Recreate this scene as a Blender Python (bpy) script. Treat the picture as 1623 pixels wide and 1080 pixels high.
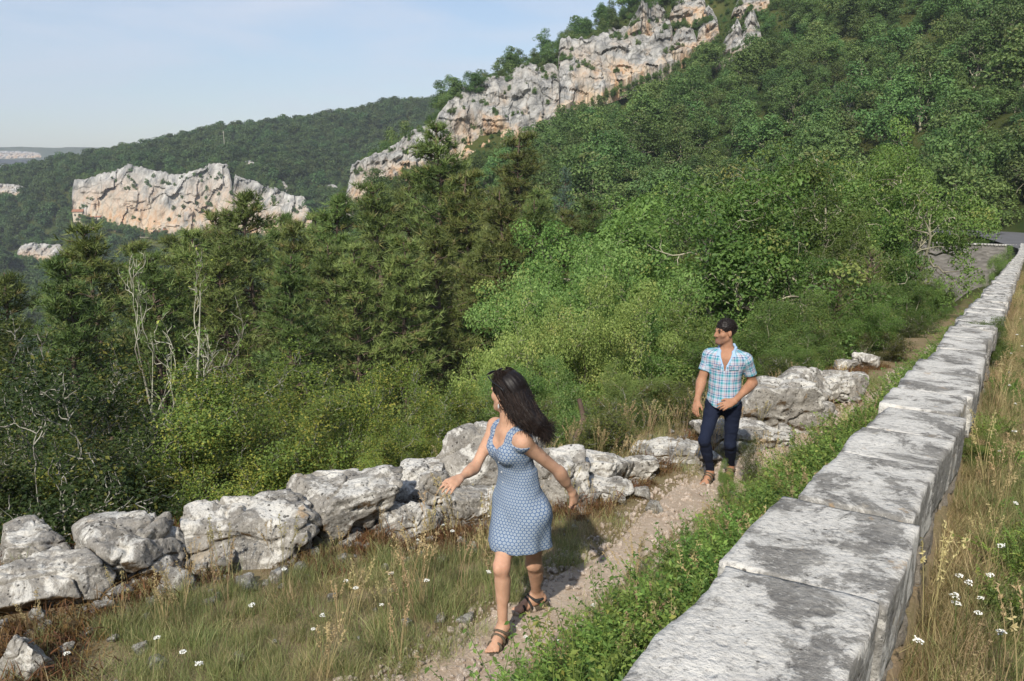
import bpy, math, random
import numpy as np

# ------------------------------------------------------------------ scene, camera, sky, sun
SC = bpy.context.scene
ROOT = SC.collection
for o in list(bpy.data.objects):
    bpy.data.objects.remove(o)

FPX = 1262.0                      # focal length in photo pixels (28 mm on a 36 mm frame, 1623 px wide)
PITCH = math.atan((540 - 255) / FPX)
CP, SP = math.cos(PITCH), math.sin(PITCH)

cam_data = bpy.data.cameras.new('camera')
cam_data.lens = 28.0
cam_data.sensor_width = 36.0
cam_data.clip_start = 0.05
cam_data.clip_end = 20000
cam = bpy.data.objects.new('camera', cam_data)
ROOT.objects.link(cam)
cam.location = (0, 0, 0)
cam.rotation_euler = (math.pi / 2 - PITCH, 0, 0)
SC.camera = cam

SUN_EL = math.radians(41)
SUN_AZ = math.radians(180 + 17)   # measured from +Y towards +X: behind the camera, a little left
world = bpy.data.worlds.new('World')
SC.world = world
world.use_nodes = True
wn, wl = world.node_tree.nodes, world.node_tree.links
wn.clear()
w_out = wn.new('ShaderNodeOutputWorld')
w_bg = wn.new('ShaderNodeBackground')
w_bg.inputs['Strength'].default_value = 0.10
sky = wn.new('ShaderNodeTexSky')
sky.sky_type = 'NISHITA'
sky.sun_disc = False
sky.sun_elevation = SUN_EL
sky.sun_rotation = SUN_AZ
sky.altitude = 200
sky.air_density = 1.0
sky.dust_density = 0.7
sky.ozone_density = 2.5
# thin high cloud, placed by direction
w_tc = wn.new('ShaderNodeTexCoord')
w_map = wn.new('ShaderNodeMapping')
w_map.inputs['Scale'].default_value = (1.5, 1.5, 8.0)
w_map.inputs['Rotation'].default_value = (0.05, 0.18, 0.3)
w_noise = wn.new('ShaderNodeTexNoise')
w_noise.inputs['Scale'].default_value = 1.7
w_noise.inputs['Detail'].default_value = 7
w_noise.inputs['Roughness'].default_value = 0.55
w_noise.inputs['Distortion'].default_value = 0.4
w_ramp = wn.new('ShaderNodeValToRGB')
w_ramp.color_ramp.elements[0].position = 0.42
w_ramp.color_ramp.elements[0].color = (0.08, 0.08, 0.08, 1)
w_ramp.color_ramp.elements[1].position = 0.66
w_ramp.color_ramp.elements[1].color = (0.7, 0.7, 0.7, 1)
w_mix = wn.new('ShaderNodeMixRGB')
w_mix.inputs['Color2'].default_value = (5.6, 6.0, 6.9, 1)
wl.new(w_tc.outputs['Generated'], w_map.inputs['Vector'])
wl.new(w_map.outputs['Vector'], w_noise.inputs['Vector'])
wl.new(w_noise.outputs['Fac'], w_ramp.inputs['Fac'])
wl.new(w_ramp.outputs['Color'], w_mix.inputs['Fac'])
wl.new(sky.outputs['Color'], w_mix.inputs['Color1'])
wl.new(w_mix.outputs['Color'], w_bg.inputs['Color'])
wl.new(w_bg.outputs['Background'], w_out.inputs['Surface'])

sun_data = bpy.data.lights.new('sun', 'SUN')
sun_data.energy = 4.2
sun_data.angle = math.radians(1.0)
sun_data.color = (1.0, 0.93, 0.82)
sun = bpy.data.objects.new('sun', sun_data)
ROOT.objects.link(sun)
sdir = (math.sin(SUN_AZ) * math.cos(SUN_EL), math.cos(SUN_AZ) * math.cos(SUN_EL), math.sin(SUN_EL))
from mathutils import Vector
sun.rotation_euler = Vector(sdir).to_track_quat('Z', 'Y').to_euler()

SC.render.engine = 'CYCLES'
vs = SC.view_settings
vs.view_transform = 'Standard'
vs.look = 'None'
vs.exposure = 0.5
vs.gamma = 1.0
vs.use_curve_mapping = False
cy = SC.cycles
cy.use_denoising = True
cy.max_bounces = 6
cy.diffuse_bounces = 3
cy.glossy_bounces = 2
cy.transmission_bounces = 4
cy.volume_bounces = 0
cy.transparent_max_bounces = 6
cy.caustics_reflective = False
cy.caustics_refractive = False
cy.use_adaptive_sampling = True
cy.adaptive_threshold = 0.02

# ------------------------------------------------------------------ helpers
RNG = np.random.default_rng(7)


def at(u, v, Y):
    """world point seen at photo pixel (u, v) at forward distance Y (metres)"""
    a = (u - 811.5) / FPX
    b = (540 - v) / FPX
    y = CP + b * SP
    return np.array([a / y * Y, Y, (-SP + b * CP) / y * Y])


def project(p):
    p = np.asarray(p, float)
    d = p[..., 1] * CP - p[..., 2] * SP
    upc = p[..., 1] * SP + p[..., 2] * CP
    return 811.5 + FPX * p[..., 0] / d, 540 - FPX * upc / d, d


def nrm(v):
    v = np.asarray(v, float)
    return v / np.maximum(np.linalg.norm(v, axis=-1, keepdims=True), 1e-9)


def sstep(a, b, x):
    t = np.clip((np.asarray(x, float) - a) / (b - a), 0, 1)
    return t * t * (3 - 2 * t)


def _hash(i, j, k, seed):
    h = (i.astype(np.uint32) * np.uint32(374761393) + j.astype(np.uint32) * np.uint32(668265263)
         + k.astype(np.uint32) * np.uint32(2147483647 & 1274126177) + np.uint32(seed * 974711 & 0xffffffff))
    h = (h ^ (h >> np.uint32(13))) * np.uint32(1274126177)
    h = h ^ (h >> np.uint32(16))
    return h.astype(np.float64) / 4294967295.0


def vnoise(p, seed=0):
    p = np.asarray(p, float)
    f = np.floor(p)
    i = f.astype(np.int64) & 0xffffffff
    w = p - f
    w = w * w * w * (w * (w * 6 - 15) + 10)
    x0, y0, z0 = i[..., 0], i[..., 1], i[..., 2]
    x1, y1, z1 = (x0 + 1) & 0xffffffff, (y0 + 1) & 0xffffffff, (z0 + 1) & 0xffffffff
    wx, wy, wz = w[..., 0], w[..., 1], w[..., 2]
    c = lambda a, b, d: _hash(a, b, d, seed)
    r = ((c(x0, y0, z0) * (1 - wx) + c(x1, y0, z0) * wx) * (1 - wy) + (c(x0, y1, z0) * (1 - wx) + c(x1, y1, z0) * wx) * wy) * (1 - wz) \
        + ((c(x0, y0, z1) * (1 - wx) + c(x1, y0, z1) * wx) * (1 - wy) + (c(x0, y1, z1) * (1 - wx) + c(x1, y1, z1) * wx) * wy) * wz
    return r * 2 - 1


def fbm(p, octaves=4, seed=0, gain=0.5, lac=2.03):
    p = np.asarray(p, float)
    a, s, tot = 1.0, 0.0, 0.0
    for o in range(octaves):
        s = s + a * vnoise(p + 17.3 * o, seed + o)
        tot += a
        a *= gain
        p = p * lac
    return s / tot


class MB:
    """collects quads and tris with a per-vertex float and builds ONE mesh"""
    def __init__(self):
        self.v, self.q, self.t, self.a, self.n = [], [], [], [], 0

    def add(self, V, quads=None, tris=None, var=0.0):
        V = np.asarray(V, float).reshape(-1, 3)
        if quads is not None and len(quads):
            self.q.append(np.asarray(quads, np.int64) + self.n)
        if tris is not None and len(tris):
            self.t.append(np.asarray(tris, np.int64) + self.n)
        self.v.append(V)
        self.a.append(np.broadcast_to(np.asarray(var, float), (len(V),)).copy())
        self.n += len(V)

    def mesh(self, name, mat, smooth=False, attr='var'):
        V = np.concatenate(self.v)
        Q = np.concatenate(self.q) if self.q else np.zeros((0, 4), np.int64)
        T = np.concatenate(self.t) if self.t else np.zeros((0, 3), np.int64)
        return make_mesh(name, V, Q, T, mat, smooth, {attr: np.concatenate(self.a)})


def make_mesh(name, V, Q, T, mat, smooth=False, attrs=None):
    me = bpy.data.meshes.new(name)
    Q = np.asarray(Q, np.int64).reshape(-1, 4)
    T = np.asarray(T, np.int64).reshape(-1, 3)
    me.vertices.add(len(V))
    me.vertices.foreach_set('co', np.asarray(V, np.float32).ravel())
    loops = np.concatenate([Q.ravel(), T.ravel()]).astype(np.int32)
    me.loops.add(len(loops))
    me.loops.foreach_set('vertex_index', loops)
    starts = np.concatenate([np.arange(len(Q)) * 4, len(Q) * 4 + np.arange(len(T)) * 3]).astype(np.int32)
    me.polygons.add(len(starts))
    me.polygons.foreach_set('loop_start', starts)
    me.polygons.foreach_set('use_smooth', np.full(len(starts), bool(smooth)))
    for k, arr in (attrs or {}).items():
        arr = np.asarray(arr, np.float32)
        if arr.ndim == 1:
            me.attributes.new(k, 'FLOAT', 'POINT').data.foreach_set('value', arr)
        elif arr.shape[1] == 3:
            me.attributes.new(k, 'FLOAT_VECTOR', 'POINT').data.foreach_set('vector', arr.ravel())
        else:
            me.attributes.new(k, 'FLOAT_COLOR', 'POINT').data.foreach_set('color', arr.ravel())
    me.update(calc_edges=True)
    if mat:
        me.materials.append(mat)
    return me


def obj(name, me, parent=None, loc=None, coll=None):
    o = bpy.data.objects.new(name, me)
    (coll or ROOT).objects.link(o)
    if loc is not None:
        o.location = [float(c) for c in loc]
    if parent is not None:
        o.parent = parent
    return o


def tag(o, label=None, cat=None, group=None, kind=None):
    if label:
        o['label'] = label
    if cat:
        o['category'] = cat
    if group:
        o['group'] = group
    if kind:
        o['kind'] = kind
    return o


def copy_tree(o, parent=None):
    c = o.copy()
    ROOT.objects.link(c)
    if parent is not None:
        c.parent = parent
    for ch in list(o.children):
        copy_tree(ch, c)
    return c


# ------------------------------------------------------------------ materials
def lin(c):
    return tuple(((x / 255) / 12.92 if x <= 10 else (((x / 255) + 0.055) / 1.055) ** 2.4) for x in c)


class NT:
    def __init__(self, name):
        self.m = bpy.data.materials.new(name)
        self.m.use_nodes = True
        self.t = self.m.node_tree
        self.t.nodes.clear()
        self.out = self.t.nodes.new('ShaderNodeOutputMaterial')

    def n(self, kind, **props):
        nd = self.t.nodes.new('ShaderNode' + kind)
        for k, v in props.items():
            setattr(nd, k, v)
        return nd

    def link(self, a, b):
        self.t.links.new(a, b)

    def setin(self, nd, key, val):
        if hasattr(val, 'is_output') or isinstance(val, bpy.types.NodeSocket):
            self.link(val, nd.inputs[key])
        elif val is not None:
            nd.inputs[key].default_value = val

    def noise(self, vec, scale, detail=4, rough=0.55, dist=0.0):
        nd = self.n('TexNoise')
        self.link(vec, nd.inputs['Vector'])
        nd.inputs['Scale'].default_value = scale
        nd.inputs['Detail'].default_value = detail
        nd.inputs['Roughness'].default_value = rough
        nd.inputs['Distortion'].default_value = dist
        return nd.outputs['Fac']

    def ramp(self, fac, stops, interp='LINEAR'):
        nd = self.n('ValToRGB')
        cr = nd.color_ramp
        cr.interpolation = interp
        while len(cr.elements) < len(stops):
            cr.elements.new(0.5)
        for e, (p, c) in zip(cr.elements, stops):
            e.position = p
            e.color = (c, c, c, 1) if isinstance(c, (int, float)) else (*c, 1)
        self.link(fac, nd.inputs['Fac'])
        return nd.outputs['Color']

    def mix(self, fac, a, b, blend='MIX'):
        nd = self.n('MixRGB', blend_type=blend)
        self.setin(nd, 'Fac', fac)
        for k, x in (('Color1', a), ('Color2', b)):
            if isinstance(x, tuple):
                x = (*x, 1) if len(x) == 3 else x
            self.setin(nd, k, x)
        return nd.outputs['Color']

    def math(self, op, a, b=None, clamp=False):
        nd = self.n('Math', operation=op)
        nd.use_clamp = clamp
        self.setin(nd, 0, a)
        if b is not None:
            self.setin(nd, 1, b)
        return nd.outputs[0]

    def mapping(self, vec, scale=(1, 1, 1), rot=(0, 0, 0), loc=(0, 0, 0)):
        nd = self.n('Mapping')
        self.link(vec, nd.inputs['Vector'])
        nd.inputs['Scale'].default_value = scale
        nd.inputs['Rotation'].default_value = rot
        nd.inputs['Location'].default_value = loc
        return nd.outputs['Vector']

    def bump(self, height, strength=0.5, dist=0.01, normal=None):
        nd = self.n('Bump')
        nd.inputs['Strength'].default_value = strength
        nd.inputs['Distance'].default_value = dist
        self.link(height, nd.inputs['Height'])
        if normal is not None:
            self.link(normal, nd.inputs['Normal'])
        return nd.outputs['Normal']

    def principled(self, color, rough=0.8, spec=0.3, normal=None, sss=None):
        nd = self.n('BsdfPrincipled')
        self.setin(nd, 'Base Color', (*color, 1) if isinstance(color, tuple) else color)
        self.setin(nd, 'Roughness', rough)
        nd.inputs['Specular IOR Level'].default_value = spec
        if normal is not None:
            self.link(normal, nd.inputs['Normal'])
        return nd

    def finish(self, shader):
        self.link(shader, self.out.inputs['Surface'])
        return self.m


def attr(nt, name, out='Fac'):
    nd = nt.n('Attribute')
    nd.attribute_name = name
    return nd.outputs[out]


def leaf_mat(name, dark, light, warm=None, warm_amt=0.15, trans=0.35, rough=0.5):
    """leaf colour from a per-leaf value plus a per-plant random value"""
    nt = NT(name)
    v = attr(nt, 'var')
    oi = nt.n('ObjectInfo')
    w = nt.math('GREATER_THAN', v, 1.0)          # values above 1 mark yellowed leaves
    v1 = nt.math('SUBTRACT', v, w)
    c = nt.mix(v1, dark, light)
    if warm:
        wc = nt.mix(v1, tuple(x * 0.55 for x in warm), warm)
        c = nt.mix(w, c, wc)
    hs = nt.n('HueSaturation')
    nt.link(nt.math('ADD', nt.math('MULTIPLY', oi.outputs['Random'], 0.05), 0.478), hs.inputs['Hue'])
    r2 = nt.math('FRACT', nt.math('MULTIPLY', oi.outputs['Random'], 7.31))
    nt.link(nt.math('ADD', nt.math('MULTIPLY', r2, 0.62), 0.70), hs.inputs['Value'])
    hs.inputs['Saturation'].default_value = 0.9
    nt.link(c, hs.inputs['Color'])
    p = nt.principled(hs.outputs['Color'], rough, 0.25)
    tr = nt.n('BsdfTranslucent')
    nt.link(nt.mix(0.5, hs.outputs['Color'], (1.0, 1.0, 0.3), 'MULTIPLY'), tr.inputs['Color'])
    mx = nt.n('MixShader')
    mx.inputs[0].default_value = trans
    nt.link(p.outputs[0], mx.inputs[1])
    nt.link(tr.outputs[0], mx.inputs[2])
    return nt.finish(mx.outputs[0])


def bark_mat(name, a, b, lichen=None, scale=14):
    nt = NT(name)
    tc = nt.n('TexCoord').outputs['Object']
    n1 = nt.noise(nt.mapping(tc, (1, 1, 0.35)), scale, 5, 0.6)
    c = nt.mix(n1, a, b)
    if lichen:
        f = nt.ramp(nt.noise(tc, scale * 0.28, 5, 0.65), [(0.42, 0.0), (0.52, 1.0)])
        c = nt.mix(f, c, lichen)
    dead = nt.math('GREATER_THAN', attr(nt, 'var'), 0.9)       # dead twigs are bleached
    c = nt.mix(dead, c, (0.30, 0.275, 0.235))
    p = nt.principled(c, 0.9, 0.1, nt.bump(n1, 0.7, 0.02))
    return nt.finish(p.outputs[0])


def rock_mat(name, base, pale, dark, scale=1.0, spots=True, moss=None, orange=None, bump=0.02, lichen_lo=0.52, dark_amt=0.6, spot_at=0.58, blotch=0.645):
    nt = NT(name)
    tc = nt.n('TexCoord').outputs['Object']
    geo = nt.n('NewGeometry')
    oi = nt.n('ObjectInfo')
    vec = nt.n('VectorMath', operation='ADD')
    nt.link(tc, vec.inputs[0])
    sc_ = nt.n('VectorMath', operation='SCALE')
    cmb = nt.n('CombineXYZ')
    nt.link(oi.outputs['Random'], cmb.inputs[0])
    nt.link(nt.math('MULTIPLY', oi.outputs['Random'], 3.1), cmb.inputs[1])
    nt.link(cmb.outputs[0], sc_.inputs[0])
    sc_.inputs['Scale'].default_value = 37.0
    nt.link(sc_.outputs[0], vec.inputs[1])
    tc = vec.outputs[0]
    n1 = nt.noise(tc, 3.2 * scale, 6, 0.62, 0.3)
    n2 = nt.noise(tc, 16 * scale, 5, 0.65)
    c = nt.mix(nt.ramp(n1, [(0.3, 0.0), (0.7, 1.0)]), dark, base)
    c = nt.mix(nt.ramp(n2, [(0.35, 0.0), (0.75, 0.35)]), c, pale)
    # white lichen, mostly on faces that look up
    sep = nt.n('SeparateXYZ')
    nt.link(geo.outputs['Normal'], sep.inputs[0])
    up = nt.ramp(sep.outputs['Z'], [(0.0, 0.0), (0.9, 0.06)])
    l1 = nt.math('ADD', nt.noise(tc, 1.9 * scale, 8, 0.72, 0.6), up)
    lf = nt.ramp(l1, [(lichen_lo + 0.05, 0.0), (lichen_lo + 0.10, 0.75), (lichen_lo + 0.2, 1.0)])
    white = tuple(min(0.8, x * 1.28) for x in pale)
    c = nt.mix(nt.math('MULTIPLY', lf, 0.9), c, white)
    d1 = nt.ramp(nt.noise(nt.mapping(tc, (1, 1, 1), (0, 0, 0), (5.3, 1.7, 9.1)), 2.6 * scale, 8, 0.75, 0.4), [(0.54, 0.0), (0.70, dark_amt)])
    c = nt.mix(d1, c, dark)
    if orange:
        of = nt.ramp(nt.noise(tc, 2.1 * scale, 5, 0.6), [(0.62, 0.0), (0.72, 0.6)])
        c = nt.mix(of, c, orange)
    if spots:
        vo = nt.n('TexVoronoi')
        nt.link(tc, vo.inputs['Vector'])
        vo.inputs['Scale'].default_value = 13 * scale
        spot = nt.math('ADD', vo.outputs['Distance'], nt.math('MULTIPLY', nt.noise(tc, 5 * scale, 4, 0.7), 0.9))
        sf = nt.ramp(spot, [(spot_at, 1.0), (spot_at + 0.07, 0.0)])
        c = nt.mix(nt.math('MULTIPLY', sf, 0.85), c, (0.035, 0.032, 0.028))
    # crusts: fine dark and pale speckle, then crisp blackish lichen blotches
    n3 = nt.noise(tc, 26 * scale, 5, 0.75)
    c = nt.mix(nt.ramp(n3, [(0.54, 0.0), (0.64, 0.55)]), c, dark)
    c = nt.mix(nt.ramp(n3, [(0.34, 0.6), (0.42, 0.0)]), c, white)
    if spots:
        n4 = nt.noise(nt.mapping(tc, (1, 1, 1), (0, 0, 0), (2.1, 7.7, 4.4)), 4.6 * scale, 8, 0.7, 0.5)
        c = nt.mix(nt.ramp(n4, [(blotch, 0.0), (blotch + 0.025, 0.85)]), c, (0.045, 0.040, 0.034))
        n5 = nt.noise(nt.mapping(tc, (1, 1, 1), (0, 0, 0), (8.3, 3.1, 1.9)), 3.3 * scale, 6, 0.65)
        c = nt.mix(nt.ramp(n5, [(0.64, 0.0), (0.69, 0.55)]), c, (0.36, 0.23, 0.10))
    if moss:
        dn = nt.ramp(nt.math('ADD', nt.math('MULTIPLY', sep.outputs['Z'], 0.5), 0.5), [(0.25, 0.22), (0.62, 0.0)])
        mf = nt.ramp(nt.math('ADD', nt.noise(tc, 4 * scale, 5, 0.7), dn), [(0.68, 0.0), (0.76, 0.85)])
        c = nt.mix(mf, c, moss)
    pit = nt.n('TexVoronoi'); nt.link(tc, pit.inputs['Vector']); pit.inputs['Scale'].default_value = 9 * scale
    pitf = nt.ramp(nt.math('ADD', pit.outputs['Distance'], nt.math('MULTIPLY', n1, 0.5)), [(0.36, 0.0), (0.50, 1.0)])
    b0 = nt.bump(pitf, 0.35, bump * 0.7)
    b1 = nt.bump(n2, 0.8, bump, b0)
    vb = nt.noise(tc, 45 * scale, 4, 0.7)
    b2 = nt.bump(vb, 0.5, bump * 0.4, b1)
    p = nt.principled(c, 0.92, 0.12, b2)
    return nt.finish(p.outputs[0])


M = {}
M['oak_leaf'] = leaf_mat('oak_leaf', (0.055, 0.122, 0.018), (0.190, 0.305, 0.052), (0.32, 0.37, 0.08), 0.05)
M['hazel_leaf'] = leaf_mat('hazel_leaf', (0.100, 0.180, 0.028), (0.300, 0.400, 0.090), (0.38, 0.43, 0.10), 0.08)
M['box_leaf'] = leaf_mat('box_leaf', (0.066, 0.120, 0.016), (0.205, 0.290, 0.036), (0.38, 0.39, 0.045), 0.13)
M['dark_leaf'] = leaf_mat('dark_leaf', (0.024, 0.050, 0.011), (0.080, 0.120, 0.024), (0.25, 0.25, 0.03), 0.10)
M['hill_leaf'] = leaf_mat('hill_leaf', (0.052, 0.112, 0.026), (0.175, 0.275, 0.066), (0.20, 0.25, 0.07), 0.06)
M['far_leaf'] = leaf_mat('far_leaf', (0.036, 0.080, 0.022), (0.115, 0.180, 0.050))
M['pine_needle'] = leaf_mat('pine_needle', (0.070, 0.112, 0.022), (0.225, 0.280, 0.064), (0.26, 0.23, 0.07), 0.05, 0.2)
M['cedar_needle'] = leaf_mat('cedar_needle', (0.058, 0.122, 0.072), (0.158, 0.245, 0.158), None, 0, 0.2)
M['scrub_leaf'] = leaf_mat('scrub_leaf', (0.060, 0.084, 0.014), (0.156, 0.180, 0.036), (0.204, 0.156, 0.036), 0.12)
M['weed_leaf'] = leaf_mat('weed_leaf', (0.078, 0.150, 0.019), (0.235, 0.345, 0.052), (0.33, 0.36, 0.06), 0.08)
M['grass_green'] = leaf_mat('grass_green', (0.125, 0.165, 0.040), (0.34, 0.37, 0.13), (0.52, 0.43, 0.21), 0.25, 0.35)
M['grass_dry'] = leaf_mat('grass_dry', (0.27, 0.19, 0.085), (0.54, 0.42, 0.21), (0.2, 0.2, 0.06), 0.2, 0.35)
M['grass_rust'] = leaf_mat('grass_rust', (0.075, 0.032, 0.010), (0.22, 0.11, 0.035), None, 0, 0.2)
M['bark_oak'] = bark_mat('bark_oak', (0.05, 0.042, 0.032), (0.15, 0.13, 0.10), (0.38, 0.36, 0.26))
M['bark_lichen'] = bark_mat('bark_lichen', (0.09, 0.08, 0.065), (0.22, 0.20, 0.16), (0.42, 0.41, 0.32))
M['bark_pine'] = bark_mat('bark_pine', (0.07, 0.05, 0.04), (0.19, 0.14, 0.11), None)
M['bark_dead'] = bark_mat('bark_dead', (0.05, 0.042, 0.038), (0.20, 0.18, 0.16), (0.33, 0.32, 0.27))
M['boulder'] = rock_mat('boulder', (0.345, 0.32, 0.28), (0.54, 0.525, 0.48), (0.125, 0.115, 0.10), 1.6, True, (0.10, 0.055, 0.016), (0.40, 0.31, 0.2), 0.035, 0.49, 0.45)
M['wall_stone'] = rock_mat('wall_stone', (0.26, 0.25, 0.225), (0.51, 0.495, 0.455), (0.105, 0.10, 0.092), 1.7, True, None, (0.38, 0.29, 0.17), 0.02, 0.455, 0.55, 0.46, 0.67)
M['rubble'] = rock_mat('rubble', (0.34, 0.30, 0.25), (0.52, 0.49, 0.43), (0.15, 0.13, 0.105), 3.0, False, (0.13, 0.085, 0.035), (0.36, 0.26, 0.15), 0.02, 0.6)
M['gravel'] = rock_mat('gravel', (0.46, 0.38, 0.31), (0.62, 0.56, 0.49), (0.28, 0.21, 0.155), 4.0, False, None, (0.38, 0.25, 0.16), 0.005)


def soil_mat(name, a, b, c2, scale=3.0):
    nt = NT(name)
    tc = nt.n('TexCoord').outputs['Object']
    far = attr(nt, 'far')
    n1 = nt.noise(tc, scale, 6, 0.65)
    n2 = nt.noise(tc, scale * 14, 5, 0.7)
    c = nt.mix(nt.ramp(n1, [(0.35, 0.0), (0.65, 1.0)]), a, b)
    c = nt.mix(nt.ramp(n2, [(0.45, 0.0), (0.75, 0.6)]), c, c2)
    nf = nt.noise(tc, 0.05, 6, 0.7)
    fc = nt.mix(nt.ramp(nf, [(0.4, 0.0), (0.62, 1.0)]), (0.030, 0.048, 0.014), (0.075, 0.080, 0.026))
    c = nt.mix(far, c, fc)
    p = nt.principled(c, 0.95, 0.05, nt.bump(n2, 0.8, 0.02))
    return nt.finish(p.outputs[0])


M['soil'] = soil_mat('soil', (0.27, 0.20, 0.125), (0.19, 0.165, 0.08), (0.36, 0.28, 0.19))
M['path'] = soil_mat('path', (0.46, 0.37, 0.28), (0.36, 0.28, 0.205), (0.55, 0.47, 0.385), 2.0)
# ------------------------------------------------------------------ terrain
E_DIR = np.array([math.sin(math.radians(33)), math.cos(math.radians(33))])    # direction of the parapet wall
N_DIR = np.array([-E_DIR[1], E_DIR[0]])                                       # to its valley side
P_0 = np.array([0.27, 1.586])
WALL_W = 0.43
WALL_END = 76.0


def st(x, y):
    rx, ry = np.asarray(x, float) - P_0[0], np.asarray(y, float) - P_0[1]
    return rx * E_DIR[0] + ry * E_DIR[1], rx * N_DIR[0] + ry * N_DIR[1]


def xy(s, t):
    s, t = np.asarray(s, float), np.asarray(t, float)
    return P_0[0] + s * E_DIR[0] + t * N_DIR[0], P_0[1] + s * E_DIR[1] + t * N_DIR[1]


def wall_top(s):
    s = np.asarray(s, float)
    k = 0.08 * 62 + 0.03 * (s - 62)
    return -1.15 - np.where(s < 62, 0.08 * s, k)


def path_t(s):
    return np.interp(s, [-6, 0.5, 2, 6, 10, 16, 30], [1.85, 1.70, 1.60, 1.74, 1.2, 0.95, 0.9])


def path_z(s):
    return np.interp(s, [-10, 0, 6, 12, 20, 40, 62, 90], [-1.9, -2.484, -3.174, -3.75, -4.5, -6.6, -8.6, -9.0])


EDGE_S = [-12, 0, 1.0, 2.5, 4, 7, 10, 16, 26, 70]
EDGE_T = [8.0, 6.0, 5.2, 4.6, 3.9, 3.4, 2.75, 2.2, 2.0, 2.0]


def edge_t(s):
    return np.interp(s, EDGE_S, EDGE_T)


def near_z(s, t):
    wt = wall_top(s)
    pz = path_z(s)
    pt = path_t(s)
    et = edge_t(s)
    right = wt - 0.43 - 0.02 * np.clip(-t - 0.43, 0, 3) + 0.5 * np.clip(-t - 9.5, 0, 30)
    base_l = np.maximum(wt - 0.95, pz + 0.05)
    k = sstep(0.0, 1.0, (t - 0.05) / np.maximum(pt - 0.35, 0.3))
    slope = base_l * (1 - k) + pz * k
    mead = pz - 0.07 * np.clip(t - pt - 0.3, 0, 20)
    z = np.where(t < -WALL_W * 0.5, right, np.where(t < pt, slope, mead))
    over = np.clip(t - et, 0, 60)
    z = z - np.where(over > 0, 0.95 * over - 0.4 * (1 - np.exp(-over / 0.6)), 0) * (t > et)
    return z


CTRL = []


def cp(u, v, Y, dz=0.0):
    p = at(u, v, Y)
    CTRL.append((p[0], p[1], p[2] + dz))


# forest floor below the rocks and across to the ridge (canopy subtracted)
for X, Y, Z in [(-6, 14, -9.5), (-14, 12, -9), (-22, 22, -16), (-12, 22, -13.5), (0, 20, -10.5), (8, 26, -10), (-14, 40, -20), (0, 38, -16.5),
                (12, 38, -13), (20, 44, -12.5), (28, 54, -12.5), (36, 60, -11.5), (38, 63.8, -13), (34, 64.5, -13.5), (30, 60, -13), (40.5, 63.2, -12.5), (-30, 45, -27), (-10, 60, -22), (10, 60, -18), (26, 66, -12), (-30, 75, -36),
                (-8, 90, -22), (14, 90, -15), (30, 88, -9), (-60, 60, -45), (-70, 110, -58), (-35, 130, -42), (-110, 180, -78), (-60, 210, -58),
                (-160, 300, -85), (-110, 330, -70), (-220, 420, -88), (-100, 430, -68), (-300, 480, -80), (-120, 60, -70), (-200, 200, -95),
                (-400, 350, -95), (-300, 100, -90), (-500, 600, -60), (-45, 5, -30), (-25, 0, -18), (-12, 2, -7.5), (-20, -15, -14),
                (-60, -60, -30), (0, -40, 1), (40, -30, 12), (60, 20, 18), (80, 60, 22), (-200, -200, -40), (200, -200, 60), (200, 0, 70)]:
    CTRL.append((X, Y, Z))
# hillside on the far side of the road
cp(1615, 335, 84, 0); cp(1623, 260, 92, -3); cp(1623, 120, 118, -4); cp(1623, 0, 150, -5); cp(1623, -120, 190, -5)
cp(1480, 250, 105, -4); cp(1480, 100, 140, -5); cp(1400, 0, 185, -5); cp(1400, -100, 215, -5)
cp(1300, 220, 122, -5); cp(1300, 110, 160, -5); cp(1230, 0, 215, -4); cp(1240, -90, 245, -4)
cp(1150, 230, 130, -5); cp(1100, 150, 170, -4); cp(1000, 270, 130, -5); cp(1000, 190, 175, -4); cp(880, 280, 135, -6); cp(1330, -190, 290, -4)
# ridge crest and the ground below its cliffs
RIDGE = [(552, 298, 200), (600, 258, 202), (660, 215, 206), (735, 150, 212), (830, 114, 220), (886, 75, 226), (990, 12, 236), (1080, -40, 250), (1180, -110, 275)]
for u, v, Y in RIDGE:
    p = at(u, v, Y)
    CTRL.append((p[0], p[1] + 3, p[2] - 1.0))
    CTRL.append((p[0] - 22, p[1] + 45, p[2] - 32))
    CTRL.append((p[0] - 50, p[1] + 110, p[2] - 70))
for u, v, Y in [(560, 335, 188), (650, 285, 190), (750, 255, 195), (830, 205, 200), (890, 188, 208), (960, 150, 215), (1050, 112, 220), (700, 275, 190), (790, 235, 196)]:
    cp(u, v, Y, -6)
# far hill with its cliff band
for u, v, Y in [(-120, 285, 600), (0, 272, 620), (100, 252, 640), (200, 240, 660), (360, 201, 680), (500, 184, 700), (620, 160, 720), (770, 145, 740), (900, 125, 770), (1050, 90, 820)]:
    p = at(u, v, Y)
    CTRL.append((p[0], p[1], p[2] - 5))
    CTRL.append((p[0] * 1.15, p[1] + 180, p[2] - 55))
for u, v, Y in [(0, 335, 560), (80, 290, 560), (215, 264, 542), (330, 272, 530), (410, 290, 516), (490, 325, 502), (560, 280, 560), (480, 250, 590), (650, 240, 640), (300, 250, 580)]:
    cp(u, v, Y, -5 if v > 275 and u > 400 or u < 90 else -2)
for u, v, Y in [(60, 375, 520), (115, 348, 532), (250, 376, 512), (350, 378, 502), (420, 376, 492), (490, 366, 486), (0, 400, 480), (100, 440, 430), (60, 430, 465), (250, 430, 450), (560, 345, 500), (180, 362, 522), (300, 378, 508), (455, 386, 488)]:
    cp(u, v, Y, -9 if v < 390 else -5)
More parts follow.
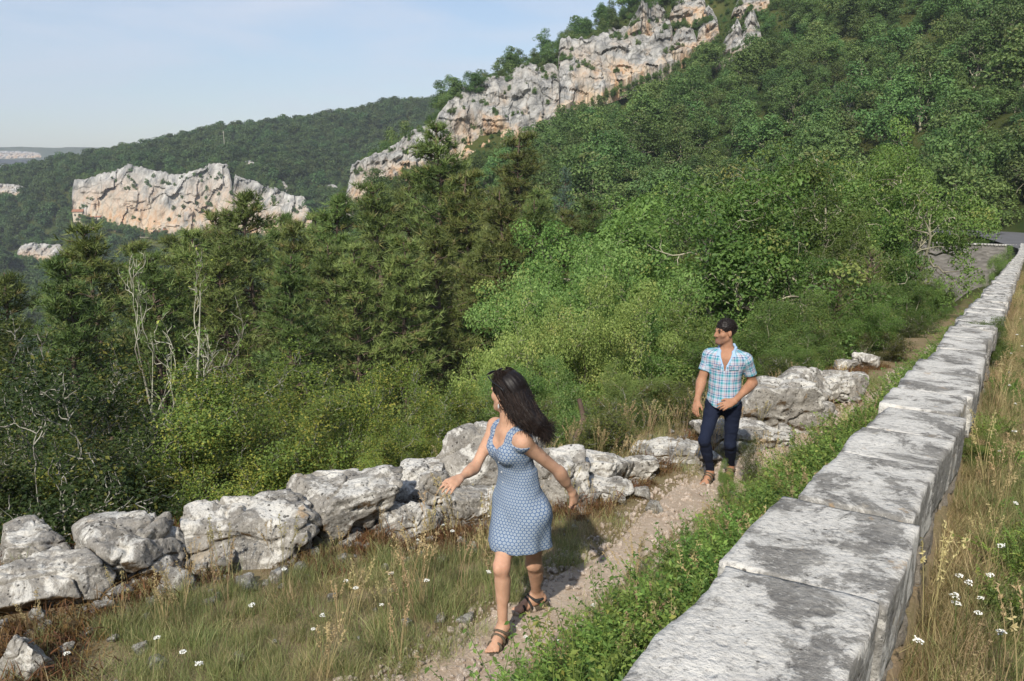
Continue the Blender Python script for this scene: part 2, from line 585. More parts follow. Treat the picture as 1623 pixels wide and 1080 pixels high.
for X, Y, Z in [(-900, 900, -60), (-600, 1100, -80), (0, 1100, -10), (500, 1200, 120), (400, 600, 150), (500, 300, 140), (-1200, 500, -90), (900, 900, 160), (200, 350, 85), (300, 450, 110), (120, 420, 50), (60, 560, 20),
                (-3000, 3000, -60), (3000, 3000, 60), (-3000, 0, -80), (3000, 0, 90), (0, 3200, -40), (-3000, -3000, -30), (3000, -3000, 80), (0, -3000, 40)]:
    CTRL.append((X, Y, Z))
# anchor along the bench edge
for s_ in [-8, -3, 1, 4, 8, 14, 22, 32, 44, 56]:
    for dt in (3.0, 6.5):
        t_ = edge_t(s_) + dt
        x_, y_ = xy(s_, t_)
        CTRL.append((float(x_), float(y_), float(near_z(np.array(s_), np.array(t_)))))
CTRL = np.array(CTRL)
_d = np.linalg.norm(CTRL[:, None, :2] - CTRL[None, :, :2], axis=2)
_n = len(CTRL)
_A = np.zeros((_n + 3, _n + 3))
_A[:_n, :_n] = _d - 0.3 * np.eye(_n)
_A[:_n, _n] = 1
_A[:_n, _n + 1:_n + 3] = CTRL[:, :2] / 100
_A[_n:, :_n] = _A[:_n, _n:].T
_W = np.linalg.solve(_A, np.concatenate([CTRL[:, 2], np.zeros(3)]))


def far_z(x, y):
    sh = np.shape(x)
    x, y = np.ravel(x), np.ravel(y)
    out = np.empty(len(x))
    for i in range(0, len(x), 20000):
        xs, ys = x[i:i + 20000], y[i:i + 20000]
        d = np.sqrt((xs[:, None] - CTRL[None, :, 0]) ** 2 + (ys[:, None] - CTRL[None, :, 1]) ** 2)
        out[i:i + 20000] = d @ _W[:_n] + _W[_n] + xs / 100 * _W[_n + 1] + ys / 100 * _W[_n + 2]
    return out.reshape(sh)


# road: beside the wall, then bending across the head of the gully
_rx, _ry = xy(np.array([-60., -20, 20, 50, 66]), -4.9)
ROAD = [(float(a), float(b)) for a, b in zip(_rx, _ry)] + [(43.5, 68.5), (41.5, 71.5), (36, 73.5), (29, 75.0), (24, 80), (22, 90)]
_rz = [float(wall_top(s_)) - 0.55 for s_ in (-60., -20, 20, 50, 66)] + [-6.5, -6.45, -6.4, -6.4, -6.4, -6.0]


def catmull(P, n=12):
    P = np.asarray(P, float)
    Q = np.vstack([2 * P[0] - P[1], P, 2 * P[-1] - P[-2]])
    out = []
    for i in range(1, len(Q) - 2):
        for k in range(n):
            t = k / n
            out.append(0.5 * (2 * Q[i] + (Q[i + 1] - Q[i - 1]) * t + (2 * Q[i - 1] - 5 * Q[i] + 4 * Q[i + 1] - Q[i + 2]) * t * t
                              + (3 * Q[i] - Q[i - 1] - 3 * Q[i + 1] + Q[i + 2]) * t ** 3))
    out.append(Q[-2])
    return np.array(out)


ROADC = catmull([(a, b, c) for (a, b), c in zip(ROAD, _rz)])


def road_dist(x, y):
    sh = np.shape(x)
    pa = np.stack([np.ravel(x), np.ravel(y)], 1)
    sel = (pa[:, 0] > -45) & (pa[:, 0] < 60) & (pa[:, 1] > -65) & (pa[:, 1] < 102)
    full_d, full_z = np.full(len(pa), 1e9), np.zeros(len(pa))
    p = pa[sel]
    best = np.full(len(p), 1e9)
    bz = np.zeros(len(p))
    if len(p) == 0:
        return full_d.reshape(sh), full_z.reshape(sh)
    for a, b in zip(ROADC[:-1], ROADC[1:]):
        ab = b[:2] - a[:2]
        t = np.clip(((p - a[:2]) @ ab) / max(ab @ ab, 1e-9), 0, 1)
        d = np.hypot(*(p - a[:2] - t[:, None] * ab).T)
        m = d < best
        best = np.where(m, d, best)
        bz = np.where(m, a[2] + (b[2] - a[2]) * t, bz)
    full_d[sel], full_z[sel] = best, bz
    return full_d.reshape(sh), full_z.reshape(sh)


def ground_z(x, y, detail=True):
    x, y = np.asarray(x, float), np.asarray(y, float)
    s, t = st(x, y)
    nz = near_z(s, t)
    fz = far_z(x, y)
    w = sstep(0.5, 6.0, t - edge_t(s)) + sstep(8, 13, -t) + sstep(64, 70, s) * (t > -9) + sstep(15, 30, -s)
    w = np.clip(w, 0, 1)
    z = nz * (1 - w) + fz * w
    rd, rz = road_dist(x, y)
    k = 1 - sstep(3.9, 5.6, rd)
    y_line = np.interp(x, [29, 34, 38.4, 40.2, 41.6, 44.5], [70, 68.6, 66.4, 65.6, 64.9, 63.6]) + 0.2
    k = np.where((y < y_line) & (t > -0.43), 0, k)
    z = z * (1 - k) + (rz - 0.02) * k
    if detail:
        r = np.hypot(x, y)
        amp = 0.02 + 0.25 * sstep(12, 40, r) + 1.2 * sstep(120, 400, r)
        amp = amp * (1 - 0.97 * k)
        fr = np.where(r < 20, 1.6, np.where(r < 120, 0.3, 0.06))
        p = np.stack([x, y, np.zeros_like(x)], -1)
        z = z + amp * (fbm(p * 0.3, 4, 3) * sstep(12, 40, r) + fbm(p * 1.6, 4, 5) * (1 - sstep(12, 40, r)))
    return z


ang_f = np.radians(np.arange(-42, 42.001, 0.22))
ang_b = np.radians(np.arange(42.0 + 3.0, 318.0 - 0.5, 3.0))
ANG = np.concatenate([ang_f, ang_b])
RAD = np.concatenate([[0.25], np.exp(np.arange(math.log(0.5), math.log(3400), 0.0215))])
A_, R_ = np.meshgrid(ANG, RAD)
TX, TY = R_ * np.sin(A_), R_ * np.cos(A_)
TZ = ground_z(TX, TY)
nr, na = TX.shape
TV = np.stack([TX, TY, TZ], -1).reshape(-1, 3)
ii, jj = np.meshgrid(np.arange(nr - 1), np.arange(na), indexing='ij')
jn = (jj + 1) % na
TQ = np.stack([ii * na + jj, (ii + 1) * na + jj, (ii + 1) * na + jn, ii * na + jn], -1).reshape(-1, 4)
far_att = sstep(9, 22, np.hypot(TV[:, 0], TV[:, 1])) * (st(TV[:, 0], TV[:, 1])[1] > 2.0) + sstep(30, 60, np.hypot(TV[:, 0], TV[:, 1]))
far_att = np.clip(far_att, 0, 1)


def sub_mesh(name, faces, mat):
    idx, inv = np.unique(faces, return_inverse=True)
    return make_mesh(name, TV[idx], inv.reshape(-1, 4), [], mat, True, {'far': far_att[idx]})


tag(obj('ground', sub_mesh('ground', TQ, M['soil'])), 'dry grassy bench and wooded valley sides below it', kind='structure')
ps = np.arange(-6, 30, 0.07)
pw = 0.215 + 0.05 * np.sin(ps * 1.3)
pl = pw + 0.09 * fbm(np.column_stack([ps * 1.7, 0 * ps, 0 * ps]), 4, 11)
pr = pw + 0.09 * fbm(np.column_stack([ps * 1.7, 0 * ps + 9, 0 * ps]), 4, 12)
cols = []
for f in np.linspace(-1, 1, 15):
    tt = path_t(ps) + np.where(f < 0, f * pr, f * pl)
    px_, py_ = xy(ps, tt)
    cols.append(np.column_stack([px_, py_, ground_z(px_, py_) + (0.014 if abs(f) < 0.9 else -0.03) + 0.008 * fbm(np.column_stack([px_ * 9, py_ * 9, 0 * px_]), 3, 4)]))
PV = np.stack(cols, 1)
i, j = np.meshgrid(np.arange(len(ps) - 1), np.arange(14), indexing='ij')
PQ = np.stack([i * 15 + j, i * 15 + j + 1, (i + 1) * 15 + j + 1, (i + 1) * 15 + j], -1).reshape(-1, 4)
tag(obj('footpath', make_mesh('footpath', PV.reshape(-1, 3), PQ, [], M['path'], True, {'far': np.zeros(PV.size // 3)})), 'stony beige footpath below the parapet wall', kind='structure')

# asphalt of the road
nt = NT('asphalt')
tc = nt.n('TexCoord').outputs['Object']
asp = nt.mix(nt.noise(tc, 1.2, 5, 0.6), (0.085, 0.085, 0.09), (0.15, 0.15, 0.155))
M['asphalt'] = nt.finish(nt.principled(asp, 0.9, 0.2, nt.bump(nt.noise(tc, 90, 2), 0.4, 0.01)).outputs[0])
mb = MB()
tan = np.gradient(ROADC[:, :2], axis=0)
tan = nrm(tan)
nor = np.stack([-tan[:, 1], tan[:, 0]], -1)
rows = [np.column_stack([ROADC[:, :2] + nor * w, ROADC[:, 2] + (0.16 if abs(w) < 2 else 0.12)]) for w in (-3.3, -1.1, 1.1, 3.3)]
V = np.stack(rows, 1).reshape(-1, 3)
n_ = len(ROADC)
q = [(i * 4 + j, i * 4 + j + 1, (i + 1) * 4 + j + 1, (i + 1) * 4 + j) for i in range(n_ - 1) for j in range(3)]
mb.add(V, quads=q)
tag(obj('road', mb.mesh('road', M['asphalt'], True)), 'grey asphalt road bending beyond the end of the wall', kind='structure')

# ------------------------------------------------------------------ haze (closed box round the camera and everything but the sky)
nt = NT('haze_air')
pv = nt.n('VolumePrincipled')
pv.inputs['Color'].default_value = (0.80, 0.88, 1.0, 1)
pv.inputs['Density'].default_value = 0.0002
pv.inputs['Anisotropy'].default_value = 0.0
nt.link(pv.outputs[0], nt.out.inputs['Volume'])
hz_v = np.array([(x, y, z) for x in (-4200, 4200) for y in (-4200, 4200) for z in (-400, 420)], float)
hz = make_mesh('haze', hz_v, [(0, 1, 3, 2), (4, 6, 7, 5), (0, 4, 5, 1), (2, 3, 7, 6), (0, 2, 6, 4), (1, 5, 7, 3)], [], nt.m)
tag(obj('haze', hz), 'pale summer haze filling the valley air', 'haze', kind='stuff')
# ------------------------------------------------------------------ stone shapes
_ico = {}


def icosphere(sub):
    if sub in _ico:
        return _ico[sub]
    import bmesh
    bm = bmesh.new()
    bmesh.ops.create_icosphere(bm, subdivisions=sub, radius=1.0)
    V = np.array([v.co[:] for v in bm.verts])
    T = np.array([[v.index for v in f.verts] for f in bm.faces])
    bm.free()
    _ico[sub] = (V, T)
    return _ico[sub]


def rock_mesh(name, seed, size, sub=5, mat=None, facets=11, rough=0.10, sharp=26.0, flat=None, pits=0.0):
    """angular limestone lump: soft intersection of random planes, broken up with noise. size = full extents"""
    r = np.random.default_rng(seed)
    V, T = icosphere(sub)
    n = nrm(r.normal(size=(facets, 3)))
    n = np.vstack([n, [[0, 0, 1], [0, 0, -1]]])
    h = np.concatenate([r.uniform(0.68, 1.0, facets), [r.uniform(0.72, 0.9), 0.85]])
    d = V @ n.T
    inv = np.clip(d, 0.02, None) / h
    rad = (inv ** sharp).sum(1) ** (-1 / sharp)
    rad = np.minimum(rad, 1.6)
    P = V * rad[:, None]
    big = np.asarray(size, float) / (P.max(0) - P.min(0))
    P = P * big
    sc = float(np.mean(size))
    q = P / sc
    disp = rough * 0.9 * fbm(q * 2.2 + seed, 6, seed, 0.52) + rough * 0.4 * (0.4 - np.abs(fbm(q * 3.2 + seed, 5, seed + 9, 0.55)) * 2.4)
    # deep cracks, then bedding ledges
    ck = fbm(q * 1.7 + seed * 1.3, 3, seed + 21)
    disp -= rough * 1.1 * np.exp(-(ck / 0.035) ** 2)
    ck2 = fbm(q * [1.2, 1.2, 3.0] + seed * 2.1, 3, seed + 27)
    disp -= rough * 0.7 * np.exp(-(ck2 / 0.03) ** 2)
    disp += rough * 0.35 * np.tanh(4 * np.sin(q[:, 2] * 11 + 3 * fbm(q * 2, 2, seed + 4)))
    if pits:
        disp -= pits * sstep(0.25, 0.5, vnoise(q * 9, seed + 3))
    P = P + V * (disp * sc * 0.6)[:, None]
    P[:, 2] -= P[:, 2].min()
    return make_mesh(name, P, [], T, mat, sub > 3)


def block_mesh(name, L, W, H, seed, res=10, mat=None, amp=0.014, round_=0.035):
    """roughly squared stone, origin at the middle of its top; along x = L, y = W, z down"""
    nx, ny, nz = max(2, int(L * res)), max(2, int(W * res)), max(2, int(H * res))
    key = {}
    V, Q = [], []
    def vid(i, j, k):
        t = (i, j, k)
        if t not in key:
            key[t] = len(V)
            V.append((i / nx - 0.5, j / ny - 0.5, k / nz - 0.5))
        return key[t]
    for i in range(nx):
        for j in range(ny):
            Q.append((vid(i, j, nz), vid(i + 1, j, nz), vid(i + 1, j + 1, nz), vid(i, j + 1, nz)))
            Q.append((vid(i, j, 0), vid(i, j + 1, 0), vid(i + 1, j + 1, 0), vid(i + 1, j, 0)))
    for i in range(nx):
        for k in range(nz):
            Q.append((vid(i, 0, k), vid(i + 1, 0, k), vid(i + 1, 0, k + 1), vid(i, 0, k + 1)))
            Q.append((vid(i, ny, k), vid(i, ny, k + 1), vid(i + 1, ny, k + 1), vid(i + 1, ny, k)))
    for j in range(ny):
        for k in range(nz):
            Q.append((vid(0, j, k), vid(0, j, k + 1), vid(0, j + 1, k + 1), vid(0, j + 1, k)))
            Q.append((vid(nx, j, k), vid(nx, j + 1, k), vid(nx, j + 1, k + 1), vid(nx, j, k + 1)))
    V = np.array(V) * [L, W, H]
    half = np.array([L, W, H]) / 2 - round_
    core = np.clip(V, -half, half)
    dlt = V - core
    ln = np.linalg.norm(dlt, axis=1, keepdims=True)
    V = core + np.where(ln > 1e-6, dlt / np.maximum(ln, 1e-6) * round_, 0)
    nv = nrm(V / np.array([L, W, H]))
    dsp = amp * (fbm(V * 3.2 + seed * 3.7, 4, seed) * 1.6 + fbm(V * 14 + seed, 3, seed + 2) * 0.6)
    V = V + nv * dsp[:, None]
    # wander of the long edges
    V[:, 1] += np.sign(V[:, 1]) * amp * 2.2 * fbm(np.column_stack([V[:, 0] * 3.5 + seed, np.sign(V[:, 1]) * 5, 0 * V[:, 0]]), 3, seed + 5) * (np.abs(V[:, 1]) / (W / 2)) ** 2
    V[:, 2] -= H / 2
    return make_mesh(name, V, Q, [], mat, True)


# ------------------------------------------------------------------ parapet wall
wall_root = obj('parapet_wall', None, loc=(*P_0, float(wall_top(0.0))))
wall_root.empty_display_size = 0.3
tag(wall_root, 'long dry stone parapet wall with lichen covered capstones running down to the road bend', 'wall', kind='thing')
WALL_YAW = math.pi / 2 - math.radians(33)


def wall_piece(name, me, s, t, z, tilt=0.0, yaw=0.0, roll=0.0):
    x, y = xy(s, t)
    o = obj(name, me, wall_root)
    o.location = (float(x) - P_0[0], float(y) - P_0[1], z - float(wall_top(0.0)))
    o.rotation_euler = (roll, tilt, WALL_YAW + yaw)
    return o


r = np.random.default_rng(5)
joints = [-2.6, -1.75, -0.75, 0.03, 0.78, 1.55, 2.34, 2.95, 3.62, 4.25, 5.1, 5.8, 6.75]
joints[3:4] = []
while joints[-1] < WALL_END:
    joints.append(joints[-1] + float(r.uniform(0.6, 1.15)))
far_blocks = [block_mesh('capstone', 1.0, 1.0, 0.26, 40 + k, 9, M['wall_stone'], 0.012, 0.018) for k in range(5)]
for i, (a, b) in enumerate(zip(joints[:-1], joints[1:])):
    sm = (a + b) / 2
    L = b - a - 0.004
    W = WALL_W + float(r.uniform(-0.03, 0.07))
    z = float(wall_top(sm)) + float(r.uniform(-0.008, 0.008))
    toff = float(r.uniform(-0.02, 0.025))
    if abs(sm - 1.16) < 0.3:
        toff = 0.03
    if sm < 9:
        me = block_mesh('capstone', L, W, 0.27, 60 + i, 40 if sm < 4 else 22, M['wall_stone'], 0.008, 0.010)
        wall_piece('capstone', me, sm, -WALL_W / 2 + toff, z, math.atan(0.08), float(r.uniform(-0.012, 0.012)), float(r.uniform(-0.012, 0.012)))
    else:
        o = wall_piece('capstone', far_blocks[i % 5], sm, -WALL_W / 2 + toff, z, math.atan(0.08 if sm < 62 else 0.03), float(r.uniform(-0.02, 0.02)), float(r.uniform(-0.03, 0.03)))
        o.scale = (L, W, 1.0)
# mortar and rubble heart under the capstones
mb = MB()
ss = np.concatenate([np.arange(-2.6, WALL_END - 0.5, 1.0), [WALL_END]])
rows = []
for s_ in ss:
    deep = -2.3 - 7.0 * float(sstep(46, 60, s_))
    for t_, dz in ((-0.045, -0.022), (-0.045, deep), (-WALL_W + 0.05, deep), (-WALL_W + 0.05, -0.022)):
        x_, y_ = xy(s_, t_)
        rows.append((float(x_) - P_0[0], float(y_) - P_0[1], float(wall_top(s_)) + dz - float(wall_top(0.0))))
q = [(i * 4 + j, i * 4 + (j + 1) % 4, (i + 1) * 4 + (j + 1) % 4, (i + 1) * 4 + j) for i in range(len(ss) - 1) for j in range(4)]
mb.add(rows, quads=q)
obj('rubble_core', mb.mesh('rubble_core', M['rubble']), wall_root)
course = [block_mesh('course_stone', 1.0, 0.12, 1.0, 80 + k, 9, M['rubble'], 0.012, 0.03) for k in range(6)]
n_c = 0
for side, depths in ((-1, (0.27, 0.42)), (1, (0.27, 0.45, 0.65, 0.86))):
    for k in range(len(depths)):
        s_ = -2.2 + 0.13 * k
        while s_ < (16 if side < 0 else 9):
            L = float(r.uniform(0.2, 0.5))
            H = 0.19
            t_ = -WALL_W + 0.088 if side < 0 else -0.085
            o = wall_piece('course_stone', course[n_c % 6], s_ + L / 2, t_ + float(r.uniform(-0.012, 0.012)), float(wall_top(s_ + L / 2)) - depths[k], math.atan(0.08), float(r.uniform(-0.03, 0.03)))
            o.scale = (L - 0.015, 1.0, H - 0.012)
            s_ += L
            n_c += 1

# retaining wall across the head of the gully, at the road bend
nt = NT('retaining_masonry')
tc = nt.n('TexCoord').outputs['Object']
vo = nt.n('TexVoronoi')
nt.link(nt.mapping(tc, (2.2, 2.2, 4.2)), vo.inputs['Vector'])
vo.inputs['Scale'].default_value = 1.0
c = nt.mix(vo.outputs['Color'], (0.16, 0.15, 0.14), (0.30, 0.28, 0.26))
c = nt.mix(nt.noise(tc, 1.5, 5), c, (0.12, 0.115, 0.10))
M['retaining'] = nt.finish(nt.principled(c, 0.95, 0.1, nt.bump(vo.outputs['Distance'], 0.8, 0.08)).outputs[0])
rw_pts = catmull([(44.5, 63.6), (41.6, 64.9), (40.2, 65.6), (38.4, 66.4), (34, 68.6), (29, 70.0)], 8) + np.array([-0.9, -1.5])
rw = obj('retaining_wall', None, loc=(40.2, 65.6, -11))
tag(rw, 'grey masonry retaining wall in shade where the road bends', 'wall', kind='thing')
mb = MB()
tn = nrm(np.gradient(rw_pts, axis=0))
nn_ = np.stack([-tn[:, 1], tn[:, 0]], -1)
rows = []
for p, n2 in zip(rw_pts, nn_):
    for w, z in ((-0.2, -6.66), (0.2, -6.66), (0.55, -13.0), (-0.2, -13.0)):
        rows.append((p[0] + n2[0] * w - 40.2, p[1] + n2[1] * w - 65.6, z + 11))
q = [(i * 4 + j, (i + 1) * 4 + j, (i + 1) * 4 + (j + 1) % 4, i * 4 + (j + 1) % 4) for i in range(len(rw_pts) - 1) for j in range(4)]
mb.add(rows, quads=q)
obj('masonry_face', mb.mesh('masonry_face', M['retaining']), rw)
cop = block_mesh('coping_stone', 1.0, 0.5, 0.16, 95, 8, M['wall_stone'], 0.02, 0.03)
for i in range(0, len(rw_pts) - 1):
    p = (rw_pts[i] + rw_pts[i + 1]) / 2
    o = obj('coping_stone', cop, rw)
    d_ = rw_pts[i + 1] - rw_pts[i]
    o.location = (p[0] - 40.2, p[1] - 65.6, -6.54 + 11)
    o.rotation_euler = (0, 0, math.atan2(d_[1], d_[0]))
    o.scale = (float(np.hypot(*d_)) * 0.99, 1, 1)

# ------------------------------------------------------------------ boulders along the edge of the bench
# (u centre, v base, width px, height px, depth factor, label)
BOULDERS = [
    (28, 905, 130, 70, 1.0, 'low grey boulder with orange lichen fleck at the far left end of the rock line', 0.0),
    (60, 968, 200, 92, 0.8, 'broad pale rock slab in front of the leftmost boulders', 0.1),
    (185, 928, 205, 122, 0.9, 'large whitish boulder with a pinkish patch on its sloping top', -0.15),
    (345, 895, 195, 122, 0.9, 'big pitted boulder with two white lichen patches on top', -0.12),
    (513, 862, 190, 128, 0.85, 'tall rounded boulder with black lichen blotches, highest of the front row', 0.0),
    (668, 822, 118, 88, 0.9, 'squarish grey boulder with a notched top beside the tall rounded one', 0.05),
    (648, 858, 88, 58, 0.9, 'small crumbling boulder at the foot of the squarish grey one', 0.0),
    (775, 800, 165, 140, 0.8, 'largest pale boulder, behind the woman in the blue dress', 0.05),
    (745, 838, 100, 72, 0.8, 'low pale boulder just under the outstretched hand of the woman', 0.0),
    (880, 800, 110, 95, 0.8, 'cracked grey boulder behind the skirt of the woman', 0.0),
    (950, 775, 130, 72, 0.8, 'long flat grey boulder sloping down behind the path', 0.1),
    (965, 800, 85, 40, 0.8, 'low broken rock lying in front of the long flat grey boulder', 0.0),
    (18, 1085, 85, 78, 0.9, 'shadowed grey rock in the grass at the bottom corner', 0.0),
    (1232, 690, 120, 102, 0.9, 'big light grey outcrop just behind the man in the checked shirt', -0.2),
    (1268, 655, 95, 82, 0.9, 'blocky pale rock at the top of the outcrop behind the man', 0.0),
    (1335, 640, 115, 62, 0.9, 'broad stepped rock at the far end of the outcrop', 0.05),
    (1338, 590, 30, 24, 1.0, 'small round rock beside the white flowers', 0.0),
    (1372, 584, 34, 30, 1.0, 'small grey rock farthest along the rock line', 0.0),
    (1295, 672, 70, 42, 1.0, 'creamy broken rock low on the outcrop', 0.0),
    (1190, 716, 140, 58, 0.8, 'low grey slab of rock behind the legs of the man', 0.0),
    (1085, 735, 110, 34, 0.8, 'flat ledge of rock in dry grass to the left of the man', 0.0),
    (1010, 760, 60, 40, 0.8, 'small pale rock where dry grass meets the path edge', 0.0),
]


def ground_hit(u, v):
    """where the ray through photo pixel (u, v) meets the ground"""
    Ys = np.exp(np.linspace(math.log(1.2), math.log(60), 700))
    P = np.array([at(u, v, Y) for Y in Ys])
    g = ground_z(P[:, 0], P[:, 1], False)
    below = np.nonzero(P[:, 2] < g)[0]
    return P[below[0]] if len(below) else P[-1]


for i, (u, v, w, h, dep, label, yaw) in enumerate(BOULDERS):
    p = ground_hit(u, v)
    px = FPX / (p[1] * CP - p[2] * SP)
    wid = w / px
    hei = max(0.4 * h / px, (h / px - 0.30 * wid * dep) / 0.93)
    me = rock_mesh('boulder', 300 + i * 7, (wid * 1.18, wid * dep * 1.1, hei * 1.55), 6, M['boulder'], 11, 0.10, 46, pits=0.03)
    o = obj('boulder', me)
    q_ = p + np.array([0.0, wid * dep * 0.36, 0.0])
    o.location = (q_[0], q_[1], float(ground_z(p[0], p[1], False)) - hei * 0.55)
    o.rotation_euler = (0, 0, yaw)
    tag(o, label, 'rock', 'boulders along the edge of the path bench')

B_POS = np.array([o.location[:2] for o in bpy.data.objects if o.name.split('.')[0] == 'boulder'])
B_NAME = [b[5].split(',')[0].split(' beside')[0].split(' in front')[0] for b in BOULDERS]
# loose stones: shared shapes, one object each
stone_shapes = [rock_mesh('loose_stone', 700 + k, (1.0, 0.8, 0.62), 4, M['boulder'], 9, 0.11, 20) for k in range(6)]
STONES = [(488, 842, 40), (425, 830, 30), (355, 905, 46), (405, 893, 28), (285, 935, 60), (190, 950, 50), (390, 935, 40), (445, 920, 36), (270, 912, 26), (240, 962, 26),
          (500, 884, 26), (330, 960, 24), (165, 968, 36), (700, 985, 24), (735, 990, 36), (375, 1050, 28), (250, 1062, 36), (240, 905, 20), (600, 850, 22), (628, 842, 20),
          (985, 800, 26), (1022, 790, 30), (1035, 815, 34), (920, 815, 26), (940, 800, 34), (900, 790, 30), (1000, 745, 30), (1050, 720, 34), (1240, 700, 26), (1310, 655, 26),
          (1260, 715, 20), (455, 858, 24), (210, 920, 22), (120, 950, 30), (60, 985, 30), (570, 870, 18), (345, 925, 18), (665, 868, 18), (730, 862, 16), (300, 900, 20), (98, 905, 62), (262, 898, 58), (432, 868, 52), (596, 846, 50), (700, 832, 46), (838, 806, 46), (318, 912, 36), (470, 872, 40), (555, 862, 34), (150, 940, 44), (912, 800, 40), (1120, 735, 44), (1150, 722, 38), (1250, 700, 40), (1180, 722, 32), (1305, 662, 36), (1350, 640, 30)]
for k in range(34):
    u_ = float(RNG.uniform(130, 700)); v_ = 960 - 0.16 * u_ + float(RNG.uniform(-25, 45))
    STONES.append((u_, v_, float(RNG.uniform(9, 17))))
for k, (u, v, w) in enumerate(STONES):
    p = ground_hit(u, v)
    px = FPX / (p[1] * CP - p[2] * SP)
    o = obj('loose_stone', stone_shapes[k % 6], loc=(p[0], p[1], p[2] - 0.1 * w / px))
    sc_ = w / px
    o.scale = (sc_, sc_ * float(RNG.uniform(0.8, 1.1)), sc_ * float(RNG.uniform(0.8, 1.2)))
    o.rotation_euler = (float(RNG.uniform(-.2, .2)), float(RNG.uniform(-.2, .2)), float(RNG.uniform(0, 6.28)))
    near_b = int(np.argmin(np.hypot(B_POS[:, 0] - p[0], B_POS[:, 1] - p[1])))
    short_ = ' '.join(B_NAME[near_b].split()[:7])
    sz_ = 'head sized' if sc_ > 0.15 else ('fist sized' if sc_ > 0.09 else 'small')
    tag(o, '%s pale loose stone near the %s' % (sz_, short_), 'stone', 'loose stones below the boulders')

# ------------------------------------------------------------------ cliffs
def cliff_mat(name, scale, orange_amt=0.5, bright=1.0, crack=0.9):
    nt = NT(name)
    tc = nt.n('TexCoord').outputs['Object']
    big = nt.noise(nt.mapping(tc, (1, 1, 0.5)), 0.075 * scale, 6, 0.62, 0.8)
    streak = nt.noise(nt.mapping(tc, (1, 1, 0.10)), 0.42 * scale, 6, 0.68)
    fine = nt.noise(nt.mapping(tc, (1, 1, 0.4)), 0.35 * scale, 8, 0.68)
    c = nt.mix(nt.ramp(fine, [(0.32, 0.0), (0.66, 1.0)]), (0.14 * bright, 0.137 * bright, 0.13 * bright), (0.45 * bright, 0.44 * bright, 0.41 * bright))
    c = nt.mix(nt.ramp(streak, [(0.50, 0.0), (0.64, 0.8)]), c, (0.15, 0.155, 0.16))
    h = attr(nt, 'var')      # height on the face, 0 foot to 1 rim: the fresh orange rock is where slabs fell
    low = nt.ramp(h, [(0.05, 1.0), (0.70, 0.35), (0.95, 0.0)])
    of = nt.math('MULTIPLY', nt.ramp(big, [(0.55 - 0.10 * orange_amt, 0.0), (0.64 - 0.08 * orange_amt, 1.0)]), low)
    oc = nt.mix(nt.ramp(streak, [(0.4, 0.0), (0.6, 1.0)]), (0.50, 0.30, 0.155), (0.54, 0.46, 0.35))
    c = nt.mix(nt.math('MULTIPLY', of, 0.9), c, oc)
    # joints and bedding cracks
    vo = nt.n('TexVoronoi', feature='DISTANCE_TO_EDGE')
    dist_ = nt.n('VectorMath', operation='ADD')
    nz_ = nt.n('TexNoise'); nt.link(tc, nz_.inputs['Vector']); nz_.inputs['Scale'].default_value = 0.25 * scale; nz_.inputs['Detail'].default_value = 4
    nt.link(nt.mapping(tc, (0.30 * scale, 0.30 * scale, 0.16 * scale)), dist_.inputs[0])
    nt.link(nz_.outputs['Color'], dist_.inputs[1])
    nt.link(dist_.outputs[0], vo.inputs['Vector'])
    vo.inputs['Scale'].default_value = 1.0
    ck = nt.ramp(vo.outputs['Distance'], [(0.0, 1.0), (0.075, 0.0)])
    ck = nt.math('MULTIPLY', ck, nt.ramp(nt.noise(tc, 0.2 * scale, 4), [(0.36, 0.0), (0.5, crack)]))
    c = nt.mix(ck, c, (0.055, 0.055, 0.05))
    p = nt.principled(c, 0.95, 0.05, nt.bump(fine, 0.9, 0.8 / scale))
    return nt.finish(p.outputs[0])


M['cliff'] = cliff_mat('cliff', 1.0, 0.9, 1.05, 0.6)
M['cliff_far'] = cliff_mat('cliff_far', 0.55, 1.6, 1.15, 0.35)


def interp_poly(pts, n):
    P = np.array([at(*p) for p in pts])
    L = np.concatenate([[0], np.cumsum(np.linalg.norm(np.diff(P, axis=0), axis=1))])
    return np.column_stack([np.interp(np.linspace(0, L[-1], n), L, P[:, k]) for k in range(3)])


CLIFF_ZONES = []
CLIFF_FACES = []


def far_hit(u, v, lo=60, hi=900):
    Ys = np.exp(np.linspace(math.log(lo), math.log(hi), 900))
    P = np.array([at(u, v, Y) for Y in Ys])
    below = np.nonzero(P[:, 2] < ground_z(P[:, 0], P[:, 1], False))[0]
    return Ys[below[0]] if len(below) else None


def on_slope(pts, lift, default):
    out = []
    for u, v in pts:
        Y = far_hit(u, v)
        out.append((u, v, (Y if Y else default) - lift))
    return out



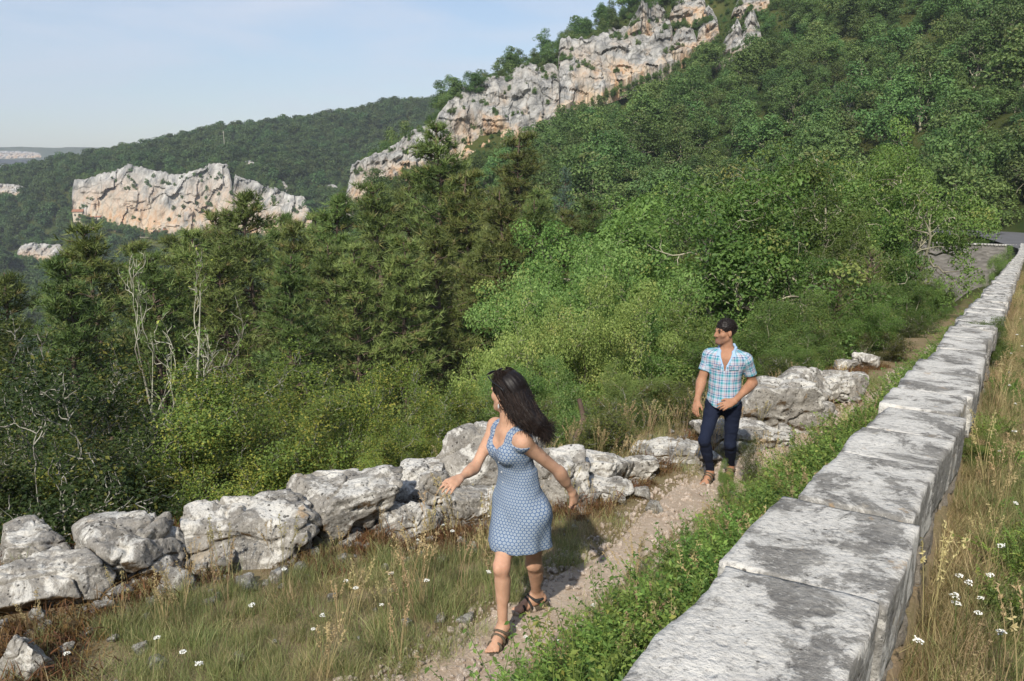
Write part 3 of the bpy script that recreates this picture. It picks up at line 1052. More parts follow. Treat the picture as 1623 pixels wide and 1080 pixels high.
def cliff(name, top, bot, cell, amp, seed, mat, label, back=10.0, taper=0.12):
    far_ = mat.name == 'cliff_far'
    T0, B0 = interp_poly(top, 50), interp_poly(bot, 50)
    length = np.linalg.norm(np.diff(T0, axis=0), axis=1).sum()
    nu = max(16, int(length / cell))
    height = np.abs(T0[:, 2] - B0[:, 2]).mean()
    nv = max(10, int(height / cell))
    T0, B0 = interp_poly(top, nu), interp_poly(bot, nu)
    mid = (T0 + B0) / 2
    CLIFF_ZONES.append((T0[::4].copy(), B0[::4].copy()))
    wob = fbm(np.column_stack([np.linspace(0, length, nu) / (height * 0.5), np.zeros(nu), np.zeros(nu)]), 5, seed + 1, 0.6)
    T0 = T0 + np.column_stack([0 * wob, 0 * wob, wob * height * (0.13 if far_ else 0.22)])
    e_ = np.linspace(0, 1, nu)
    tp = np.clip(np.minimum(e_, 1 - e_) / taper, 0, 1) ** 0.35 if taper else np.ones(nu)
    T0 = B0 + (T0 - B0) * tp[:, None]
    out = nrm(np.column_stack([-mid[:, 0], -mid[:, 1], 0 * mid[:, 0]]))
    v = np.linspace(0, 1, nv)
    P = B0[None] * (1 - v)[:, None, None] + T0[None] * v[:, None, None]
    P[0, :, 2] -= 4
    lead = np.sin(np.pi * np.clip(v, 0, 1)) ** 0.5
    # steep face with ledges and vertical buttresses
    q = np.stack([P[..., 0], P[..., 1], P[..., 2]], -1)
    butt = fbm(q * [1, 1, 0.16] / (height * 0.42), 3, seed, 0.5)
    cell_ = np.floor(q / np.array([0.26, 0.26, 0.38]) / height + 0.55 * fbm(q / (height * 0.4), 3, seed + 6)[..., None])
    blk = _hash(cell_[..., 0].astype(np.int64) & 0xffffffff, cell_[..., 1].astype(np.int64) & 0xffffffff, cell_[..., 2].astype(np.int64) & 0xffffffff, seed) - 0.5
    fine = fbm(q * [1, 1, 0.5] / (height * 0.14), 4, seed + 3, 0.55)
    ledge = np.tanh(4 * np.sin(P[..., 2] / (height * 0.10) + 4.0 * fbm(q / 14, 3, seed + 8)))
    D = amp * (2.2 * butt + 1.3 * blk + 0.4 * fine + 0.30 * ledge) + amp * 0.8 * np.sin(np.pi * v)[:, None]
    P = P + out[None] * D[..., None]
    # rim rolls back into the hill
    rows = [P]
    for k, f in enumerate((0.06, 0.2, 0.5, 1.0)):
        rr = P[-1] - out * back * f + np.column_stack([np.zeros((nu, 2)), np.full(nu, (0.3 if f < 0.3 else -0.16 * f * back))])
        rr[:, 2] += amp * 0.35 * fbm(rr / 3.0, 3, seed + k)
        rows.append(rr[None])
    P = np.concatenate(rows)
    # ends turn back as well
    e0 = P[:, :1] - out[None, :1] * back
    e1 = P[:, -1:] - out[None, -1:] * back
    P = np.concatenate([e0, P, e1], 1)
    nv2, nu2 = P.shape[:2]
    hv = np.concatenate([v, np.ones(nv2 - nv)])
    var = np.repeat(hv, nu2)
    org = P.reshape(-1, 3).mean(0)
    i, j = np.meshgrid(np.arange(nv2 - 1), np.arange(nu2 - 1), indexing='ij')
    Q = np.stack([i * nu2 + j, i * nu2 + j + 1, (i + 1) * nu2 + j + 1, (i + 1) * nu2 + j], -1).reshape(-1, 4)
    CLIFF_FACES.append((P[:nv], D))
    me = make_mesh(name, P.reshape(-1, 3) - org, Q, [], mat, False, {'var': var})
    o = obj(name, me, loc=org)
    tag(o, label, 'cliff', 'limestone cliffs')
    return P


C_A = cliff('cliff', [(548, 300, 199), (558, 262, 200), (590, 246, 202), (640, 222, 205), (690, 192, 208), (712, 176, 209)], [(548, 318, 195), (575, 312, 194), (620, 282, 196), (650, 262, 198), (712, 250, 200)], 0.42, 1.3, 21, M['cliff'],
            'lowest pale cliff at the foot of the ridge, beside the tall pine')
C_B = cliff('cliff', [(655, 215, 206), (700, 182, 209), (738, 145, 212), (790, 128, 216), (832, 108, 220), (884, 96, 225)], [(640, 262, 199), (735, 255, 199), (790, 218, 203), (850, 212, 205), (900, 180, 208)], 0.42, 1.7, 33, M['cliff'],
            'long tilted grey cliff along the middle of the ridge', 10, 0.03)
C_C = cliff('cliff', [(884, 92, 223), (888, 64, 226), (930, 62, 228), (975, 44, 231), (1010, 34, 234), (1060, 30, 236)], [(886, 176, 208), (930, 152, 212), (985, 132, 216), (1030, 112, 219), (1075, 96, 222)], 0.42, 1.5, 47, M['cliff'],
            'steep cliff with an orange scar, highest sheer face of the ridge', 10, 0.02)
def crag(top, bot, seed, label, amp=1.2, cell=0.42, lift=2.5, mat='cliff', default=230, back=6, taper=0.3):
    b_ = on_slope(bot, lift, default)
    ym = float(np.mean([q[2] for q in b_]))
    t_ = on_slope(top, lift, default)
    t_ = [(u, v, min(Y, ym + 14)) for u, v, Y in t_]
    return cliff('cliff', t_, b_, cell, amp, seed, M[mat], label, back, taper)


crag([(990, 34), (1015, 8), (1045, 2), (1062, 14)], [(988, 62), (1015, 64), (1045, 58), (1066, 50)], 59, 'broken grey crag between bushes on the crest of the ridge', 1.5)
crag([(1062, 2), (1085, -14), (1118, -22)], [(1060, 30), (1088, 34), (1120, 22)], 60, 'grey crag cut by the top edge of the picture', 1.5)
crag([(1150, 62), (1168, 28), (1184, 36)], [(1128, 106), (1160, 110), (1186, 98)], 63, 'lower pale crag standing apart on the wooded slope', 1.6)
crag([(1176, 40), (1190, 14), (1206, 26)], [(1172, 84), (1190, 92), (1210, 80)], 64, 'upper block of the crag standing apart on the wooded slope', 1.6)
crag([(1160, 10), (1182, -12), (1222, -18)], [(1158, 30), (1184, 24), (1220, 8)], 65, 'thin pale crag touching the top edge above the wooded slope', 1.4)
crag([(1066, 52), (1084, 30), (1104, 40)], [(1056, 92), (1082, 88), (1106, 76)], 67, 'stepped pale crag right of the sheer face', 1.6)
crag([(1108, 36), (1122, 10), (1138, 14)], [(1104, 66), (1122, 72), (1140, 50)], 68, 'small split crag between the stepped crag and the one standing apart', 1.5)
cliff('cliff', [(110, 288, 545), (150, 278, 544), (205, 263, 541), (255, 272, 536), (290, 278, 532), (330, 264, 527), (370, 270, 521)], [(116, 345, 532), (180, 360, 524), (250, 373, 515), (330, 378, 507), (375, 376, 502)], 0.75, 3.2, 71, M['cliff_far'],
           'wide orange streaked cliff with houses at its foot across the valley', 20, 0.03)
cliff('cliff', [(366, 278, 521), (400, 288, 515), (440, 300, 508), (490, 318, 500)], [(368, 378, 503), (410, 378, 496), (455, 384, 490), (498, 365, 486)], 0.75, 2.8, 77, M['cliff_far'],
           'grey cliff continuing to the right of the orange streaked one', 20, 0.06)
crag([(26, 390), (60, 386), (107, 391)], [(26, 412), (60, 420), (107, 416)], 81, 'small pale cliff low in the trees under the houses', 1.6, 0.9, 5, 'cliff_far', 470, 14, 0.15)
crag([(-40, 297), (10, 292), (46, 296)], [(-40, 312), (10, 314), (46, 310)], 83, 'small grey cliff at the left edge of the far hill', 1.6, 0.9, 5, 'cliff_far', 550, 14, 0.15)
crag([(380, 262), (395, 254), (410, 262)], [(380, 270), (395, 271), (410, 270)], 90, 'small white outcrop just above the grey far cliff', 1.2, 0.8, 5, 'cliff_far', 550, 8)
crag([(438, 296), (448, 288), (458, 290)], [(438, 310), (448, 312), (458, 308)], 91, 'narrow white outcrop in the trees beside the far cliff', 1.2, 0.8, 5, 'cliff_far', 520, 8)
crag([(510, 297), (524, 293), (540, 296)], [(510, 306), (524, 307), (540, 306)], 92, 'scattered pale outcrop low on the far hill near the ridge', 1.2, 0.8, 5, 'cliff_far', 520, 8)
# hazy plateau on the horizon with its own pale cliff band
def plateau(pts_top, pts_bot, name, label):
    T0, B0 = interp_poly(pts_top, 160), interp_poly(pts_bot, 160)
    w = fbm(np.column_stack([np.arange(160) / 9.0, np.zeros(160), np.zeros(160)]), 4, 5)
    T0[:, 2] += w * 6
    rows = [B0 + [0, -400, -60], B0, B0 * 0.5 + T0 * 0.5 + [0, 60, 0], T0, T0 + [0, 700, -30]]
    P = np.stack(rows)
    i, j = np.meshgrid(np.arange(4), np.arange(159), indexing='ij')
    Q = np.stack([i * 160 + j, i * 160 + j + 1, (i + 1) * 160 + j + 1, (i + 1) * 160 + j], -1).reshape(-1, 4)
    me = make_mesh(name, P.reshape(-1, 3), Q, [], M['soil'], True, {'far': np.ones(800)})
    return tag(obj(name, me), label, kind='structure')


plateau([(-260, 232, 2900), (60, 233, 2900), (190, 236, 2950), (300, 240, 3000), (420, 240, 3050)], [(-260, 275, 2500), (60, 275, 2500), (190, 272, 2550), (300, 268, 2600), (420, 262, 2700)], 'plateau', 'hazy wooded plateau on the horizon')
cliff('cliff', [(-60, 238, 2680), (10, 240, 2680), (66, 241, 2690)], [(-60, 249, 2640), (10, 250, 2640), (66, 248, 2650)], 4.0, 5, 101, M['cliff_far'], 'distant hazy white cliff on the horizon plateau', 60)
# ------------------------------------------------------------------ plant shapes
def tube(mb, P, R, k=5, var=0.5):
    P = np.asarray(P, float)
    n = len(P)
    R = np.asarray(R, float)
    d = nrm(np.gradient(P, axis=0))
    ref = np.where(np.abs(d[:, 2:3]) < 0.9, np.array([[0, 0, 1.0]]), np.array([[1.0, 0, 0]]))
    a = nrm(np.cross(d, ref))
    b = np.cross(d, a)
    th = np.linspace(0, 2 * np.pi, k, endpoint=False)
    V = P[:, None] + R[:, None, None] * (np.cos(th)[None, :, None] * a[:, None] + np.sin(th)[None, :, None] * b[:, None])
    i, j = np.meshgrid(np.arange(n - 1), np.arange(k), indexing='ij')
    jn = (j + 1) % k
    Q = np.stack([i * k + j, i * k + jn, (i + 1) * k + jn, (i + 1) * k + j], -1).reshape(-1, 4)
    mb.add(V.reshape(-1, 3), quads=Q, var=var)


def leaves(mb, C, N, size, aspect, rng, var, fold=0.12):
    """diamond leaves (one quad each) at C, facing N"""
    C, N = np.asarray(C, float), nrm(N)
    n = len(C)
    a = nrm(np.cross(N, rng.normal(size=(n, 3))))
    b = np.cross(N, a)
    size = np.broadcast_to(np.asarray(size, float), (n,))[:, None]
    w = size * aspect
    V = np.stack([C - a * size * 0.5, C + b * w * 0.5 + N * fold * size + a * size * 0.05, C + a * size * 0.5, C - b * w * 0.5 + N * fold * size + a * size * 0.05], 1)
    Q = np.arange(n * 4).reshape(n, 4)
    mb.add(V.reshape(-1, 3), quads=Q, var=np.repeat(np.broadcast_to(var, (n,)), 4))


def grow(rng, height, spread, levels, kids, gnarl=0.25, up=0.15, r0=0.16, first=0.25, shrink=0.62, stems=1, angle=(35, 65)):
    segs, tips = [], []

    def branch(p, d, L, r, lev):
        n = max(4, int(5 + 3 * (levels - lev)) if lev else 9)
        pts, rad = [p.copy()], [r]
        for k in range(n):
            d = nrm(d + rng.normal(size=3) * gnarl * (0.22 if lev == 0 else 1.0) / math.sqrt(n) * 2.2 + np.array([0, 0, up]) * (1.0 / n) * 3)
            p = p + d * L / n
            pts.append(p.copy())
            rad.append(r * (1 - (0.92 if lev == 0 else 0.8) * (k + 1) / n))
        segs.append((np.array(pts), np.array(rad), lev))
        if lev >= levels:
            tips.append(np.array(pts))
            return
        nk = kids[lev]
        for j in range(nk):
            f = first + (1 - first) * (j + rng.uniform(0.2, 0.9)) / nk if lev == 0 else 0.25 + 0.75 * (j + rng.uniform(0, 1)) / nk
            k = min(n, max(1, int(round(f * n))))
            q = pts[k]
            dd = nrm(pts[k] - pts[k - 1])
            az = rng.uniform(0, 2 * np.pi) if lev else j * 2.4 + rng.uniform(-0.5, 0.5)
            el = math.radians(rng.uniform(*angle))
            ref = np.array([1.0, 0, 0]) if abs(dd[2]) > 0.8 else np.array([0, 0, 1.0])
            a = nrm(np.cross(dd, ref))
            b = np.cross(dd, a)
            nd = dd * math.cos(el) + (a * math.cos(az) + b * math.sin(az)) * math.sin(el)
            sp = spread if lev == 0 else 1.0
            branch(q, nrm(nd), L * shrink * sp * rng.uniform(0.75, 1.15) * (1.15 - 0.45 * f), max(rad[k] * 0.72, 0.006), lev + 1)

    for m in range(stems):
        d0 = nrm(np.array([0, 0, 1.0]) + (rng.normal(size=3) * [0.45, 0.45, 0] if stems > 1 else rng.normal(size=3) * [0.1, 0.1, 0]))
        branch(np.array([0, 0, -0.3]) + (rng.normal(size=3) * [0.12, 0.12, 0] if stems > 1 else 0), d0, height * rng.uniform(0.85, 1.0), r0 / math.sqrt(stems), 0)
    return segs, tips


def norm_height(mbs, H=1.0):
    """scale a set of MBs together so the plant is exactly H tall from z=0"""
    zmax = max(np.concatenate(m.v)[:, 2].max() for m in mbs if m.v)
    for m in mbs:
        m.v = [v * (H / zmax) for v in m.v]
    return zmax


def broadleaf(seed, height, spread, levels, kids, per_tip, leaf, sigma, bark, leafm, name, kside=5, gnarl=0.3, up=0.15, r0=0.16, first=0.25, stems=1, aspect=0.62,
              angle=(35, 65), shrink=0.62, bare=0.0, min_r=0.0, upn=0.8, puff=0.0, warm=0.05):
    rng = np.random.default_rng(seed)
    segs, tips = grow(rng, height, spread, levels, kids, gnarl, up, r0, first, shrink, stems, angle)
    wood, crown = MB(), MB()
    for P, R, lev in segs:
        if R[0] >= min_r:
            tube(wood, P, np.maximum(R, min_r * 0.6), max(3, kside - lev), 0.5)
    cen = np.mean([t[-1] for t in tips], 0)
    for t in tips:
        if rng.uniform() < bare:
            continue
        m = max(2, int(per_tip * rng.uniform(0.6, 1.4)))
        f = rng.uniform(0.25, 1.05, m)
        base = np.column_stack([np.interp(f * (len(t) - 1), np.arange(len(t)), t[:, c]) for c in range(3)])
        if puff:
            # leaves sit on the outside of a rounded spray, so each spray has a lit and a shaded side
            pc = t[int(len(t) * 0.7)]
            dr = nrm(rng.normal(size=(m, 3)) + [0, 0, 0.35])
            C = pc + dr * sigma * puff * rng.uniform(0.72, 1.08, m)[:, None] * [1.15, 1.15, 0.75]
            N = dr * 1.0 + rng.normal(size=(m, 3)) * 0.42 + [0, 0, 0.25]
        else:
            C = base + rng.normal(size=(m, 3)) * sigma * [1, 1, 0.7]
            out = nrm(C - (cen * [1, 1, 0.75]))
            N = rng.normal(size=(m, 3)) * 0.55 + [0, 0, upn] + out * 0.45
        clump = rng.uniform(-0.2, 0.2)
        var = np.clip(rng.uniform(0.15, 0.85, m) + clump, 0.02, 0.98)
        pw = 0.75 if rng.uniform() < warm else 0.02
        var = var + (rng.uniform(size=m) < pw)
        leaves(crown, C, N, leaf * rng.uniform(0.65, 1.25, m), aspect, rng, var)
    zm = norm_height([wood, crown])
    return wood.mesh(name + '_trunk', bark, True), crown.mesh(name + '_crown', leafm)


def conifer(seed, height, radius, bark, needle, name, bare=0.3, whorls=26, tufts=11, nl=0.30, nw=0.030, per=9, dead=True, droop=-0.1, cone=0.6):
    rng = np.random.default_rng(seed)
    wood, crown = MB(), MB()
    n = 14
    zz = np.linspace(-0.4, height, n)
    P = np.column_stack([0.12 * np.cumsum(rng.normal(size=n)) * 0.5, 0.12 * np.cumsum(rng.normal(size=n)) * 0.5, zz])
    tube(wood, P, np.linspace(0.20, 0.025, n) * height / 14, 7, 0.5)
    for w in range(whorls):
        f = bare * 0.45 + (1 - bare * 0.45) * (w + rng.uniform(0, 0.8)) / whorls
        z = f * height
        if f > 0.985:
            continue
        c = np.array([np.interp(z, zz, P[:, 0]), np.interp(z, zz, P[:, 1]), z])
        dead_w = f < bare
        prof = (1 - f) ** cone * 1.0 if f > bare else 0.8
        for b in range(rng.integers(3, 6)):
            az = rng.uniform(0, 6.283)
            L = radius * prof * rng.uniform(0.55, 1.15) + 0.25
            el = droop + 0.55 * f + rng.normal() * 0.12
            d = np.array([math.cos(az) * math.cos(el), math.sin(az) * math.cos(el), math.sin(el)])
            m = 6
            pts = [c]
            for k in range(m):
                d = nrm(d + rng.normal(size=3) * 0.10 + [0, 0, 0.05 if not dead_w else -0.06])
                pts.append(pts[-1] + d * L / m)
            pts = np.array(pts)
            if dead_w and not dead:
                continue
            tube(wood, pts, np.linspace(0.035, 0.008, m + 1) * (0.8 if dead_w else 1), 4, 1.0 if dead_w else 0.5)
            if dead_w:
                for t_ in range(4):
                    q = pts[rng.integers(2, m)]
                    dd = nrm(d + rng.normal(size=3) * 0.7)
                    tube(wood, np.array([q, q + dd * 0.35, q + dd * 0.7 + rng.normal(size=3) * 0.08]), [0.012, 0.009, 0.005], 3, 1.0)
                if rng.uniform() < 0.75:
                    continue
            nt_ = max(3, int(tufts * (0.4 + 0.6 * L / radius)))
            ff = rng.uniform(0.3, 1.0, nt_)
            C = np.column_stack([np.interp(ff * m, np.arange(m + 1), pts[:, k]) for k in range(3)]) + rng.normal(size=(nt_, 3)) * [0.24, 0.24, 0.10] * (0.4 + L / 3)
            D = nrm(nrm(pts[-1] - c) * 0.6 + rng.normal(size=(nt_, 3)) * 0.4 + [0, 0, 0.55])
            # a tuft: thin triangles fanning from one point
            C2 = np.repeat(C, per, 0)
            D2 = nrm(np.repeat(D, per, 0) + rng.normal(size=(nt_ * per, 3)) * 0.55)
            sd = nrm(np.cross(D2, rng.normal(size=(nt_ * per, 3)))) * nw * 0.5
            ln = nl * rng.uniform(0.6, 1.15, nt_ * per)[:, None]
            V = np.stack([C2 - sd, C2 + sd, C2 + D2 * ln], 1)
            vv = np.clip(np.repeat(rng.uniform(0.1, 0.9, nt_), per * 3) + np.repeat(rng.normal(size=nt_ * per) * 0.1, 3), 0.02, 0.98) + np.repeat(rng.uniform(size=nt_) < 0.05, per * 3)
            crown.add(V.reshape(-1, 3), tris=np.arange(nt_ * per * 3).reshape(-1, 3), var=vv)
    norm_height([wood, crown])
    return wood.mesh(name + '_trunk', bark, True), crown.mesh(name + '_crown', needle)


KINDS = {}


def kind(key, *pairs):
    KINDS[key] = pairs


kind('oak', *[broadleaf(s_, 6.0, 1.0, 3, (9, 6, 5), 140, 0.080, 0.24, M['bark_oak'], M['oak_leaf'], 'oak', 7, 0.5, 0.12, 0.24, 0.18, shrink=0.6, puff=1.3, bare=0.24, warm=0.03) for s_ in (11, 12, 13)])
kind('hazel', *[broadleaf(s_, 4.0, 0.8, 3, (8, 5, 4), 108, 0.048, 0.17, M['bark_oak'], M['hazel_leaf'], 'hazel', 5, 0.35, 0.25, 0.10, 0.12, 5, shrink=0.55, puff=1.35, bare=0.06, warm=0.1) for s_ in (21, 22)])
kind('box', *[broadleaf(s_, 3.0, 0.62, 3, (8, 6, 3), 66, 0.035, 0.085, M['bark_dead'], M['box_leaf'], 'box', 4, 0.3, 0.35, 0.06, 0.05, 6, shrink=0.5, aspect=0.6, bare=0.04, warm=0.3) for s_ in (31, 32, 33)])
kind('dark', *[broadleaf(s_, 3.2, 0.7, 3, (8, 6, 3), 52, 0.038, 0.09, M['bark_dead'], M['dark_leaf'], 'dark', 4, 0.35, 0.25, 0.07, 0.08, 5, shrink=0.52, aspect=0.55, bare=0.12, warm=0.14) for s_ in (41, 42)])
kind('scrub', *[broadleaf(s_, 1.2, 0.6, 2, (8, 6), 34, 0.035, 0.06, M['bark_dead'], M['scrub_leaf'], 'scrub', 3, 0.3, 0.4, 0.02, 0.03, 7, shrink=0.5, aspect=0.4) for s_ in (51, 52)])
kind('bush', *[broadleaf(s_, 3.0, 0.8, 3, (7, 5, 4), 86, 0.045, 0.14, M['bark_oak'], M['oak_leaf'], 'bush', 5, 0.35, 0.2, 0.08, 0.08, 5, shrink=0.55, puff=1.6, bare=0.06, warm=0.06) for s_ in (61, 62)])
kind('lichen', *[broadleaf(s_, 5.0, 0.6, 3, (5, 4, 3), 5, 0.05, 0.06, M['bark_lichen'], M['box_leaf'], 'lichen', 6, 0.4, 0.45, 0.11, 0.2, 3, shrink=0.5, angle=(18, 42)) for s_ in (71, 72)])
kind('hill', *[broadleaf(s_, 4.5, 0.95, 2, (10, 7), 58, 0.24, 0.40, M['bark_oak'], M['hill_leaf'], 'hill', 5, 0.35, 0.1, 0.16, 0.15, 1, shrink=0.62, puff=1.5, bare=0.08) for s_ in (81, 82, 83, 84)])
kind('far', *[broadleaf(s_, 4.0, 1.0, 1, (16,), 46, 0.55, 0.62, M['bark_oak'], M['far_leaf'], 'far', 4, 0.3, 0.1, 0.16, 0.1, 1, shrink=0.62, puff=1.7) for s_ in (91, 92, 93)])
kind('pine', *[conifer(s_, 14, 3.0, M['bark_pine'], M['pine_needle'], 'pine', b_, 42, 23, 0.36, 0.036, 10, cone=0.75) for s_, b_ in ((101, 0.20), (102, 0.28), (103, 0.14), (104, 0.34))])
kind('young_pine', *[conifer(s_, 5, 1.5, M['bark_pine'], M['pine_needle'], 'young_pine', 0.08, 18, 10, 0.2, 0.02, 9, False, 0.25) for s_ in (111, 112)])
kind('cedar', *[conifer(s_, 9, 2.4, M['bark_pine'], M['cedar_needle'], 'cedar', 0.08, 24, 10, 0.3, 0.06, 8, False, 0.05, 0.9) for s_ in (121,)])

PLANT_NAME = {'oak': 'oak_tree', 'hazel': 'leafy_shrub', 'box': 'boxwood_shrub', 'dark': 'evergreen_shrub', 'scrub': 'scrub_plant', 'bush': 'leafy_bush', 'lichen': 'lichen_tree',
              'hill': 'hillside_tree', 'far': 'distant_tree', 'pine': 'pine_tree', 'young_pine': 'young_pine', 'cedar': 'cedar_tree'}
CROWN_OK = {}


def plant(key, x, y, height, label, cat, group=None, width=1.0, variant=None, rot=None, z=None):
    pairs = KINDS[key]
    w_me, c_me = pairs[int(RNG.integers(len(pairs))) if variant is None else variant % len(pairs)]
    zb = float(ground_z(np.array(x), np.array(y), False)) if z is None else z
    root = obj(PLANT_NAME[key], None, loc=(x, y, zb - 0.05))
    root.empty_display_size = 0.2
    root.rotation_euler = (0, 0, float(RNG.uniform(0, 6.283)) if rot is None else rot)
    root.scale = (height * width, height * width, height)
    obj('trunk', w_me, root)
    obj('crown', c_me, root)
    tag(root, label, cat, group)
    return root


def plant_px(key, u, v_top, Y, label, cat, group=None, width=1.0, variant=None, rot=None, min_h=0.5):
    p = at(u, v_top, Y)
    zb = float(ground_z(np.array(p[0]), np.array(p[1]), False))
    h = max(min_h, p[2] - zb)
    return plant(key, p[0], p[1], h, label, cat, group, width, variant, rot)


# ------------------------------------------------------------------ pines in the middle distance
PINES = [
    (688, 188, 52, 'tallest pine, its top crossing the pale ridge cliff'), (826, 208, 62, 'tall pine with a pointed top standing before the tilted cliff'),
    (400, 312, 46, 'pine with a loose open top in front of the grey far cliff'), (152, 362, 40, 'pine with thin top below the houses across the valley'),
    (300, 372, 44, 'slender pine between the two cliffs of the far hill'), (478, 362, 44, 'pine just below the end of the grey far cliff'),
    (545, 318, 50, 'pine at the foot of the lowest ridge cliff'), (610, 288, 48, 'broad pine left of the tallest pine'),
    (650, 268, 56, 'pine close against the left side of the tallest pine'), (740, 268, 50, 'pine close against the right side of the tallest pine'),
    (780, 300, 44, 'lower pine in front of the gap between the two tall pines'), (865, 300, 56, 'pine at the edge of the broadleaf slope'),
    (235, 410, 36, 'dark pine rising behind the lichen covered branches'), (90, 420, 34, 'thin pine at the left behind the dark evergreen shrubs'),
    (360, 400, 38, 'pine with bare lower trunk right of the lichen covered branches'), (440, 420, 34, 'pine with many dead lower twigs above the yellow box shrubs'),
    (560, 395, 36, 'pine with grey dead branches in the middle of the wood'), (640, 385, 37, 'pine with reddish trunk in the middle of the wood'),
    (705, 370, 40, 'pine with drooping dead branches left of the pale green shrub'), (510, 400, 42, 'pine half hidden among the dense middle pines'),
    (770, 380, 46, 'pine with dark bare trunk just behind the pale green shrub'), (930, 330, 58, 'pine glimpsed above the pale green shrub'),
    (20, 440, 42, 'pine at the left edge behind the shrubs'), (590, 345, 58, 'pine behind the broad pine'), (340, 345, 60, 'pine far back below the far cliff'),
    (200, 395, 56, 'pine far back at the left'), (440, 350, 62, 'pine far back under the grey far cliff'), (700, 300, 66, 'pine deep behind the tallest pine'),
    (500, 350, 66, 'pine deep in the wood left of the ridge foot'), (260, 385, 66, 'pine deep in the wood below the wide cliff'), (120, 415, 60, 'pine deep in the wood at the left'),
    (840, 330, 48, 'dense pine above the pale green shrub'), (900, 345, 50, 'dense pine beside the oaks'),
]
for i, (u, v, Y, lb) in enumerate(PINES):
    plant_px('pine', u, v - (22 if v > 300 else 8), Y, lb, 'pine tree', 'pines below the rocks', 1.2, i)

# ------------------------------------------------------------------ oaks and broadleaf trees on the right
OAKS = [
    (1120, 262, 23, 1.05, 'oak with lichen pale limbs reaching over the slope above the man'), (1330, 215, 29, 1.0, 'large oak with dead pale twigs in its dense crown'),
    (1400, 180, 34, 0.85, 'tallest oak of the slope, its top against the dark hillside'), (1000, 300, 32, 0.95, 'oak rising behind the pale green shrub'),
    (1230, 330, 21, 0.95, 'rounded oak right above the shirted man'), (1385, 330, 24, 0.9, 'leafy oak low in front of the retaining wall'),
    (1400, 225, 44, 0.8, 'oak whose crown overhangs the road at the bend'), (1180, 235, 40, 1.0, 'oak half hidden behind the pale limbed one'),
    (1060, 285, 46, 1.0, 'oak farther back beside the pines'), (1340, 240, 46, 0.9, 'oak in the second row below the hillside'), (1290, 245, 42, 1.0, 'oak in the second row between two larger crowns'),
    (1425, 310, 33, 0.75, 'dark leaved oak beside the wall end'), (950, 345, 40, 0.9, 'small oak at the foot of the pine edge'),
]
for i, (u, v, Y, w, lb) in enumerate(OAKS):
    plant_px('oak', u, v, Y, lb, 'oak tree', 'oaks on the slope', w, i)

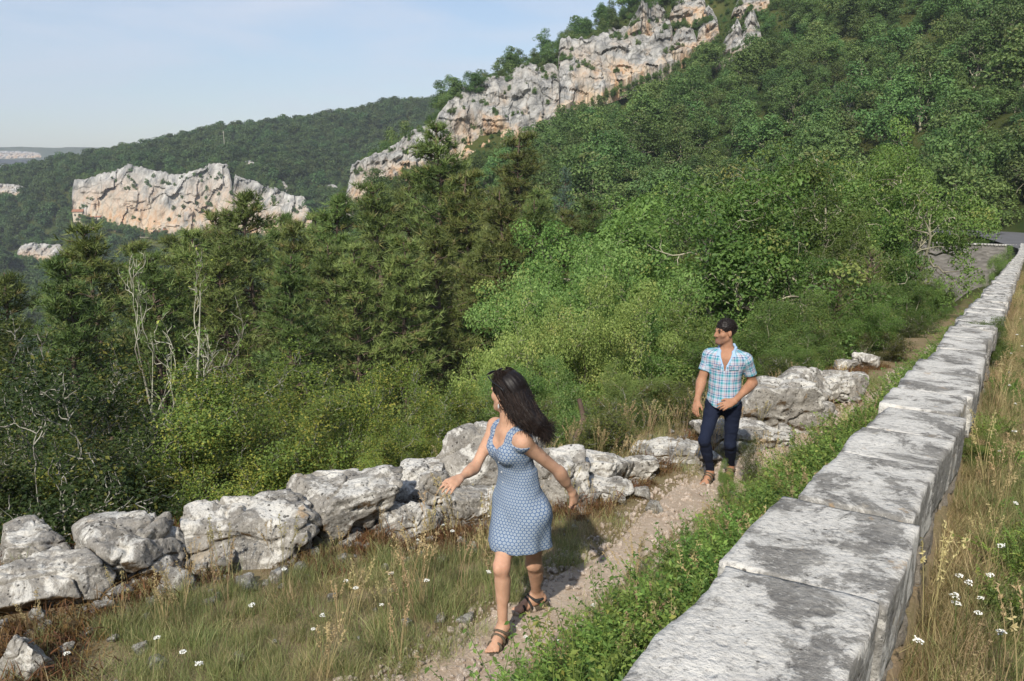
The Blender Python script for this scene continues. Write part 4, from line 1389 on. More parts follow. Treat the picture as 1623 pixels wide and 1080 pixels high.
SHRUBS = [
    ('hazel', 915, 376, 16.5, 0.78, 'tall pale green shrub in the middle, behind the woman', 0), ('hazel', 848, 430, 15.0, 0.62, 'pale green shrub on the left flank of the tall one', 1),
    ('hazel', 1000, 440, 14.5, 0.7, 'pale green shrub left of the man, in front of the oaks', 0), ('hazel', 800, 545, 12.0, 0.75, 'low bright shrub right behind the head of the woman', 1),
    ('hazel', 905, 560, 11.5, 0.85, 'bright leafy shrub behind the dead snag', 0), ('hazel', 1040, 560, 13.0, 0.9, 'bright shrub just to the left of the man', 1),
    ('bush', 1090, 470, 16.0, 0.9, 'green bush under the pale limbed oak', 0), ('bush', 1200, 470, 15.0, 1.0, 'green bush right behind the head of the man', 1),
    ('bush', 1290, 450, 17.0, 1.0, 'green bush above the blocky pale rock', 0), ('bush', 1370, 440, 19.0, 1.0, 'green bush above the farthest small rocks', 1),
    ('bush', 1450, 440, 24.0, 1.0, 'dark bush close to the parapet wall', 0), ('bush', 1490, 440, 31.0, 0.9, 'dark bush near the wall, below the oaks', 1), ('bush', 1270, 520, 13.5, 0.9, 'low bush behind the big light outcrop', 1),
    ('bush', 1160, 500, 18.5, 1.0, 'bush half hidden behind the man', 0), ('bush', 1480, 425, 38.0, 0.9, 'bush against the foot of the retaining wall', 1), ('bush', 1598, 386, 60.0, 0.45, 'small bush in the corner between wall and retaining wall', 0),
    ('bush', 1612, 300, 86.0, 1.1, 'bush on the bank beyond the road, at the right edge', 0), ('bush', 1575, 315, 88.0, 1.1, 'bush on the bank beyond the middle of the road bend', 1), ('bush', 1540, 320, 90.0, 1.0, 'bush on the bank where the road goes behind the oak', 0), ('bush', 1596, 330, 83.0, 1.0, 'low bush at the far kerb of the road bend', 1),
    ('young_pine', 1375, 385, 20.0, 0.9, 'olive young pine among the bushes near the wall', 0), ('young_pine', 1330, 420, 19.0, 0.9, 'smaller olive young pine beside the first', 1),
    ('box', 330, 545, 8.6, 0.9, 'yellow tipped box shrub behind the big pitted boulder', 0), ('box', 430, 560, 9.0, 0.9, 'box shrub with orange leaf tips behind the tall rounded boulder', 1),
    ('box', 250, 665, 8.2, 0.9, 'dense box shrub above the large whitish boulder', 2), ('box', 580, 545, 10.5, 0.75, 'slim upright box shrub with yellow top in the middle', 0),
    ('box', 650, 600, 9.8, 0.9, 'yellow green box shrub left of the woman', 1), ('box', 715, 615, 10.5, 0.9, 'yellow green box shrub close behind the face of the woman', 2),
    ('box', 520, 650, 9.0, 1.0, 'low box shrub over the notched grey boulder', 1), ('box', 600, 680, 8.4, 1.0, 'low box shrub over the small crumbling boulder', 0),
    ('box', 380, 690, 8.0, 1.0, 'low box shrub touching the big pitted boulder', 2), ('box', 470, 700, 8.2, 1.0, 'low box shrub touching the tall rounded boulder', 0),
    ('box', 690, 690, 9.0, 1.0, 'low box shrub by the largest pale boulder', 0),
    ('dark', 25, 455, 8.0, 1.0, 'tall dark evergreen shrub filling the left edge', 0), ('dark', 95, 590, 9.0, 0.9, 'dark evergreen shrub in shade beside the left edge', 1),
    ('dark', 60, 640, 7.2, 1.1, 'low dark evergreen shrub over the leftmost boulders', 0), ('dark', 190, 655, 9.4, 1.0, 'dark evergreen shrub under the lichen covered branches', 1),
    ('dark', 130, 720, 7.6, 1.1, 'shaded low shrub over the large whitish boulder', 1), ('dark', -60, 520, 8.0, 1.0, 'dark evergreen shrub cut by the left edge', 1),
    ('box', 300, 600, 11.5, 1.0, 'shrub in the hollow behind the box shrubs', 0), ('hazel', 480, 625, 13.0, 0.7, 'soft green shrub below the dead pine twigs', 1), ('box', 630, 575, 13.0, 1.0, 'shrub in front of the reddish pine trunk', 0),
    ('lichen', 148, 378, 11.5, 0.7, 'tree of bare branches thick with pale lichen, the left one of the two', 0), ('lichen', 225, 398, 12.0, 0.8, 'tree of bare branches thick with pale lichen, leaning right towards the pines', 1),
    ('scrub', 985, 640, 9.8, 1.5, 'yellowish scrub left of the man, behind the path', 0), ('scrub', 1050, 625, 10.3, 1.5, 'yellowish scrub nearest to the arm of the man', 1),
    ('scrub', 1100, 640, 10.8, 1.4, 'thin scrub behind the knees of the man', 0), ('scrub', 930, 690, 8.9, 1.5, 'low scrub behind the long flat boulder', 1),
    ('scrub', 1250, 560, 13.0, 1.6, 'scrub above the outcrop', 0), ('scrub', 1400, 560, 17.0, 1.5, 'scrub with yellow tips near the farthest rocks', 1), ('scrub', 1450, 525, 22.0, 1.5, 'scrub at the foot of the wall by the bushes', 0),
]
for key, u, v, Y, w, lb, var in SHRUBS:
    plant_px(key, u, v, Y, lb, {'hazel': 'shrub', 'bush': 'bush', 'young_pine': 'pine tree', 'box': 'shrub', 'dark': 'shrub', 'lichen': 'tree', 'scrub': 'shrub'}[key], 'shrubs along the drop', w, var, min_h=0.7)

# filler understorey that hides the forest floor
for i in range(60):
    Y = float(RNG.uniform(13, 36))
    u = float(RNG.uniform(-60, 1480))
    p = at(u, 560, Y)
    s_, t_ = st(p[0], p[1])
    if t_ < edge_t(s_) + 3:
        continue
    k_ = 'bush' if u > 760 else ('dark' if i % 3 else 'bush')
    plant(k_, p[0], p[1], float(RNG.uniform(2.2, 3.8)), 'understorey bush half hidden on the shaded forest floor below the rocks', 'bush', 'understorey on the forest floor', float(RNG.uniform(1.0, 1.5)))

# ------------------------------------------------------------------ hillside trees (each its own) and the far woods (one mass)
def clear_of_cliffs(x, y):
    ok = np.ones(len(x), bool)
    for T0, B0 in CLIFF_ZONES:
        for a, b in zip(T0, B0):
            d = np.array([b[0] - a[0], b[1] - a[1]])
            L2 = max(d @ d, 1e-6)
            t = np.clip(((x - a[0]) * d[0] + (y - a[1]) * d[1]) / L2, 0.05, np.where(y > 350, 0.95, 1.0 + 2.5 / np.sqrt(L2)))
            dd = np.hypot(x - a[0] - t * d[0], y - a[1] - t * d[1])
            ok &= dd > np.where(y > 350, 3.0, 1.6)
    return ok


def jitter_grid(x0, x1, y0, y1, sp, rng):
    gx, gy = np.meshgrid(np.arange(x0, x1, sp), np.arange(y0, y1, sp))
    gx = gx.ravel() + rng.uniform(-0.48, 0.48, gx.size) * sp
    gy = gy.ravel() + rng.uniform(-0.48, 0.48, gy.size) * sp
    return gx, gy


def in_view(x, y, z, margin=60):
    u, v, d = project(np.stack([x, y, z], -1))
    return (d > 1) & (u > -margin) & (u < 1623 + margin) & (v > -220) & (v < 1100)


rg = np.random.default_rng(77)
hx, hy = jitter_grid(-70, 230, 76, 330, 4.9, rg)
hz_ = ground_z(hx, hy, False)
rd_, _ = road_dist(hx, hy)
ok = in_view(hx, hy, hz_) & clear_of_cliffs(hx, hy) & (rd_ > 6.2)
u_, v_, d_ = project(np.stack([hx, hy, hz_ + 3], -1))
ok &= ~((u_ < 860) & (v_ > 330))
# open scrub patches
patch = fbm(np.stack([hx / 14, hy / 14, 0 * hx], -1), 3, 8)
ok &= (patch < 0.28) | (rg.uniform(size=hx.size) < 0.35)
hx, hy, hz_ = hx[ok], hy[ok], hz_[ok]
# visibility test: march towards the camera over terrain plus canopy
vis = np.ones(len(hx), bool)
for f in np.linspace(0.35, 0.96, 34):
    g = ground_z(hx * f, hy * f, False)
    vis &= (hz_ + 6.0) * f > g - 0.5
hx, hy, hz_ = hx[vis], hy[vis], hz_[vis]
dist = np.hypot(hx, hy)
order = np.argsort(dist)
N_ONE = 290
hh = 3.8 + 8.2 * rg.uniform(size=len(hx)) ** 1.6 * (1 - 0.25 * sstep(170, 240, dist))
HILL_FAR = []
for n_, i in enumerate(order):
    if n_ < N_ONE:
        key = 'cedar' if n_ in (31, 58, 90, 133) else 'hill'
        pu_, pv_, _pd = project(np.array([hx[i], hy[i], hz_[i]]))
        where_ = ('beside the road bend' if pu_ > 1500 and pv_ > 230 else 'at the right end of the hillside' if pu_ > 1450 else 'behind the tallest oak' if pu_ > 1300 and pv_ > 150 else 'high on the hillside' if pu_ > 1230 and pv_ < 150 else 'below the crag standing apart' if pu_ > 1110 else 'below the sheer face with the orange scar' if pu_ > 930 else 'below the tilted grey cliff' if pu_ > 740 else 'below the lowest ridge cliff')
        size_ = 'tall' if hh[i] > 8 else 'small' if hh[i] < 5.2 else 'round crowned'
        lb = 'grey green cedar standing out among the round hillside trees' if key == 'cedar' else '%s broadleaf tree packed among others %s' % (size_, where_)
        plant(key, float(hx[i]), float(hy[i]), float(hh[i]) * (1.3 if key == 'cedar' else 1.0), lb, 'tree', 'cedars on the hillside' if key == 'cedar' else 'trees on the hillside', float(rg.uniform(0.9, 1.3)), z=float(hz_[i]) - 0.2)
    else:
        HILL_FAR.append((hx[i], hy[i], hz_[i] - 0.2, hh[i]))


def hidden_collection(name, meshes):
    c = bpy.data.collections.new(name)
    for k, me in enumerate(meshes):
        o = bpy.data.objects.new('%s_%02d' % (name, k), me)
        c.objects.link(o)
    return c


def scatter(name, coll, P, rot, scl, idx, label, cat):
    P = np.asarray(P, float)
    me = make_mesh(name, P, [], [], None)
    me.attributes.new('rot', 'FLOAT_VECTOR', 'POINT').data.foreach_set('vector', np.asarray(rot, np.float32).ravel())
    scl = np.asarray(scl, float)
    if scl.ndim == 1:
        scl = np.repeat(scl[:, None], 3, 1)
    me.attributes.new('scl', 'FLOAT_VECTOR', 'POINT').data.foreach_set('vector', scl.astype(np.float32).ravel())
    me.attributes.new('idx', 'INT', 'POINT').data.foreach_set('value', np.asarray(idx, np.int32))
    o = obj(name, me)
    tag(o, label, cat, kind='stuff')
    ng = bpy.data.node_groups.new(name, 'GeometryNodeTree')
    ng.interface.new_socket('Geometry', in_out='INPUT', socket_type='NodeSocketGeometry')
    ng.interface.new_socket('Geometry', in_out='OUTPUT', socket_type='NodeSocketGeometry')
    gi, go = ng.nodes.new('NodeGroupInput'), ng.nodes.new('NodeGroupOutput')
    ip = ng.nodes.new('GeometryNodeInstanceOnPoints')
    ci = ng.nodes.new('GeometryNodeCollectionInfo')
    ci.inputs['Collection'].default_value = coll
    ci.inputs['Separate Children'].default_value = True
    ci.inputs['Reset Children'].default_value = True
    ip.inputs['Pick Instance'].default_value = True
    def na_(nm, ty):
        nd = ng.nodes.new('GeometryNodeInputNamedAttribute')
        nd.data_type = ty
        nd.inputs['Name'].default_value = nm
        return nd.outputs['Attribute']
    L = ng.links
    L.new(gi.outputs[0], ip.inputs['Points'])
    L.new(ci.outputs[0], ip.inputs['Instance'])
    L.new(na_('idx', 'INT'), ip.inputs['Instance Index'])
    L.new(na_('rot', 'FLOAT_VECTOR'), ip.inputs['Rotation'])
    L.new(na_('scl', 'FLOAT_VECTOR'), ip.inputs['Scale'])
    L.new(ip.outputs[0], go.inputs[0])
    md = o.modifiers.new('scatter', 'NODES')
    md.node_group = ng
    return o


def yaw_only(n, rng, tilt=0.0):
    r_ = np.zeros((n, 3))
    r_[:, 2] = rng.uniform(0, 6.283, n)
    if tilt:
        r_[:, :2] = rng.normal(size=(n, 2)) * tilt
    return r_


H = np.array(HILL_FAR)
far_coll = hidden_collection('wood_source', [c for _, c in KINDS['far']])
mid_coll = hidden_collection('hill_source', [c for _, c in KINDS['hill']])
wd = rg.uniform(0.9, 1.25, len(H))
scatter('hillside_wood', mid_coll, H[:, :3], yaw_only(len(H), rg), np.column_stack([H[:, 3] * wd, H[:, 3] * wd, H[:, 3]]), rg.integers(0, 4, len(H)), 'dense broadleaf wood on the upper hillside around the crags', 'wood')

fx, fy = jitter_grid(-460, 220, 150, 900, 6.0, rg)
fz_ = ground_z(fx, fy, False)
fu, fv, fd = project(np.stack([fx, fy, fz_ + 4], -1))
ok = (fu > -60) & (fu < 840) & (fd > 100) & clear_of_cliffs(fx, fy) & ~((fx > -75) & (fy < 330) & (fu > 540))
ok &= (fbm(np.stack([fx / 30, fy / 30, 0 * fx], -1), 3, 18) < 0.4) | (rg.uniform(size=fx.size) < 0.8)
fx, fy, fz_ = fx[ok], fy[ok], fz_[ok]
vis = np.ones(len(fx), bool)
for f in np.linspace(0.3, 0.98, 40):
    vis &= (fz_ + 7.0) * f > ground_z(fx * f, fy * f, False) - 1.0
fx, fy, fz_ = fx[vis], fy[vis], fz_[vis]
fh = 5.0 + 6.5 * rg.uniform(size=len(fx)) ** 1.3
scatter('far_wood', far_coll, np.column_stack([fx, fy, fz_ - 0.3]), yaw_only(len(fx), rg), np.column_stack([fh * 1.05, fh * 1.05, fh]), rg.integers(0, 3, len(fx)), 'dense dark green wood covering the far hill around the cliffs', 'wood')
# woods on the valley side below the far cliffs, nearer
vx, vy = jitter_grid(-260, -8, 75, 330, 5.2, rg)
vz = ground_z(vx, vy, False)
ok = in_view(vx, vy, vz) & clear_of_cliffs(vx, vy)
vu, vv_, vd = project(np.stack([vx, vy, vz + 4], -1))
ok &= (vu < 860) & (vv_ > 320)
vx, vy, vz = vx[ok], vy[ok], vz[ok]
vh = rg.uniform(4.5, 8, len(vx))
scatter('valley_wood', mid_coll, np.column_stack([vx, vy, vz - 0.3]), yaw_only(len(vx), rg), np.column_stack([vh, vh, vh]), rg.integers(0, 4, len(vx)), 'broadleaf wood on the valley floor seen between the pines', 'wood')

# shrubs rooted on ledges and along the rims of the cliffs
LP, LH = [], []
for Pf, Df in CLIFF_FACES:
    y_m = Pf[..., 1].mean()
    if y_m > 900:
        continue
    nv_, nu_ = Pf.shape[:2]
    hgt = Pf[-1, :, 2].mean() - Pf[0, :, 2].mean()
    ln_ = np.linalg.norm(np.diff(Pf[-1], axis=0), axis=1).sum()
    up_d = np.gradient(Df, axis=0)
    cand = np.argwhere((up_d < np.quantile(up_d, 0.12)) & (np.arange(nv_)[:, None] > nv_ * 0.15))
    m = int(ln_ * hgt / (34 if y_m < 350 else 150))
    if len(cand):
        for i, j in cand[rg.integers(0, len(cand), m)]:
            LP.append(Pf[i, j] + [0, 0.2, -0.2]); LH.append(rg.uniform(0.8, 2.1) * (1.0 if y_m < 350 else 2.0))
    for k in range(int(ln_ / (2.4 if y_m < 350 else 5))):
        j = rg.integers(0, nu_)
        LP.append(Pf[-1, j] + [0, rg.uniform(1.5, 7), rg.uniform(-1.6, -0.4)]); LH.append(rg.uniform(1.0, 2.4) * (1.0 if y_m < 350 else 2.6))
    for k in range(int(ln_ / 1.8)):
        j = rg.integers(0, nu_)
        LP.append(Pf[0, j] + [0, rg.uniform(-2.5, 0.5), rg.uniform(0.4, 2.0)]); LH.append(rg.uniform(1.2, 2.6) * (1.0 if y_m < 350 else 3.0))
cx, cy_ = jitter_grid(-45, 95, 185, 275, 2.3, rg)
cz = ground_z(cx, cy_, False)
cu, cv, _c = project(np.stack([cx, cy_, cz], -1))
kk = (((cu > 960) & (cu < 1240) & (cv > -40) & (cv < 130)) | ((cu > 540) & (cu < 960) & (cv > 90))) & (rg.uniform(size=cx.size) < 0.8)
for a_, b_, c_ in zip(cx[kk], cy_[kk], cz[kk]):
    LP.append(np.array([a_, b_, c_ - 0.2])); LH.append(rg.uniform(0.8, 2.3))
LP, LH = np.array(LP), np.array(LH)
scatter('ledge_shrubs', mid_coll, LP, yaw_only(len(LP), rg), LH, rg.integers(0, 4, len(LP)), 'small dark shrubs rooted on the ledges and rims of the cliffs', 'shrubs')
# ------------------------------------------------------------------ grass, weeds, flowers, gravel
def blades(mb, rng, n, h, spread, width, bend=0.5, var=None):
    base = rng.normal(size=(n, 2)) * spread
    az = rng.uniform(0, 6.283, n)
    H_ = h * rng.uniform(0.45, 1.1, n)
    lean = rng.uniform(0.1, bend, n)
    d = np.stack([np.cos(az), np.sin(az)], -1)
    side = np.stack([-np.sin(az + rng.normal(size=n) * 0.8), np.cos(az)], -1)
    rows = []
    for f, w in ((0.0, 1.0), (0.4, 0.85), (0.75, 0.5), (1.0, 0.06)):
        c = np.column_stack([base + d * (lean * H_ * f ** 1.8)[:, None], H_ * f * (1 - 0.25 * lean * f)])
        s_ = np.column_stack([side * (width * w * 0.5), np.zeros(n)])
        rows += [c - s_, c + s_]
    V = np.stack(rows, 1)
    i = np.arange(n)[:, None] * 8
    Q = np.concatenate([i + [0, 1, 3, 2], i + [2, 3, 5, 4], i + [4, 5, 7, 6]])
    vv = rng.uniform(0.02, 0.98, n) + (rng.uniform(size=n) < 0.22)
    mb.add(V.reshape(-1, 3), quads=Q, var=np.repeat(vv, 8))


def tuft_mesh(name, seed, n, h, spread, width, mat, bend=0.6):
    rng = np.random.default_rng(seed)
    mb = MB()
    blades(mb, rng, n, h, spread, width, bend)
    return mb.mesh(name, mat)


def stalk_mesh(name, seed, n, h, mat):
    rng = np.random.default_rng(seed)
    mb = MB()
    for k in range(n):
        a = rng.uniform(0, 6.28)
        L = h * rng.uniform(0.7, 1.1)
        b = rng.normal(size=2) * 0.03
        ln = rng.uniform(0.05, 0.35)
        f = np.linspace(0, 1, 6)
        P = np.column_stack([b[0] + math.cos(a) * ln * L * f ** 2, b[1] + math.sin(a) * ln * L * f ** 2, L * f])
        tube(mb, P, np.full(6, 0.0017), 3, 0.7)
        m = 22
        ff = rng.uniform(0.74, 1.0, m)
        C = np.column_stack([np.interp(ff, f, P[:, c]) for c in range(3)]) + rng.normal(size=(m, 3)) * 0.006
        leaves(mb, C, rng.normal(size=(m, 3)), 0.02, 0.4, rng, rng.uniform(0.5, 1, m))
    return mb.mesh(name, mat)


def weed_mesh(name, seed, stems, h, leaf, mat, per=16, aspect=0.5):
    rng = np.random.default_rng(seed)
    mb = MB()
    for k in range(stems):
        a = rng.uniform(0, 6.28)
        L = h * rng.uniform(0.55, 1.05)
        b = rng.normal(size=2) * 0.07
        ln = rng.uniform(0.15, 0.8)
        f = np.linspace(0, 1, 6)
        P = np.column_stack([b[0] + math.cos(a) * ln * L * f ** 1.6, b[1] + math.sin(a) * ln * L * f ** 1.6, L * f * (1 - 0.2 * ln * f)])
        tube(mb, P, np.linspace(0.003, 0.0012, 6), 3, 0.4)
        ff = np.linspace(0.18, 1.0, per)
        C = np.column_stack([np.interp(ff, f, P[:, c]) for c in range(3)])
        sg = np.where(np.arange(per) % 2, 1, -1)[:, None]
        off = nrm(np.column_stack([-math.sin(a) + rng.normal(size=per) * 0.5, math.cos(a) + rng.normal(size=per) * 0.5, rng.normal(size=per) * 0.3])) * sg
        C = C + off * leaf * 0.55
        N = nrm(rng.normal(size=(per, 3)) * 0.45 + [0, 0, 1.0] + off * 0.2)
        leaves(mb, C, N, leaf * rng.uniform(0.7, 1.2, per), aspect, rng, rng.uniform(0.02, 0.98, per) + (rng.uniform() < 0.1))
        # paired leaflet
        leaves(mb, C - off * leaf * 0.9, nrm(N + rng.normal(size=(per, 3)) * 0.3), leaf * rng.uniform(0.5, 1.0, per), aspect, rng, rng.uniform(0, 1, per))
    return mb.mesh(name, mat)


green_c = hidden_collection('green_tuft', [tuft_mesh('green_tuft', 1 + k, 100, 0.15, 0.05, 0.0022, M['grass_green'], 1.1) for k in range(3)])
dry_c = hidden_collection('dry_tuft', [tuft_mesh('dry_tuft', 11 + k, 60, 0.16, 0.055, 0.0021, M['grass_dry'], 1.2) for k in range(3)])
rust_c = hidden_collection('rust_tuft', [tuft_mesh('rust_tuft', 21 + k, 70, 0.085, 0.06, 0.006, M['grass_rust'], 1.4) for k in range(2)])
stalk_c = hidden_collection('seed_stalk', [stalk_mesh('seed_stalk', 31 + k, 5, 0.52, M['grass_dry']) for k in range(3)])
weed_c = hidden_collection('weed_source', [weed_mesh('weed_source', 41 + k, 18, 0.42, 0.025, M['weed_leaf'], 20) for k in range(3)]
                           + [weed_mesh('weed_source', 51 + k, 12, 0.32, 0.034, M['weed_leaf'], 14, 0.6) for k in range(2)])
gravel_c = hidden_collection('gravel_stone', [rock_mesh('gravel_stone', 800 + k, (1.0, 0.8, 0.55), 2, M['gravel'], 8, 0.1, 18) for k in range(5)])

rg = np.random.default_rng(99)


def st_points(n, s0, s1, t0, t1, power=1.6):
    """random points in wall coordinates, denser near the camera"""
    s_ = s0 + (s1 - s0) * rg.uniform(size=n) ** power
    t_ = rg.uniform(size=n)
    t0, t1 = (f(s_) if callable(f) else np.full(n, float(f)) for f in (t0, t1))
    t_ = t0 + (t1 - t0) * t_
    x, y = xy(s_, t_)
    return s_, t_, x, y, ground_z(x, y)


def nz2(x, y, sc, seed):
    return fbm(np.stack([x * sc, y * sc, 0 * x], -1), 3, seed)


BX = np.array([[o.location.x, o.location.y, o.dimensions.x] for o in bpy.data.objects if o.name.split('.')[0] == 'boulder'])


def boulder_gap(x, y):
    return np.min(np.hypot(x[:, None] - BX[None, :, 0], y[:, None] - BX[None, :, 1]) - BX[None, :, 2] * 0.42, axis=1)


# green and dry grass on the bench left of the path
n = 6400
s_, t_, x, y, z = st_points(n, -1.5, 14, lambda s: path_t(s) + 0.17, lambda s: edge_t(s) + 0.7, 1.5)
off = t_ - path_t(s_)
bgap = boulder_gap(x, y)
keep = (bgap > -0.02) & ((bgap > 0.34 + 0.2 * nz2(x, y, 1.8, 49)) | (rg.uniform(size=n) < 0.16)) & (rg.uniform(size=n) < (0.5 + 0.6 * sstep(0.2, 0.6, off)) * (1 - 0.86 * sstep(0.50, 0.70, off / np.maximum(edge_t(s_) - path_t(s_), 0.5) + 0.10 * nz2(x, y, 1.5, 47))))
dryness = nz2(x, y, 0.8, 41) + 0.35 * sstep(0.45, 0.95, off / np.maximum(edge_t(s_) - path_t(s_), 0.5)) + 0.25 * sstep(4, 8, s_)
is_dry = dryness > rg.normal(size=n) * 0.18 + 0.2
P = np.column_stack([x, y, z - 0.01])
a = keep & ~is_dry
scatter('green_grass', green_c, P[a], yaw_only(a.sum(), rg, 0.15), rg.uniform(0.5, 1.25, a.sum()), rg.integers(0, 3, a.sum()), 'green tufts of grass on the bench between boulders and path', 'grass')
b = keep & is_dry
scatter('dry_grass', dry_c, P[b], yaw_only(b.sum(), rg, 0.2), rg.uniform(0.4, 1.1, b.sum()), rg.integers(0, 3, b.sum()), 'straw coloured dry grass on the bench around the boulders', 'grass')
# seed stalks
n = 420
s_, t_, x, y, z = st_points(n, -1.0, 13, lambda s: path_t(s) + 0.25, lambda s: edge_t(s) + 0.4, 1.3)
k = (boulder_gap(x, y) > 0.0) & (nz2(x, y, 0.6, 44) + 0.3 * sstep(4, 7, s_) > -0.05)
s2, t2, x2, y2, z2 = st_points(130, -0.5, 9, lambda s: 0.1 + 0 * s, lambda s: path_t(s) - 0.3, 1.2)
s3, t3, x3, y3, z3 = st_points(260, -1.5, 22, -1.7, -0.5, 1.3)
X = np.concatenate([x[k], x2, x3]); Yc = np.concatenate([y[k], y2, y3]); Z = np.concatenate([z[k], z2, z3])
scatter('seed_grass', stalk_c, np.column_stack([X, Yc, Z]), yaw_only(len(X), rg, 0.12), rg.uniform(0.5, 1.1, len(X)), rg.integers(0, 3, len(X)), 'tall dry grass stalks with seed heads', 'grass')
# rusty moss and dead leaves round the feet of the boulders
n = 1000
i_ = rg.integers(0, len(BX), n)
ang = rg.uniform(0, 6.283, n)
rr = BX[i_, 2] * 0.45 + np.abs(rg.normal(size=n)) * 0.16
x, y = BX[i_, 0] + np.cos(ang) * rr, BX[i_, 1] + np.sin(ang) * rr - 0.1
s_, t_ = st(x, y)
k = (t_ < edge_t(s_) + 0.5) & (t_ > path_t(s_) + 0.45) & (boulder_gap(x, y) > -0.12)
x, y = x[k], y[k]
scatter('rusty_moss', rust_c, np.column_stack([x, y, ground_z(x, y)]), yaw_only(len(x), rg, 0.3), rg.uniform(0.6, 1.5, len(x)), rg.integers(0, 2, len(x)), 'rust brown moss and dead grass at the feet of the boulders', 'moss')
# leafy weeds on the bank between path and wall
n = 2300
s_, t_, x, y, z = st_points(n, -1.2, 30, lambda s: 0.02 + 0 * s, lambda s: np.maximum(path_t(s) - 0.36, 0.35), 1.7)
f = t_ / np.maximum(path_t(s_), 0.4)
k = rg.uniform(size=n) < 1.15 - 0.95 * sstep(0.5, 0.78, f)
sc_ = rg.uniform(0.55, 1.25, n) * (1.1 - 0.55 * sstep(0.4, 0.8, f))
scatter('leafy_weeds', weed_c, np.column_stack([x, y, z - 0.02])[k], yaw_only(k.sum(), rg, 0.2), sc_[k], rg.integers(0, 5, k.sum()), 'bright green leafy weeds on the bank between path and parapet wall', 'weeds')
n = 1500
s_, t_, x, y, z = st_points(n, -1.2, 16, lambda s: 0.1 + 0 * s, lambda s: path_t(s) - 0.2, 1.5)
scatter('bank_grass', green_c, np.column_stack([x, y, z - 0.01]), yaw_only(n, rg, 0.15), rg.uniform(0.5, 1.25, n), rg.integers(0, 3, n), 'long green grass among the weeds beside the path', 'grass')
# roadside verge to the right of the wall
n = 5200
s_, t_, x, y, z = st_points(n, -2.0, 42, -1.9, -WALL_W - 0.03, 1.8)
near_wall = 1 - sstep(0.0, 0.35, -t_ - WALL_W)
isd = nz2(x, y, 1.1, 61) + 0.45 * near_wall > rg.normal(size=n) * 0.2 + 0.12
P = np.column_stack([x, y, z - 0.01])
scatter('verge_grass', green_c, P[~isd], yaw_only((~isd).sum(), rg, 0.2), rg.uniform(0.5, 1.3, (~isd).sum()), rg.integers(0, 3, (~isd).sum()), 'green grass on the roadside verge beside the wall', 'grass')
scatter('verge_dry_grass', dry_c, P[isd], yaw_only(isd.sum(), rg, 0.25), rg.uniform(0.5, 1.2, isd.sum()), rg.integers(0, 3, isd.sum()), 'reddish dry grass along the roadside face of the wall', 'grass')
n = 1300
s_, t_, x, y, z = st_points(n, -2.0, 30, -0.66, -WALL_W - 0.02, 1.6)
scatter('wall_foot_grass', dry_c, np.column_stack([x, y, z - 0.01]), yaw_only(n, rg, 0.3), rg.uniform(0.4, 1.1, n), rg.integers(0, 3, n), 'tangled dry grass pressed against the roadside foot of the wall', 'grass')
n = 480
s_, t_, x, y, z = st_points(n, -1.5, 30, -1.8, -WALL_W - 0.08, 1.4)
k = nz2(x, y, 0.9, 66) > 0.0
scatter('verge_weeds', weed_c, np.column_stack([x, y, z])[k], yaw_only(k.sum(), rg, 0.2), rg.uniform(0.35, 0.8, k.sum()), rg.integers(0, 5, k.sum()), 'small leafy weeds in the verge grass', 'weeds')
# gravel of the path
n = 11000
s_, t_, x, y, z = st_points(n, -1.0, 16, lambda s: path_t(s) - 0.40, lambda s: path_t(s) + 0.42, 1.7)
k = rg.uniform(size=n) < 1.2 - 0.9 * sstep(0.2, 0.45, np.abs(t_ - path_t(s_)))
gs = 0.014 + 0.05 * rg.uniform(size=n) ** 4
scatter('gravel', gravel_c, np.column_stack([x, y, z + 0.012])[k], rg.uniform(0, 6.28, (k.sum(), 3)), gs[k], rg.integers(0, 5, k.sum()), 'loose pale gravel strewn over the footpath', 'gravel')

# rubble at the feet of the boulders
rub_c = hidden_collection('rubble_stone', [rock_mesh('rubble_stone', 840 + k, (1.0, 0.8, 0.6), 3, M['boulder'], 8, 0.12, 24) for k in range(5)])
n = 3200
s_, t_, x, y, z = st_points(n, -1.5, 13, lambda s: path_t(s) + 0.5, lambda s: edge_t(s) + 0.3, 1.4)
fr_ = (t_ - path_t(s_)) / np.maximum(edge_t(s_) - path_t(s_), 0.5)
bg2 = boulder_gap(x, y)
k = (bg2 > -0.1) & (rg.uniform(size=n) < 0.07 + 1.0 * (1 - sstep(0.25, 0.62, bg2)))
rs = 0.015 + 0.085 * rg.uniform(size=n) ** 3.5
scatter('rubble', rub_c, np.column_stack([x, y, z])[k], rg.uniform(-0.4, 0.4, (k.sum(), 3)) + [0, 0, 1] * rg.uniform(0, 6.28, (k.sum(), 1)), rs[k], rg.integers(0, 5, k.sum()), 'broken pale rubble strewn at the feet of the boulders', 'rubble')

